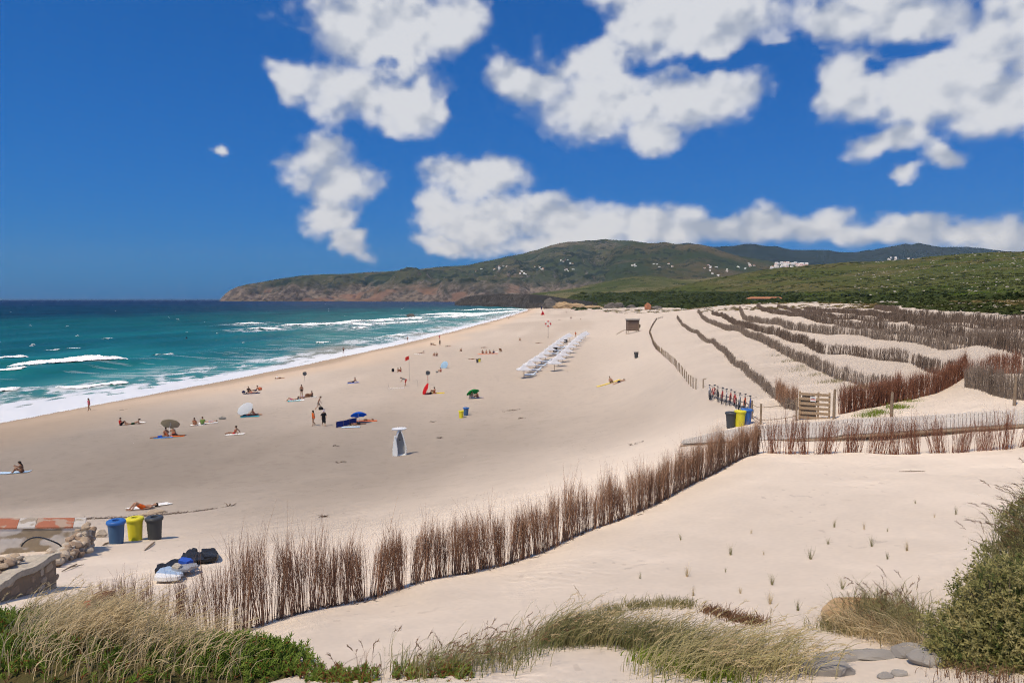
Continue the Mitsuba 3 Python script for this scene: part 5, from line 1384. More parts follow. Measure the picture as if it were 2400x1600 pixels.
for nm, c in (('m_skin', (0.42, 0.235, 0.150)), ('m_skin_tan', (0.29, 0.145, 0.085)), ('m_skin_fair', (0.52, 0.33, 0.235))):
    mat(nm, proc((lambda c: lambda p, n, uv: mi.Color3f(*c) * (0.9 + 0.2 * noise(p.x * 9, p.y * 9, p.z * 9)))(c)), 0.55, 0.35)
mat('m_hair_dark', (0.020, 0.014, 0.010), 0.6); mat('m_hair_brown', (0.075, 0.042, 0.022), 0.6)
CL = {'black': (.015, .015, .018), 'red': (.48, .025, .02), 'orange': (.72, .13, .02), 'green': (.20, .33, .08), 'darkgreen': (.02, .05, .025), 'blue': (.03, .09, .42), 'navy': (.018, .025, .07), 'white': (.72, .72, .70), 'pink': (.50, .10, .16), 'grey': (.20, .20, .19), 'teal': (.04, .36, .42), 'yellow': (.70, .50, .06), 'pale_blue': (.40, .55, .70), 'coral': (.62, .16, .07), 'brown': (.14, .07, .04), 'lilac': (.40, .36, .46), 'skyblue': (.09, .28, .70)}
for k, c in CL.items():
    mat('c_' + k, c, 0.85, 0.15)


def person(px, py, pose, face, label, wear=(), skin='m_skin', hair='m_hair_dark', long=False, s=1.0, group=None, up=0.0, hat=None):
    """face: the direction the figure faces in degrees, clockwise from straight away from the camera (90 = to the right)"""
    q = at(px, py); t = thing('person', label, 'person', group)
    # lie along the slope of the sand
    M = xf(q + [0, 0, up], -face, s * (1 if pose in ('stand', 'walk', 'stride', 'bend') else 1.0))
    if pose not in ('stand', 'walk', 'stride', 'bend'):
        gx = float(hz(q[0] + .5, q[1]) - hz(q[0] - .5, q[1])); gy = float(hz(q[0], q[1] + .5) - hz(q[0], q[1] - .5))
        nrm = V(-gx, -gy, 1); nrm /= np.linalg.norm(nrm)
        y_ = M[:3, 1] / s; y_ = y_ - nrm * (y_ @ nrm); y_ /= np.linalg.norm(y_)
        M[:3, :3] = np.stack([np.cross(y_, nrm), y_, nrm], 1) * s
    P = POSES[pose]
    part(t, 'body', cached(('b', pose), lambda: body_mesh(P)), skin, M=M)
    part(t, 'hair', cached(('h', pose, long), lambda: hair_mesh(P, long)), hair, M=M)
    for kind, col in wear:
        nm = {'trunks': 'swim_trunks', 'briefs': 'swim_briefs', 'bikini': 'bikini', 'suit': 'swimsuit', 'knee': 'shorts', 'shirt': 'shirt', 'robe': 'robe'}[kind]
        part(t, nm, cached(('c', pose, kind), lambda: cloth_mesh(P, kind)), 'c_' + col, M=M)
    if hat:
        h = P[2]
        part(t, 'hat', mv(lathe([(0, .15), (.07, .145), (.10, .09), (.105, .05), (.18, .03), (.18, .02), (.10, .04), (.0, .1)], 16), M @ xf(h)), hat, 40)
    return t, q, M


def towel(px, py, w, l, turn, col, label, dx=0.0, dy=0.0, group=None):
    """a towel spread on the sand; turn: direction of its long side, clockwise from straight away"""
    q = at(px, py); a = math.radians(turn); d = V(math.sin(a), math.cos(a)); n_ = V(math.cos(a), -math.sin(a))
    u, v = np.meshgrid(np.linspace(-.5, .5, 12), np.linspace(-.5, .5, 7), indexing='ij')
    x = q[0] + dx + d[0] * u * l + n_[0] * v * w; y = q[1] + dy + d[1] * u * l + n_[1] * v * w
    z = hz(x, y) + .03 + .035 * meshkit.fbm(np.stack([x * 3, y * 3, 0 * x], -1), 2, 7)
    vv = np.stack([x, y, z], -1).reshape(-1, 3); f = grid_faces(12, 7)
    n = len(vv)
    return solo('towel', (np.vstack([vv, vv - [0, 0, .012]]), np.vstack([f, f[:, ::-1] + n])), 'c_' + col, label, 'towel', group, smooth=False)


def bag(px, py, s, col, label, cat='bag', name='bag', sz=(1, .7, .8), mat_name=None):
    q = at(px, py); k = len(labels)
    v, f = sphere(1.0, sub=3)
    v = np.sign(v) * np.abs(v) ** .75
    v = v * (1 + .25 * (meshkit.fbm(v * 1.7 + k, 3, 5)[:, None] - .5)) * np.array(sz) * s
    t = thing(name, label, cat)
    part(t, 'body', (v + q + [0, 0, sz[2] * s * .8], f), mat_name or 'c_' + col, True)
    a = np.linspace(0, np.pi, 9)
    part(t, 'strap', tube(np.stack([np.cos(a) * s * .5, 0 * a, np.sin(a) * s * .5 + sz[2] * s * 1.35], -1) + q, .018, 5), 'c_black')
    return t


def parasol(px, py, r, h, tilt_to, tilt, col, label, under=None, drop=.32, pole_lean=None):
    """domed beach umbrella: foot, radius, height; leans towards tilt_to (degrees clockwise from straight away) by tilt"""
    q = at(px, py); t = thing('beach_umbrella', label, 'umbrella')
    n = 8; ring = []
    for u in np.linspace(0, 1, 7):
        a = np.arange(48) * 2 * np.pi / 48
        sc = 1 - .06 * np.abs(np.sin(a * n / 2)) * u
        ring.append(np.stack([r * u * np.cos(a) * sc, r * u * np.sin(a) * sc, -drop * r * u ** 2 * (1 - .15 * np.abs(np.sin(a * n / 2)))], -1))
    v = np.concatenate(ring); f = grid_faces(7, 48)
    i, j = np.meshgrid(np.arange(6), np.arange(48), indexing='ij')
    f = np.stack([i * 48 + j, (i + 1) * 48 + j, (i + 1) * 48 + (j + 1) % 48, i * 48 + (j + 1) % 48], -1).reshape(-1, 4); f = np.vstack([f[:, [0, 1, 2]], f[:, [0, 2, 3]]])
    a = math.radians(tilt_to); b = math.radians(tilt)
    ax = V(math.sin(a) * math.sin(b), math.cos(a) * math.sin(b), math.cos(b))
    x_ = np.cross([0.3, 0.9, 0.1], ax); x_ /= np.linalg.norm(x_); R = np.eye(4); R[:3, 0] = x_; R[:3, 1] = np.cross(ax, x_); R[:3, 2] = ax
    pole = np.array([q - [0, 0, .3], q + [0, 0, h * .45], q + V(0, 0, h * .45) + ax * h * .55])
    R[:3, 3] = pole[-1]
    part(t, 'canopy', mv((v, f), R), col, True)
    part(t, 'pole', tube(pole, .02, 6), 'm_signwhite', 40)
    rb = cat_([tube(np.stack([np.linspace(.02, r * .97, 6) * math.cos(k), np.linspace(.02, r * .97, 6) * math.sin(k), -drop * np.linspace(.02, r * .97, 6) ** 2 / r - .012], -1), .008, 4) for k in np.arange(n) * 2 * np.pi / n])
    part(t, 'ribs', mv(rb, R), 'm_wood_grey')
    return t, q


tan, fair = 'm_skin_tan', 'm_skin_fair'
# nearest bathers
person(334, 1194, 'back', 222, 'person lying on the back with raised knees in orange trunks on a white towel', [('trunks', 'orange')], up=.03)
towel(350, 1187, .85, 2.3, 42, 'white', 'long white towel under the person in orange trunks')
person(52, 1108, 'read', 262, 'person with dark hair sitting and reading at the left edge', [('bikini', 'brown')], skin=tan, long=True, up=.05)
towel(30, 1108, .95, 2.4, 82, 'pale_blue', 'pale blue towel under the reading person at the left edge')
bag(50, 1106, .17, 'navy', 'small dark bag on the pale blue towel at the left edge')
person(209, 962, 'walk', 200, 'person in a pink top walking along the foam edge', [('suit', 'pink')], skin=tan, long=True)
# left middle
person(283, 997, 'knees', 80, 'person in a red shirt sitting beside a sunbather', [('shirt', 'red'), ('knee', 'black')])
person(314, 994, 'elbows', 72, 'person in black trunks propped on the elbows right of the red shirt', [('trunks', 'darkgreen')])
towel(329, 990, .7, 1.0, 75, 'white', 'small white towel in front of the person propped on the elbows')
parasol(397, 1024, .92, 1.6, 350, 40, cloth('m_olive', (0.36, 0.32, 0.21), .4), 'olive umbrella tilted so that its underside shows', drop=.2)
person(389, 1022, 'knees', 160, 'person in orange shorts sitting left of the olive umbrella pole', [('trunks', 'orange')], skin=tan)
person(407, 1019, 'lean', 140, 'person leaning back right of the olive umbrella pole', [('trunks', 'coral')], skin=tan)
person(377, 1025, 'prone', 60, 'person in blue trunks lying face down left of the olive umbrella', [('trunks', 'blue')], skin=tan)
towel(409, 1022, 1.0, 1.9, 75, 'orange', 'bright orange towel below the olive umbrella')
towel(383, 1025, .9, 1.7, 70, 'skyblue', 'bright blue towel left of the olive umbrella pole')
person(456, 996, 'knees', 140, 'tanned person sitting left of the green shirt', [('bikini', 'coral')], skin=tan, long=True, s=.92)
person(475, 995, 'knees', 330, 'person in a green hooded top sitting with the back to the camera', [('shirt', 'green'), ('trunks', 'darkgreen')], hair='m_hair_brown')
person(491, 990, 'flat', 250, 'pale person lying right of the green shirt', [('bikini', 'lilac')], skin=fair)
towel(488, 991, 1.0, 2.0, 70, 'white', 'white towel right of the person in the green top')
towel(463, 996, .8, 1.5, 75, 'white', 'narrow white towel left of the person in the green top')
bag(521, 982, .28, 'grey', 'grey brown heap of clothes alone on the sand', 'clothes', 'clothes_heap', (1.4, .8, .5))
person(549, 1017, 'lean', 275, 'person in a red bikini leaning back alone with legs to the left', [('bikini', 'red')], skin=tan)
towel(551, 1018, .8, 1.8, 85, 'white', 'small pale towel under the person in the red bikini')
# white umbrella group
parasol(579, 975, 1.0, 1.35, 200, 42, cloth('m_umbwhite', (0.66, 0.70, 0.73), .3), 'white umbrella leaning over two sunbathers')
person(597, 973, 'lean', 95, 'person with legs stretched to the right beside the white umbrella', [('bikini', 'coral')])
person(583, 974, 'prone', 70, 'person lying face down below the white umbrella', [('trunks', 'red')], skin=tan)
towel(586, 976, .9, 2.1, 80, 'teal', 'turquoise towel below the white umbrella')
bag(573, 975, .2, 'navy', 'dark bag left of the turquoise towel')
# upper left groups
person(583, 919, 'knees', 130, 'dark dressed person sitting left in the pair near the water', [('shirt', 'black'), ('knee', 'black')])
person(600, 916, 'lean', 240, 'taller person sitting right in the pair near the water', [('trunks', 'navy')], skin=tan)
person(590, 921, 'flat', 80, 'person lying in front of the pair near the water', [('bikini', 'coral')])
bag(609, 914, .32, 'coral', 'coral red bag right of the pair near the water')
bag(571, 921, .25, 'navy', 'dark blue bag at the left end of the pair near the water')
towel(590, 922, 1.0, 2.4, 80, 'navy', 'dark towel under the pair near the water')
person(655, 887, 'flat', 85, 'person lying alone just below the wet sand', [('trunks', 'brown')])
bag(650, 887, .26, 'white', 'white bag at the head of the person lying below the wet sand')
person(707, 929, 'stand', 180, 'person in dark briefs standing beside a lying group', [('briefs', 'black')], skin=tan)
person(684, 938, 'back', 250, 'person lying with raised knees at the left end of the group', [('trunks', 'pink')])
person(699, 936, 'prone', 70, 'person lying in the middle of the group in front of the standing one', [('bikini', 'navy')])
person(712, 931, 'flat', 80, 'person lying right of the middle of the group', [('bikini', 'lilac')], skin=tan)
person(731, 930, 'knees', 300, 'person sitting at the right end of the group', [('bikini', 'black')], skin=tan, s=.95)
bag(721, 930, .34, 'brown', 'brown bag between the lying and the sitting person of the group')
towel(696, 938, 1.0, 2.0, 72, 'white', 'white towel under the middle of the group')
towel(690, 939, .9, 1.8, 72, 'teal', 'turquoise towel at the left end of the group')
towel(735, 930, .6, 1.0, 72, 'white', 'small white towel right of the sitting person of the group')
person(746, 960, 'stride', 75, 'person in grey trunks leaning forward in stride', [('trunks', 'grey')], s=1.03)
bag(752, 960, .27, 'black', 'black bag right of the striding person')
person(735, 997, 'walk', 215, 'dark haired person in an orange swimsuit walking beside one in black', [('suit', 'orange')], skin=tan, s=.97, long=True)
person(759, 998, 'walk', 150, 'person with a pale hat and a black robe walking', [('robe', 'black')], hat='c_lilac', s=1.0)
# windbreak
q0, q1, q2 = at(788, 1003), at(812, 998), at(836, 992)
t = thing('windbreak', 'dark blue cloth windbreak beside the bright blue umbrella', 'windbreak')
mat('m_windbreak', (0.018, 0.035, 0.20), 0.85)
w = np.linspace(0, 1, 15); A = np.stack([np.interp(w, [0, .5, 1], [q0[j], q1[j], q2[j]]) for j in range(3)], -1); A[:, 1] += .05 * np.sin(w * 12)
vv = np.concatenate([A + [0, 0, .04], A + [0, 0, .66]]); ff = np.array([[i, i + 1, i + 16] for i in range(14)] + [[i, i + 16, i + 15] for i in range(14)])
vv = np.concatenate([vv, vv + [0, .012, 0]]); part(t, 'cloth', (vv, np.vstack([ff, ff[:, ::-1] + 30])), 'm_windbreak')
for i in (0, 5, 9, 14):
    part(t, 'stake', tube([A[i] - [0, .02, .3], A[i] + [0, -.02, .80]], .016, 6), 'm_wood')
parasol(841, 991, .92, 1.22, 340, 24, cloth('m_umbblue', (0.012, 0.105, 0.60), .3), 'bright blue umbrella at the end of the windbreak', drop=.42)
person(838, 995, 'flat', 60, 'person lying in the shade of the bright blue umbrella', [('trunks', 'black')], skin=tan)
person(858, 986, 'prone', 70, 'person lying on the orange towel right of the bright blue umbrella', [('trunks', 'brown')])
towel(858, 987, .9, 2.4, 72, 'coral', 'coral towel right of the bright blue umbrella')
towel(822, 1001, .8, 1.9, 78, 'pale_blue', 'pale blue towel in front of the windbreak')
# centre
person(829, 896, 'lean', 240, 'person leaning back on a blue towel alone in the centre of the beach', [('trunks', 'black')], skin=tan)
towel(828, 897, .9, 1.9, 75, 'blue', 'blue towel under the person leaning back in the centre of the beach')
person(933, 871, 'knees', 110, 'smaller person of the pair sitting beside a black bag', [('bikini', 'coral')], s=.85)
person(939, 871, 'knees', 240, 'bigger person of the pair sitting beside a black bag', [('trunks', 'red')], skin=tan)
bag(921, 871, .33, 'black', 'black rucksack left of the sitting pair', 'rucksack', 'rucksack', (.7, .6, 1.1))
person(950, 904, 'bend', 270, 'person with a grey top and red trousers bending over beside the goal', [('shirt', 'grey'), ('knee', 'red')], s=1.1)
parasol(1003, 923, 1.0, 1.1, 250, 66, cloth('m_umbred', (0.62, 0.030, 0.035), .3), 'red umbrella laid low on its side', drop=.22)
person(1018, 921, 'knees', 250, 'person sitting upright right of the red umbrella', [('bikini', 'red')], skin=tan)
person(1008, 923, 'flat', 70, 'person lying between the red umbrella and the sitting person', [('trunks', 'black')], skin=tan)
towel(1024, 921, .9, 2.2, 80, 'yellow', 'yellow towel right of the red umbrella')
parasol(1110, 934, .95, 1.25, 320, 30, cloth('m_umbgreen', (0.015, 0.23, 0.055), .3), 'green umbrella over two crouching people', drop=.45)
person(1106, 933, 'knees', 200, 'person crouching left below the green umbrella', [('trunks', 'white')], skin=fair)
person(1120, 931, 'read', 240, 'person sitting right below the green umbrella', [('bikini', 'coral')], skin=tan)
towel(1117, 933, .9, 1.9, 70, 'lilac', 'lilac towel below the green umbrella')
person(1033, 872, 'knees', 260, 'person with a red back sitting below the pale blue umbrella', [('shirt', 'red')], s=.95)
bag(1024, 873, .2, 'grey', 'grey bag left of the person with the red back')
parasol(1043, 862, .95, .9, 215, 62, cloth('m_umbpale', (0.42, 0.62, 0.78), .3), 'pale blue umbrella lying low on the sand', drop=.25)
person(1433, 897, 'knees', 170, 'person sitting on a yellow towel alone on the right of the beach', [('trunks', 'black')])
towel(1426, 899, 1.1, 3.2, 82, 'yellow', 'yellow towel alone on the right of the beach')
person(1452, 896, 'prone', 75, 'person lying behind the yellow towel on the right of the beach', [('trunks', 'navy')])
# far bathers
far_ = [(1030, 795, 'stand', 200, 'far person standing upright just above the wet sand', 'suit', 'pink'), (1031, 809, 'stand', 150, 'far dark dressed person standing below another one near the wet sand', 'robe', 'black'),
        (1011, 809, 'knees', 180, 'far person sitting left of the dark dressed standing one', 'shirt', 'black'), (1017, 809, 'lean', 120, 'far person leaning back left of the dark dressed standing one', 'trunks', 'brown'),
        (1050, 812, 'flat', 85, 'far person lying right of the dark dressed standing one', 'shirt', 'black'), (988, 828, 'elbows', 80, 'far person propped up alone below the water line', 'trunks', 'brown'),
        (1018, 834, 'knees', 200, 'left person of a far pair sitting side by side', 'bikini', 'coral'), (1024, 834, 'knees', 180, 'right person of a far pair sitting side by side', 'trunks', 'black'),
        (1081, 823, 'knees', 200, 'far person sitting alone left of the row of four', 'trunks', 'brown'), (1131, 828, 'knees', 160, 'first from the left of four people sitting in a row', 'bikini', 'red'), (1140, 828, 'knees', 190, 'second from the left of four people sitting in a row', 'bikini', 'coral'),
        (1148, 828, 'knees', 170, 'third from the left of four people sitting in a row', 'trunks', 'red'), (1156, 828, 'lean', 210, 'fourth from the left of four people sitting in a row', 'shirt', 'navy'), (1134, 815, 'flat', 80, 'far person lying behind the row of four', 'trunks', 'black'),
        (1107, 842, 'flat', 85, 'far person lying behind the distant trio of bins', 'trunks', 'brown'), (955, 799, 'walk', 180, 'far person wading in the thin foam', 'trunks', 'navy'), (805, 827, 'stand', 180, 'person wading in the foam nearer than the other wader', 'trunks', 'black'),
        (1219, 798, 'knees', 200, 'far person sitting left of the lifebuoy ring', 'trunks', 'brown'), (1262, 804, 'flat', 85, 'far person lying below the foot of the lifebuoy pole', 'trunks', 'black'), (1349, 789, 'stand', 180, 'person standing between the far ends of the sunshade rows', 'shirt', 'coral'),
        (1337, 748, 'stand', 180, 'left of two tiny people standing far above the lifebuoy ring', 'trunks', 'black'), (1340, 748, 'walk', 180, 'right of two tiny people standing far above the lifebuoy ring', 'trunks', 'navy'), (1312, 750, 'flat', 85, 'tiny person lying far up the beach right of the lifebuoy ring', 'shirt', 'black'),
        (1361, 749, 'knees', 180, 'tiny person sitting far up the beach left of the hut', 'shirt', 'black'), (1193, 749, 'stand', 180, 'tiny dark person standing at the far water line', 'shirt', 'black'), (1197, 742, 'walk', 180, 'tiny person walking behind the dark one at the far water line', 'trunks', 'black'),
        (1327, 734, 'stand', 180, 'tiny person standing near the rocks at the far end of the beach', 'shirt', 'black'), (1288, 730, 'flat', 85, 'tiny person lying near the far end of the beach', 'shirt', 'navy'), (1338, 730, 'flat', 85, 'tiny person lying in front of the ochre rocks', 'shirt', 'black')]
for px, py, pose, face, lab, kind, col in far_:
    person(px, py, pose, face, lab, [(kind, col)], skin=tan if len(lab) % 2 else 'm_skin')
towel(980, 829, .9, 1.9, 80, 'white', 'white towel left of the far person propped up alone')
towel(1143, 829, 1.2, 5.0, 84, 'coral', 'long coral towel below the row of four')
towel(1162, 826, .8, 1.4, 80, 'white', 'small white towel at the right end of the row of four')
q = at(1173, 824)
t = thing('deck_chair', 'dark folding beach chair right of the row of four', 'chair')
part(t, 'seat', mv(box((.6, 1.0, .05), (0, 0, 0)), xf(q + [0, 0, .5], 20, 1, 38)), 'c_brown'); part(t, 'frame', mv(cat_([tube([[s * .3, -.4, 0], [s * .3, .5, .9]], .03, 5) for s in (-1, 1)] + [tube([[s * .3, .4, 0], [s * .3, -.3, .5]], .03, 5) for s in (-1, 1)]), xf(q, 20)), 'm_wood')
# far flags, rock and buoy
q = at(1272, 738)
t = thing('tent', 'small red pyramid tent at the far end of the beach', 'tent')
part(t, 'cloth', (np.array([[-1.7, -1.2, 0], [1.7, -1.2, 0], [1.7, 1.2, 0], [-1.7, 1.2, 0], [0, 0, 3.9]]) + q, np.array([[0, 1, 4], [1, 2, 4], [2, 3, 4], [3, 0, 4]])), 'm_umbred'); part(t, 'door', (np.array([[-.5, -1.24, 0], [.5, -1.24, 0], [0, -.68, 1.8]]) + q, np.array([[0, 1, 2]])), 'c_black')
q = at(1270, 728)
t = thing('banner', 'dark curved feather banner before the low dark cliff', 'banner')
u = np.linspace(0, 1, 9); c = np.stack([-.9 * u ** 3 + .6 * u, 0 * u, 1.2 + 4.6 * u], -1)
part(t, 'pole', tube(np.vstack([[[0, 0, 0]], c]) + q, .05, 5), 'm_dark')
part(t, 'cloth', (np.concatenate([c, c + np.stack([-1.3 * np.sin(np.pi * np.clip(u * .8 + .15, 0, 1)), 0 * u, 0 * u], -1)]) + q, np.array([[i, i + 1, i + 10] for i in range(8)] + [[i, i + 10, i + 9] for i in range(8)])), 'c_navy')
q = ray_z(963, 743, 0)
v, f = rock(2.6, 91, 3, (1.5, 1, .9), .5); solo('boulder', (v + q + [0, 0, .8], f), 'm_greyrock', 'dark rock standing in the far surf', 'boulder')
q = ray_z(437, 797, 0)
t = thing('buoy', 'small dark buoy floating on the sea', 'buoy'); part(t, 'float', sphere(.55, q + [0, 0, .35], 2), 'm_dark', True); part(t, 'top', tube([q + [0, 0, .7], q + [0, 0, 1.3]], .12, 6), 'm_dark')
# ------------------------------------------------------------------ plants in the foreground
def thin_leaf(name, c0, c1, f=6.0, trans=0.3):
    return leaf_mat(name, c0, c1, f, trans)


thin_leaf('m_iceplant', (0.17, 0.29, 0.045), (0.36, 0.46, 0.11), 5.0, 0.4); thin_leaf('m_iceplant_red', (0.22, 0.075, 0.040), (0.30, 0.14, 0.05), 5.0, 0.2)
thin_leaf('m_straw', (0.50, 0.40, 0.225), (0.80, 0.67, 0.43), 7.0, 0.3); thin_leaf('m_marram', (0.20, 0.19, 0.085), (0.42, 0.37, 0.19), 5.0, 0.3); thin_leaf('m_marram_green', (0.13, 0.165, 0.06), (0.26, 0.28, 0.12), 5.0, 0.3)
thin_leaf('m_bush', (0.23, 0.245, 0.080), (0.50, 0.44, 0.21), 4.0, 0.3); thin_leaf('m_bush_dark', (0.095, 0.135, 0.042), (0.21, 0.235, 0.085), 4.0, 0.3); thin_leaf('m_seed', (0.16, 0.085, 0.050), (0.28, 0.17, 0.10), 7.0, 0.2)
thin_leaf('m_dunegrass', (0.36, 0.33, 0.15), (0.60, 0.52, 0.29), 6.0, 0.3)
thin_leaf('m_lime', (0.17, 0.26, 0.03), (0.28, 0.34, 0.06), 5.0, 0.3)


def ice_plant(name, pts, label, n_shoot, spread, hgt, seed, red=.06):
    """trailing shoots, each with pairs of fat three-edged leaves; pts: centres on the ground"""
    g = np.random.default_rng(seed)
    lv, lr, st = [], [], []
    pts = np.array(pts)
    for k in range(n_shoot):
        c = pts[g.integers(len(pts))] + np.append(g.normal(0, spread, 2), 0)
        base = V(c[0], c[1], float(c[2]))
        dirn = V(*g.normal(0, .55, 2), 1.0); dirn /= np.linalg.norm(dirn)
        L = hgt * g.uniform(.5, 1.15)
        n = int(4 + L / .035)
        tip = base + dirn * L
        st.append((base, tip))
        for j in range(n):
            u = (j + 1) / n; p = base + (tip - base) * u
            a0 = j * 1.6 + g.uniform(0, .4)
            for s in (0, np.pi):
                o = np.cross(dirn, V(math.cos(a0 + s), math.sin(a0 + s), .1)); o /= np.linalg.norm(o)
                ll = g.uniform(.045, .085) * (1.1 - .35 * u)
                e = p + o * ll * .62 + dirn * ll * .85
                (lr if g.random() < red else lv).append((p, e))
    t = thing(name, label, 'plant')
    for nm, arr, m_ in (('leaves', lv, 'm_iceplant'), ('red_leaves', lr, 'm_iceplant_red')):
        if len(arr) < 3: continue
        b, e = np.array([a[0] for a in arr]), np.array([a[1] for a in arr])
        part(t, nm, sticks(b, e, .0095, .0028, None, seg=1, sides=3), m_, kind='stuff')
    b, e = np.array([a[0] for a in st]), np.array([a[1] for a in st])
    part(t, 'stems', sticks(b - [0, 0, .05], e, .006, .003), 'm_brush_red', kind='stuff')
    return t


def grass(name, label, centres, n, hgt, spread, lean, m_, w=.006, cat='grass', heads=0, head_m='m_straw', droop=.25, kind='stuff', cover=None, seg=4):
    """tufts of blades; centres on the ground; lean: common wind lean (x, y)"""
    c = np.array(centres)[rng.integers(len(centres), size=n)]
    b = c + np.column_stack([rng.normal(0, spread, (n, 2)), np.zeros(n)])
    b[:, 2] = np.minimum(hz(b[:, 0], b[:, 1]), c[:, 2] + .1) - .02 if cover is None else c[:, 2]
    h = hgt * np.clip(rng.normal(1, .25, n), .35, 1.7)
    off = np.column_stack([rng.normal(lean[0], .32, n), rng.normal(lean[1], .28, n)]) * h[:, None]
    tip = b + np.column_stack([off, h * rng.uniform(.55, 1, n)])
    bend = np.column_stack([-off * .25, h * droop * .5])
    ms = blades(b, tip, w * rng.uniform(.6, 1.3, n), bend, seg)
    t = thing(name, label, cat, None, kind)
    part(t, 'blades', ms, m_, kind='stuff')
    if heads:
        k = rng.choice(n, heads, replace=False)
        d = tip[k] - b[k]; d[:, 2] *= .3; d /= np.linalg.norm(d, axis=1, keepdims=True)
        e = tip[k] + d * hgt * .30 + np.column_stack([np.zeros((heads, 2)), -rng.uniform(-.1, .08, heads) * hgt])
        hb = tip[k]
        fr = []
        for u in np.linspace(0, 1, 9):
            q = hb * (1 - u) + e * u + V(0, 0, 1) * (np.sin(np.pi * u) * hgt * .03)
            fr.append(sticks(q, q + d * .035 + rng.normal(0, .012, (heads, 3)), .0042, .0016))
        part(t, 'seed_heads', cat_(fr), head_m, kind='stuff')
    return t


def ground_px(lst):
    return [ray_d(*c) if len(c) == 3 else at(*c) for c in lst]


def gp(px, d):
    y = d; x = d * (px - 1200) / FPX
    return V(x, y, float(hz(x, y)))


def mound(cent, r, h, seed, n=40):
    """bumpy low heap of earth and roots that carries a plant mat"""
    a, u = np.meshgrid(np.linspace(0, 2 * np.pi, n, endpoint=False), np.linspace(0, 1, 14), indexing='ij')
    rr = np.array(r)
    x = cent[0] + np.cos(a) * u * rr[0] * (1 + .25 * (meshkit.fbm(np.stack([np.cos(a) * 1.5 + seed, np.sin(a) * 1.5, 0 * a], -1), 3, seed) - .5))
    y = cent[1] + np.sin(a) * u * rr[1] * (1 + .25 * (meshkit.fbm(np.stack([np.cos(a) * 1.5 + seed, np.sin(a) * 1.5, 0 * a], -1), 3, seed + 1) - .5))
    z = hz(x, y) - .04 + h * np.clip(1 - u ** 2, 0, 1) ** .8 * (.7 + .7 * meshkit.fbm(np.stack([x * 1.6, y * 1.6, 0 * x], -1), 3, seed + 2))
    return np.stack([x, y, z], -1)


def mound_mesh(P):
    n, m = P.shape[:2]
    return P.reshape(-1, 3), grid_faces(n, m, True)


bump('m_litter', {'type': 'principled', 'base_color': proc(lambda p, n, uv: mix((0.10, 0.075, 0.035), (0.06, 0.07, 0.025), fbm(p.x * 9, p.y * 9, p.z * 9, 3))), 'roughness': 0.95, 'specular': 0.1}, lambda p, n, uv: fbm(p.x * 26, p.y * 26, p.z * 26, 3) * .03, .004)
# lower left: green mats with dry grass over them
M1 = mound(gp(120, 9.9), (2.2, 1.2), .32, 5); M2 = mound(gp(495, 8.9), (1.15, .7), .30, 9); M3 = mound(gp(200, 8.7), (2.6, .9), .30, 12)
pl = struct('plant_bed', mound_mesh(M1), 'm_litter', True, 'earth and dead leaves under the plants at the lower left')
put(free('plant_bed__side'), mound_mesh(M2), 'm_litter', True); put(free('plant_bed__front'), mound_mesh(M3), 'm_litter', True)
flat = lambda M: M.reshape(-1, 3)
ice_plant('ice_plant', flat(M1)[::2], 'green fleshy leaved plant mat behind the dry grass at the lower left', 1250, .11, .20, 3)
ice_plant('ice_plant', flat(M2)[::2], 'bright green fleshy plant mat at the bottom left beside open sand', 1200, .06, .20, 4)
ice_plant('ice_plant', flat(M3)[::3], 'green fleshy plants among the dry grass at the bottom left corner', 700, .11, .17, 6, .12)
cm = np.vstack([flat(M1)[::3], flat(M3)[::2]])
sel = cm[(cm[:, 0] / cm[:, 1] * FPX + 1200 > 20) & (cm[:, 0] / cm[:, 1] * FPX + 1200 < 520)]
grass('dry_grass', 'dry straw coloured grass leaning right over the green mat at the lower left', sel, 3300, .44, .13, (.50, .10), 'm_straw', .0095, heads=240, cover=1, droop=.3)
grass('dry_grass', 'greener grass mixed into the dry grass at the lower left', sel, 1100, .32, .15, (.30, .05), 'm_marram', .009, cover=1)
grass('dry_grass', 'few tall dry stalks rising in front of the rubble wall', [gp(px, d) + [0, 0, .2] for px, d in ((10, 10), (60, 10), (110, 10.4), (160, 10.6), (220, 10.8), (260, 10.8), (40, 9.6))], 160, .50, .10, (.45, .1), 'm_straw', .006, heads=60, cover=1)
fl = []
for k in range(16):
    q = gp(rng.uniform(150, 300), 11) + [0, 0, .35 + rng.uniform(0, .25)]
    a = np.arange(24) * 2 * np.pi / 24
    b = np.repeat(q[None], 24, 0); e = b + np.stack([np.cos(a) * .035, np.sin(a) * .035 - .01, .012 + 0 * a], -1)
    fl.append(blades(b, e, .009, 0 * b, 2))
thin_leaf('m_petal', (0.55, 0.16, 0.14), (0.70, 0.32, 0.26), 9.0, 0.4)
solo('flowers', cat_(fl), 'm_petal', 'pinkish red flowers of the fleshy plants below the rubble wall', 'flowers', kind='stuff')

ice_plant('ice_plant', flat(mound(gp(30, 8.5), (1.0, .6), .25, 21))[::2], 'green fleshy plants in the very corner at the bottom left', 420, .10, .18, 31, .1)
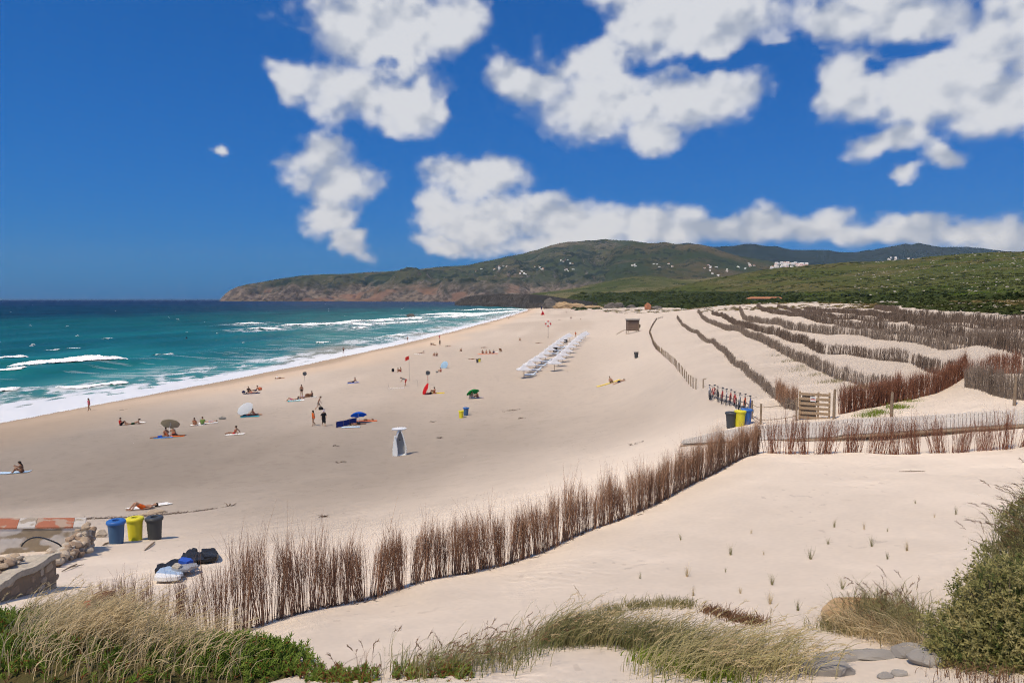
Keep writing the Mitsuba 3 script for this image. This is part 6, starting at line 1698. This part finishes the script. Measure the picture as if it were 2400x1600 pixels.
# bottom middle: marram on the crest of the dune
crest_px = [(1310, 1475, 10.4), (1345, 1450, 10.9), (1390, 1430, 11.3), (1440, 1412, 11.7), (1500, 1405, 11.9), (1560, 1405, 11.9), (1610, 1410, 11.8)]
grass('marram_grass', 'brownish low plants along the crest of the small dune at the bottom', [gp(a, c) for a, b, c in crest_px], 1300, .16, .13, (.10, 0), 'm_marram', .012)
grass('marram_grass', 'brown spreading plant on the small ridge right of the dune crest', [gp(a, c) for a, c in ((1680, 11.3), (1710, 11.0), (1750, 10.7), (1780, 10.5))], 800, .14, .10, (.12, 0), 'm_seed', .011)
c1 = [gp(a, c) for a, c in ((1300, 9.9), (1330, 9.8), (1360, 9.8), (1400, 9.9), (1440, 9.9), (1480, 9.7), (1520, 9.4), (1560, 9.2), (1600, 9.0), (1640, 8.8), (1680, 8.5), (1350, 10.2), (1320, 10.2), (1500, 9.7), (1560, 9.4))]
grass('marram_grass', 'thick tuft line of pale grass bent to the right across the bottom dune', c1, 1900, .44, .19, (.55, -.05), 'm_marram', .0095, heads=200, head_m='m_straw', droop=.35)
grass('marram_grass', 'green shoots inside the pale grass of the bottom dune', c1, 900, .34, .17, (.30, -.05), 'm_marram_green', .009)
c2 = [gp(a, c) for a, c in ((1580, 8.3), (1640, 8.2), (1700, 8.2), (1760, 8.3), (1820, 8.3), (1860, 8.4), (1700, 8.6), (1780, 8.6))]
grass('marram_grass', 'pale arching grass at the bottom edge right of the middle', c2, 1000, .44, .24, (.65, -.05), 'm_dunegrass', .009, heads=170, droop=.4)
grass('marram_grass', 'lime green leaves under the arching grass at the bottom edge', [gp(a, c) for a, c in ((1540, 8.9), (1570, 8.8), (1600, 8.4), (1650, 8.2), (1700, 8.1))], 900, .16, .16, (.1, 0), 'm_lime', .016)
c3 = [gp(a, c) for a, c in ((960, 8.5), (1010, 8.6), (1060, 8.7), (1110, 8.9), (1150, 9.1), (1190, 9.4), (1230, 9.6), (1270, 9.8), (1000, 8.4), (1100, 8.5), (1180, 8.9))]
grass('marram_grass', 'loose pale green grass left of the bottom dune', c3, 750, .34, .24, (.40, 0), 'm_marram', .0085, heads=90, head_m='m_seed')
grass('marram_grass', 'grey green grass thinning out at the bottom left of the dune', c3, 350, .26, .24, (.25, 0), 'm_marram_green', .0085)
ice_plant('ice_plant', [gp(a, c) for a, c in ((760, 8.35), (800, 8.3), (840, 8.35), (720, 8.4), (960, 8.3), (1040, 8.3), (1080, 8.3))], 'small reddish green fleshy plants at the bottom edge of the sand', 260, .10, .10, 14, .35)
for k, (px, d, h, m_) in enumerate(((822, 9.0, .36, 'm_seed'), (850, 9.0, .30, 'm_seed'), (900, 9.6, .30, 'm_marram'), (1140, 9.6, .5, 'm_seed'), (780, 8.6, .22, 'm_seed'), (1095, 10.1, .26, 'm_marram'))):
    grass('grass_stalks', ['two thin dark stalks alone on the sand at the bottom left', 'single thin stalk right of the two dark ones', 'pale thin stalks on the sand between the two grass patches', 'tall dark stalk with a drooping head above the loose grass', 'short stalks at the left edge of the bottom sand', 'faint thin stalk on the open sand above the loose grass'][k], [gp(px, d)], 5 if k in (0, 1, 3) else 9, h, .03, (.12, 0), m_, .004, heads=2, head_m='m_seed', kind=None)
# small tufts planted over the slope on the right
TUFT = [(1610, 1350, .20), (1595, 1265, .13), (1712, 1300, .17), (1760, 1250, .1), (1900, 1310, .20), (1955, 1235, .16), (2025, 1240, .14), (2043, 1280, .17), (1940, 1275, .12), (2125, 1290, .18), (1870, 1430, .14), (1810, 1370, .16), (1805, 1415, .17), (2080, 1310, .12), (2240, 1205, .16), (2190, 1212, .08), (2145, 1180, .09), (1700, 1340, .08), (1625, 1395, .14), (1975, 1380, .16), (1500, 1355, .1), (1790, 1300, .08), (2080, 1245, .07), (2100, 1395, .12), (1735, 1390, .1)]
proto = []
for j in range(4):
    n = 26; b = np.column_stack([rng.normal(0, .03, (n, 2)), np.full(n, -.02)]); h = rng.uniform(.5, 1.1, n)
    proto.append(mikit.ply(blades(b, b + np.column_stack([rng.normal(.10, .22, n) * h, rng.normal(0, .2, n) * h, h]), .022, np.column_stack([rng.normal(0, .05, (n, 2)), np.zeros(n)]), 3), 'm_marram'))
for k, (px, py, h) in enumerate(TUFT):
    q = at(px, py); key = thing('grass_tuft', 'small thin grass tuft planted on the pale dune slope on the right', 'grass tuft', 'grass tufts planted on the dune slope')
    put(key, proto[k % 4], 'm_marram' if k % 3 else 'm_straw', M=xf(q, rng.uniform(0, 360), h * 1.5))
# tufts in the fenced dune and green growth behind the red brown fence
grass('dune_grass', 'fresh green grass along the foot of the dense red brown fence', [ray_z(px, py, 9.5) for px, py in ((2035, 978), (2060, 972), (2100, 962), (2140, 950), (2180, 942), (2220, 934), (2250, 928), (2265, 922), (2240, 930), (2255, 926), (2110, 960))], 2600, .26, .32, (.1, 0), 'm_lime', .018, seg=2)
grass('dune_grass', 'sparse pale plants in the second lane of the fenced dune', [ray_z(px, py, 9.7) for px, py in ((1800, 822), (1830, 838), (1850, 848), (1880, 862), (1920, 878), (1960, 892), (2000, 905), (2015, 908), (1870, 866), (1940, 890))], 900, .28, .5, (.1, 0), 'm_marram', .022, seg=2)

# right: shrub with grass heads over its top
def shrub(label, lobes, seed):
    g = np.random.default_rng(seed)
    P, U, D = [], [], []
    for i, (c, r, n) in enumerate(lobes):
        u = g.normal(size=(n, 3)); u[:, 2] = np.abs(u[:, 2]) * 1.2 - .35; u /= np.linalg.norm(u, axis=1, keepdims=True)
        lump = .62 + .78 * meshkit.fbm(u * 2.8 + seed + i, 4, seed)
        dep = 1 - .5 * g.random(n) ** 2.0
        P.append(c + u * np.array(r) * (lump * dep)[:, None]); U.append(u); D.append(dep)
    p, u, depth = np.vstack(P), np.vstack(U), np.concatenate(D); n_sprig = len(p)
    cent, r = lobes[0][0], lobes[0][1]
    t = thing('shrub', label, 'shrub')
    # sprigs: small leaves in whorls along a twig pointing outwards and up
    out = u * .6 + np.array([-.12, 0, .55]) + g.normal(0, .5, (n_sprig, 3)); out /= np.linalg.norm(out, axis=1, keepdims=True)
    L = g.uniform(.06, .15, n_sprig) * np.where(g.random(n_sprig) < .12, 2.1, 1)
    lb, le, dark = [], [], []
    for k in range(9):
        w = g.random(n_sprig); b = p + out * (L * w)[:, None]
        o = np.cross(out, g.normal(size=(n_sprig, 3))); o /= np.linalg.norm(o, axis=1, keepdims=True)
        e = b + (o * .75 + out * .65) * g.uniform(.026, .056, (n_sprig, 1))
        lb.append(b); le.append(e)
    b, e = np.vstack(lb), np.vstack(le)
    d2 = np.tile(meshkit.fbm(p * 8.0 + 7, 3, seed) + (depth - .8) * .5, 9) > .45  # dark leaf set weighted inwards: shade put into the leaf colour
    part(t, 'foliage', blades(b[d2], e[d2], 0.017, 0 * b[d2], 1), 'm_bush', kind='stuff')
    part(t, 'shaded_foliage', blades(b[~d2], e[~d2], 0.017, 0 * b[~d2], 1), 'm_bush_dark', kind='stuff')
    labels.pop(f'{t}__shaded_foliage', None); labels[f'{t}__shaded_foliage'] = {'label': 'darker leaves of the shrub, inner shade painted into their green', 'kind': 'stuff'}
    k = g.choice(n_sprig, 1100, replace=False)
    part(t, 'twigs', sticks(p[k] * .35 + (p[k] - u[k] * .5) * .65 - [0, 0, .15], p[k] + out[k] * .05, .008, .003, g.normal(0, .04, (1100, 3)), 2), 'm_brush_grey', kind='stuff')
    return t


s0 = gp(2420, 9.2); s1 = gp(2330, 8.3)
DZ = V(0, 0, -.10)
LOBES = [(s0 + V(.95, .2, .62), (1.05, 1.0, 1.08), 5200), (s0 + V(.30, .0, .22), (.72, .8, .66), 2600), (s0 + V(-.02, -.1, .02), (.52, .6, .44), 1300), (s1 + V(.62, .1, .42), (.80, .7, .78), 3200), (s1 + V(.12, 0, .18), (.62, .6, .56), 2000), (s1 + V(-.12, -.05, .02), (.42, .45, .40), 1000), (s1 + V(.75, -.35, .05), (.75, .5, .60), 2200)]
shrub('dense green brown shrub rising to the right edge, grass blown over its crown', [(c + DZ, r, n) for c, r, n in LOBES], 5)
cr = [s0 + V(.95 + 1.02 * math.cos(a) * k, .2 + .9 * math.sin(b), .50 + .98 * math.sin(a) * k) for a in np.linspace(1.2, 3.0, 14) for b in (-.3, .2) for k in (.92,)]
grass('feather_grass', 'long grass with dark seed heads blown over the crown of the right shrub', cr, 1500, .42, .12, (-.35, 0), 'm_marram', .006, heads=170, head_m='m_seed', cover=1, droop=.4)
grass('feather_grass', 'dry grass with dark seed heads at the left foot of the right shrub', [gp(a, c) for a, c in ((2040, 10.2), (2070, 10.2), (2100, 10.1), (2130, 10.0), (2160, 9.8), (2080, 9.8), (2120, 9.5), (2150, 9.2), (2030, 10.0))], 1300, .44, .15, (-.05, 0), 'm_marram', .0085, heads=60, head_m='m_seed')
grass('feather_grass', 'straw coloured grass sweeping left from the right shrub', [gp(a, c) for a, c in ((2060, 9.7), (2090, 9.5), (2120, 9.3), (2150, 9.0), (2030, 9.8), (2000, 9.9))], 900, .34, .16, (-.5, -.15), 'm_straw', .0085)
grass('marram_grass', 'yellowish grass in front of the tan boulder', [gp(a, c) for a, c in ((1960, 10.0), (1990, 9.9), (2020, 9.8), (2045, 9.8))], 700, .16, .12, (-.2, 0), 'm_marram', .007)
grass('marram_grass', 'reddish dry stalks below the right shrub at the bottom edge', [gp(a, c) for a, c in ((2280, 7.7), (2320, 7.6), (2360, 7.6), (2400, 7.5), (2290, 7.9))], 220, .20, .16, (0, 0), 'm_seed', .006)
# boulder and stones
mat('m_tanrock', proc(lambda p, n, uv: mix((0.34, 0.21, 0.11), (0.50, 0.36, 0.21), fbm(p.x * 3, p.y * 3, p.z * 6, 4))), 0.9, 0.1)
mat('m_slate', proc(lambda p, n, uv: mix((0.20, 0.19, 0.18), (0.38, 0.36, 0.33), fbm(p.x * 4, p.y * 4, p.z * 4, 4))), 0.9, 0.1)
v, f = rock(1, 17, 4, (1.35, .8, .62), .35, 1.3); solo('boulder', mv((v, f), xf(gp(2020, 10.35) + [0, 0, .10], 10, .36)), 'm_tanrock', 'tan boulder half buried left of the right shrub', 'boulder', smooth=35)
for k, (px, d, w, dd_, h, turn, lab) in enumerate(((1990, 8.75, .55, .22, .10, 4, 'flat grey stone slab at the left of the stone row below the shrub'), (2075, 8.75, .62, .20, .10, -4, 'flat grey stone slab in the middle of the stone row below the shrub'), (2165, 8.7, .44, .24, .14, 6, 'grey stone with a dark underside at the right of the stone row'),
                                                  (1965, 8.25, .46, .34, .24, 12, 'pale grey stone block at the left front below the stone row'), (2210, 8.35, .42, .34, .16, -30, 'pale grey stone block sloping under the right shrub'), (2100, 8.0, .17, .10, .07, 10, 'small slate coloured stone left of another at the bottom right'), (2135, 8.05, .16, .10, .08, -14, 'small slate coloured stone with a bright edge at the bottom right'), (1950, 8.62, .2, .12, .08, 0, 'small dark stone left above the grey block'))):
    v, f = rock(1, 300 + k, 2, (w / 2, dd_ / 2, h / 2), .30, 2.2); v = v * 1.25
    solo('stone', mv((v, f), xf(gp(px, d) + [0, 0, h * .22], turn)), 'm_slate', lab, 'stone', smooth=False)
# ------------------------------------------------------------------ ruined walls at the lower left
mat('m_plaster', proc(lambda p, n, uv: mix((0.62, 0.59, 0.55), (0.34, 0.28, 0.20), smoothstep(0.56, 0.64, fbm(p.x * 1.1, p.y * 1.1, p.z * 1.6, 4))) * (0.8 + 0.35 * fbm(p.x * 7, p.y * 7, p.z * 7, 3))), 0.95, 0.1)
mat('m_concrete', proc(lambda p, n, uv: mix((0.33, 0.29, 0.23), (0.46, 0.42, 0.35), fbm(p.x * 2.2, p.y * 2.2, p.z * 2.2, 4)) * (0.85 + 0.3 * noise(p.x * 20, p.y * 20, p.z * 20))), 0.95, 0.1)
mat('m_redpaint', proc(lambda p, n, uv: mix((0.42, 0.165, 0.10), (0.44, 0.33, 0.25), smoothstep(0.53, 0.63, fbm(p.x * 2.6, p.y * 2.6, p.z * 2.6, 4)))), 0.85, 0.15)
mat('m_whitepaint', proc(lambda p, n, uv: mix((0.58, 0.55, 0.50), (0.38, 0.33, 0.26), smoothstep(0.50, 0.62, fbm(p.x * 3.1, p.y * 3.1, p.z * 3.1, 4)))), 0.9, 0.1)
for k, (a, b) in enumerate((((0.36, 0.28, 0.20), (0.46, 0.37, 0.27)), ((0.27, 0.20, 0.14), (0.38, 0.28, 0.20)), ((0.42, 0.35, 0.27), (0.52, 0.45, 0.36)))):
    mat(f'm_stone{k}', proc((lambda a, b: lambda p, n, uv: mix(a, b, fbm(p.x * 8, p.y * 8, p.z * 8, 3)))(a, b)), 0.95, 0.1)
mat('m_mortar', (0.24, 0.185, 0.135), 0.95, 0.1)


def wall_box(a, b, th, z0, z1a, z1b, ch=0.02):
    """a straight wall from a to b (ground points of its near face), thickness th away from the camera, tops z1a, z1b"""
    a, b = V(*a[:2], 0), V(*b[:2], 0); d = (b - a) / np.linalg.norm(b - a); n = V(-d[1], d[0], 0) * th
    return np.array([a + [0, 0, z0], b + [0, 0, z0], b + n + [0, 0, z0], a + n + [0, 0, z0], a + [0, 0, z1a], b + [0, 0, z1b], b + n + [0, 0, z1b], a + n + [0, 0, z1a]]), np.array([[0, 1, 5], [0, 5, 4], [1, 2, 6], [1, 6, 5], [2, 3, 7], [2, 7, 6], [3, 0, 4], [3, 4, 7], [4, 5, 6], [4, 6, 7], [0, 3, 2], [0, 2, 1]])


# the near wall of rubble with a sloping concrete cap: end corner at the right, running to the lower left
R0 = ray_d(132, 1400, 16.2); Rt = ray_d(126, 1298, 16.2); L0 = ray_d(-60, 1440, 13.4); Lt = ray_d(-60, 1402, 13.4)
zb = min(R0[2], L0[2]) - 1.2
t = thing('stone_wall', 'ruined rubble wall with a broad sloping concrete cap at the left edge', 'wall')
part(t, 'core', wall_box(V(*L0[:2], 0) + [.03, .06, 0], V(*R0[:2], 0) + [-.02, .06, 0], .55, zb, Lt[2] - .03, Rt[2] - .03), 'm_mortar')
d = (R0 - L0)[:2]; LL = np.linalg.norm(d); d /= LL; n2 = V(d[1], -d[0])


def stone(w, h, dep, seed):
    g = np.random.default_rng(seed)
    pts = []
    for sy, k in ((0, 1.0), (-dep, .78)):
        m = 7; a = np.sort(g.uniform(0, 2 * np.pi, m)); a = np.arange(m) * 2 * np.pi / m + g.uniform(-.3, .3, m)
        rr = g.uniform(.82, 1.08, m) * k
        ca, sa = np.cos(a), np.sin(a); q = 1 / np.maximum(np.abs(ca), np.abs(sa)) ** .75
        pts += [[w / 2 * c * r * qq, sy, h / 2 * s * r * qq] for c, s, r, qq in zip(ca, sa, rr, q)]
    pts.append([g.uniform(-.15, .15) * w, -dep * 1.15, g.uniform(-.15, .15) * h])
    return man(m3.Manifold.hull_points(np.array(pts)))


k = 0
ang = math.degrees(math.atan2(d[1], d[0]))
for s0 in np.arange(0, 22):
    pass
zc = zb + .3
while zc < Rt[2] - .1:
    h = rng.uniform(.13, .26); s = rng.uniform(-.1, .1)
    while s < LL - .1:
        w = rng.uniform(.16, .42); top = Lt[2] + (Rt[2] - Lt[2]) * (s + w / 2) / LL
        if zc + h * .6 < top - .03:
            c = L0[:2] + d * (s + w / 2)
            part(t, 'stone', mv(stone(w * .96, h * .95, rng.uniform(.03, .08), 900 + k), xf((c[0] + n2[0] * -.05, c[1] - n2[1] * .05, zc + h / 2 + rng.normal(0, .012)), ang, 1, 0, rng.normal(0, 4))), f'm_stone{rng.integers(3)}')
            k += 1
        s += w
    zc += h
# end face stones
e2 = V(-d[1], d[0])
zc = zb + .3
while zc < Rt[2] - .12:
    h = rng.uniform(.14, .26); s = .02
    while s < .5:
        w = rng.uniform(.16, .3); c = R0[:2] + e2 * (s + w / 2)
        part(t, 'stone', mv(stone(w * .95, h * .95, .05, 2900 + k), xf((c[0], c[1], zc + h / 2), ang + 90)), f'm_stone{rng.integers(3)}'); k += 1; s += w
    zc += h
cap = []
nu, nv = 40, 14
u, v = np.meshgrid(np.linspace(-.02, 1.0, nu), np.linspace(0, 1, nv), indexing='ij')
cw = 1.15
px_ = L0[0] + d[0] * LL * u + e2[0] * (v * cw - .10) + n2[0] * 0.03 * (meshkit.fbm(np.stack([u * 9, v * 0, v * 0], -1), 3, 2) - .5) * 4 * (1 - v)
py_ = L0[1] + d[1] * LL * u + e2[1] * (v * cw - .10) + n2[1] * 0.03 * (meshkit.fbm(np.stack([u * 9, v * 0, v * 0], -1), 3, 2) - .5) * 4 * (1 - v)
pz_ = Lt[2] + (Rt[2] - Lt[2]) * u + .05 + (meshkit.fbm(np.stack([px_ * 2.5, py_ * 2.5, 0 * u], -1), 4, 3) - .5) * .12 - .10 * v
topv = np.stack([px_, py_, pz_], -1).reshape(-1, 3); f = grid_faces(nu, nv); nn = len(topv)
bot = topv - [0, 0, .13]
edge = []
idx = np.arange(nn).reshape(nu, nv)
loop = np.concatenate([idx[:, 0], idx[-1, 1:], idx[-2::-1, -1], idx[0, -2::-1]])
for a, b in zip(loop[:-1], loop[1:]):
    edge += [[a, b, b + nn], [a, b + nn, a + nn]]
part(t, 'cap', (np.vstack([topv, bot]), np.vstack([f, f[:, ::-1] + nn, edge])), 'm_concrete', 25)
# broken rubble lying on the cap
for j in range(46):
    u0, v0 = .62 + rng.normal(0, .10), rng.uniform(.40, .95)
    c = L0[:2] + d * LL * u0 + e2 * (v0 * cw - .1)
    z = Lt[2] + (Rt[2] - Lt[2]) * u0 + .06 - .1 * v0
    part(t, 'rubble', mv(rock(1.0, 400 + j % 9, 1, (1.3, .9, .55), .4), xf((c[0], c[1], z + rng.uniform(0, .14)), rng.uniform(0, 360), rng.uniform(.05, .13), rng.normal(0, 15), rng.normal(0, 15))), f'm_stone{rng.integers(3)}')

# the farther wall with red and white painted top
A0, A1 = ray_d(-90, 1300, 23.5), ray_d(200, 1250, 25.0)
At, A1t = ray_d(-90, 1240, 23.5), ray_d(200, 1236, 25.0)
t = thing('painted_wall', 'low ruined wall with flaking red and white paint on top', 'wall')
zb2 = 5.2
part(t, 'face', wall_box(A0, A1, .5, zb2, At[2], A1t[2]), 'm_plaster')
dd = (A1 - A0)[:2]; L2 = np.linalg.norm(dd)
for nm, u0, u1, m_ in (('red_top', 0, .44, 'm_redpaint'), ('white_top', .443, .585, 'm_whitepaint'), ('red_top', .588, .90, 'm_redpaint'), ('white_top', .903, 1.0, 'm_whitepaint')):
    a, b = A0 + (A1 - A0) * u0, A0 + (A1 - A0) * u1; za, zb_ = At[2] + (A1t[2] - At[2]) * u0, At[2] + (A1t[2] - At[2]) * u1
    w = wall_box(V(a[0], a[1] - .03, 0), V(b[0], b[1] - .03, 0), .62, 0, 0, 0)[0]
    w[:4, 2] = [za + .004, zb_ + .004, zb_ + .10, za + .10]; w[4:, 2] = [za + .05, zb_ + .05, zb_ + .20, za + .20]
    part(t, nm, (w, wall_box(A0, A1, .5, 0, 1, 1)[1]), m_)
# return wall running back towards the near one, broken rough stones
B0, B1 = ray_d(70, 1375, 18.5), ray_d(222, 1262, 25.2)
t = thing('rubble_wall', 'broken rubble wall running down from the red and white wall', 'wall')
nb = 230
for u0, u1, h0, h1 in ((.02, .35, .05, .22), (.35, .62, .22, .40), (.62, .84, .40, .62), (.84, .98, .78, .70)):
    a_, b_ = B0 + (B1 - B0) * u0, B0 + (B1 - B0) * u1
    part(t, 'core', wall_box(a_, b_, .42, min(a_[2], b_[2]) - .8, float(hz(*a_[:2])) + h0, float(hz(*b_[:2])) + h1), 'm_concrete')
for j in range(nb):
    u0 = rng.random(); c = B0 + (B1 - B0) * u0
    w = (1 - abs(2 * u0 - 1) ** 3)
    z = float(hz(c[0], c[1]))
    ht = np.interp(u0, [0, .35, .7, .9, 1], [.05, .25, .45, .95, .75])
    part(t, 'stone', mv(rock(1.0, 500 + j % 11, 1, (1.3, 1, .75), .45), xf((c[0] - .15 + rng.normal(0, .13), c[1] + rng.normal(0, .10), z + ht * rng.random() ** .8), rng.uniform(0, 360), rng.uniform(.07, .17), rng.normal(0, 15), rng.normal(0, 15))), f'm_stone{rng.integers(3)}')
v, f = rock(1, 77, 3, (1, .8, .7), .4)
solo('boulder', mv((v, f), xf(at(236, 1258) + [0, 0, .12], 30, .26)), 'm_stone2', 'loose pale stone beside the end of the broken rubble wall', 'boulder')
# sand drifted between the walls
u, v = np.meshgrid(np.linspace(0, 1, 40), np.linspace(0, 1, 30), indexing='ij')
c00, c10, c11, c01 = ray_d(-80, 1330, 16.2), ray_d(100, 1330, 18.6), ray_d(212, 1264, 25.0), ray_d(-60, 1300, 22.9)
P4 = (1 - u)[..., None] * (1 - v)[..., None] * c00 + u[..., None] * (1 - v)[..., None] * c10 + u[..., None] * v[..., None] * c11 + (1 - u)[..., None] * v[..., None] * c01
P4[..., 2] = np.maximum(P4[..., 2] * .5 + .5 * hz(P4[..., 0], P4[..., 1]), hz(P4[..., 0], P4[..., 1]) - .05) + (meshkit.fbm(P4 * 1.2, 3, 3) - .5) * .16 - .35 * (1 - np.sin(np.pi * u) ** .4 * np.sin(np.pi * v) ** .4)
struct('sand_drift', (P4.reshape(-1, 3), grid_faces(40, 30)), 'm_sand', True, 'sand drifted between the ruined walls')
# bent hose, driftwood sticks
a = np.linspace(0, np.pi, 16); q = ray_d(84, 1280, 20.5)
solo('hose', tube(np.stack([-.42 * np.cos(a) + .1 * a, .1 * np.sin(a * 2), .26 * np.sin(a) ** .8], -1) + q, .022, 6), 'm_dark', 'dark bent hose arching out of the sand between the walls', 'hose')
for (x0, y0, x1, y1, r, lab) in ((339, 1290, 362, 1273, .035, 'dark driftwood stick pointing up the sand below the three bins'), (145, 1340, 180, 1326, .022, 'thin driftwood stick left of the end of the rubble wall'), (160, 1332, 196, 1327, .014, 'lighter twig crossing the thin driftwood stick'), (241, 1278, 254, 1275, .04, 'short dark piece of wood left of the blue bin near the ruin'),
                                 (2108, 1105, 2168, 1109, .014, 'thin twig lying alone on the dune slope on the right')):
    p, q = at(x0, y0), at(x1, y1); m_ = (p + q) / 2
    solo('driftwood', tube([p + [0, 0, .02], m_ + [0, 0, .05], q + [0, 0, .06]], [r * .5, r, r * .8], 6), 'm_wood', lab, 'driftwood')
# line of seaweed and low stone edge behind the bins
b = []
for j in range(420):
    u0 = rng.random(); q = V(np.interp(u0, [0, .5, 1], [185, 330, 500]), np.interp(u0, [0, .5, 1], [1222, 1206, 1190])) + rng.normal(0, 1.2, 2) * [6, 1]
    b.append(q)
b = np.array([ray_z(x, y, 4.2) for x, y in b]); b[:, 2] = hz(b[:, 0], b[:, 1]) + .0
e = b + np.column_stack([rng.normal(0, .16, (len(b), 2)), rng.uniform(.01, .07, len(b))])
solo('seaweed', blades(b, e, .05, rng.normal(0, .02, (len(b), 3)), 2), 'm_brush_grey', 'dry seaweed line on the sand behind the three bins', 'seaweed', kind='stuff')
for px, py, s, lab in ((368, 1202, .34, 'low grey stone on the seaweed line below the lying person'), (340, 1207, .26, 'small grey stone left of a bigger one on the seaweed line')):
    v, f = rock(1, 60 + px, 2, (1.8, 1, .5), .5); solo('stone', mv((v, f), xf(at(px, py), 20, s)), 'm_stone0', lab, 'stone')

for k, (px, py, n, w, lab) in enumerate(((1200, 962, 26, .9, 'dark seaweed scrap right of the middle litter bins'), (1222, 980, 18, .6, 'smaller seaweed scrap below the one right of the middle bins'), (1013, 989, 14, .35, 'small dark scrap on the sand left of the middle bins'), (1030, 1026, 16, .45, 'small scrap on the sand right of the shower'),
                                          (786, 1045, 12, .4, 'small scrap on the sand left of the shower'), (800, 1083, 14, .5, 'scrap of weed below and left of the shower'), (540, 1185, 10, .3, 'tiny dark scrap right of the lying person'), (760, 1210, 10, .25, 'tiny dark scrap on the open sand above the brush fence'), (1490, 1040, 12, .5, 'scrap of weed on the bright sand left of the boardwalk'), (290, 960, 10, .4, 'pale scrap left above the red shirt'))):
    q = at(px, py); b = q + np.column_stack([rng.normal(0, w * .5, n), rng.normal(0, w * .4, n), np.zeros(n)]); b[:, 2] = hz(b[:, 0], b[:, 1]) + .01
    e = b + np.column_stack([rng.normal(0, .22, (n, 2)), rng.uniform(.02, .10, n)])
    solo('seaweed', blades(b, e, .06, rng.normal(0, .03, (n, 3)), 2), 'm_brush_dark', lab, 'seaweed', kind='stuff')

# wetsuit, boards and clothes on the sand
def drape(pts, z, mat_name, th=.03, bump_=.05, seed=1, n=26):
    """a flat thing lying on the sand with this outline (metres around its middle), thickness and folds"""
    import shapely.geometry as sg
    P = sg.Polygon(pts).buffer(.02).simplify(.005)
    m = trimesh.creation.extrude_polygon(P, th, engine='earcut')
    m = m.subdivide_to_size(.09)
    v = np.array(m.vertices); f = np.array(m.faces)
    v[:, 2] += hz(v[:, 0], v[:, 1]) + z + (meshkit.fbm(v * [3.5, 3.5, 0] + seed, 3, seed) - .3) * bump_ * (v[:, 2] > th * .5)
    return v, f


def pix_poly(pts, z):
    return [tuple(at(x, y)[:2]) for x, y in pts]


zw = float(at(440, 1330)[2])
mat('m_neoprene', proc(lambda p, n, uv: mix((0.010, 0.010, 0.011), (0.030, 0.030, 0.032), fbm(p.x * 6, p.y * 6, p.z * 6, 3))), 0.55, 0.35)
t = thing('wetsuit', 'black wetsuit spread out on the sand above the brush fence', 'wetsuit')
part(t, 'body', drape(pix_poly([(365, 1348), (372, 1338), (425, 1320), (432, 1306), (458, 1295), (462, 1302), (478, 1304), (502, 1299), (511, 1311), (507, 1318), (480, 1322), (462, 1322), (448, 1334), (425, 1338), (395, 1350)], zw + .1), 0.06, 'm_neoprene', .07, .16, 5), 'm_neoprene', 40)
part(t, 'sleeve', drape(pix_poly([(474, 1304), (500, 1299), (511, 1311), (507, 1318), (480, 1320)], zw + .12), 0.12, 'm_neoprene', .07, .14, 8), 'm_neoprene', 40)
mat('m_foil', proc(lambda p, n, uv: mix((0.25, 0.36, 0.50), (0.45, 0.55, 0.68), fbm(p.x * 14, p.y * 14, 0.0, 3))), 0.35, 0.6)
t = thing('bodyboard', 'blue and white bodyboard at the front end of the black wetsuit', 'bodyboard')
part(t, 'deck', drape(pix_poly([(368, 1357), (378, 1345), (396, 1341), (420, 1350), (428, 1358), (420, 1361)], zw + .1), 0.10, 'm_foil', .06, .03, 3), 'm_foil', 40)
part(t, 'nose', drape(pix_poly([(364, 1367), (368, 1357.5), (422, 1361.5), (416, 1366), (390, 1368)], zw + .05), 0.07, 'm_white', .09, .02, 4), 'm_signwhite', 40)
t = thing('shorts', 'bright blue shorts thrown on the black wetsuit', 'clothes')
part(t, 'cloth', drape(pix_poly([(420, 1336), (428, 1329), (446, 1330), (452, 1335), (438, 1340)], zw + .2), 0.19, 'c_blue', .06, .10, 6), 'c_blue', 40)
t = thing('swim_fins', 'pair of grey swim fins beside the bodyboard', 'fins')
part(t, 'fin', drape(pix_poly([(404, 1350), (412, 1339), (428, 1341), (460, 1338), (463, 1342), (440, 1352), (418, 1354)], zw + .1), 0.15, 'c_grey', .05, .08, 9), 'm_towergrey', 40); part(t, 'fin', drape(pix_poly([(405, 1348), (414, 1341), (425, 1345), (418, 1353)], zw + .18), 0.21, 'c_grey', .04, .08, 11), 'm_concrete', 40)
# rucksack and red cloth half hidden at the end of the fence
q = ray_d(246, 1424, 11.6)
t = thing('rucksack', 'dark blue rucksack half hidden behind the grass at the fence end', 'rucksack')
v, f = sphere(1, sub=3); v = np.sign(v) * np.abs(v) ** .7 * [.20, .16, .24]; part(t, 'body', mv((v, f), xf(q + [0, 0, .02], 20)), 'c_navy', True); part(t, 'flap', mv((v * [.9, .9, .45], f), xf(q + [0, -.03, .17], 20)), 'c_brown', True)
q = ray_d(205, 1420, 11.8)
solo('red_cloth', mv((sphere(1, sub=3)[0] * (1 + .5 * (meshkit.fbm(sphere(1, sub=3)[0] * 2.5, 3, 4)[:, None] - .5)) * [.22, .15, .08], sphere(1, sub=3)[1]), xf(q, 10)), 'c_red', 'red cloth lying beside the half hidden rucksack', 'cloth', smooth=True)
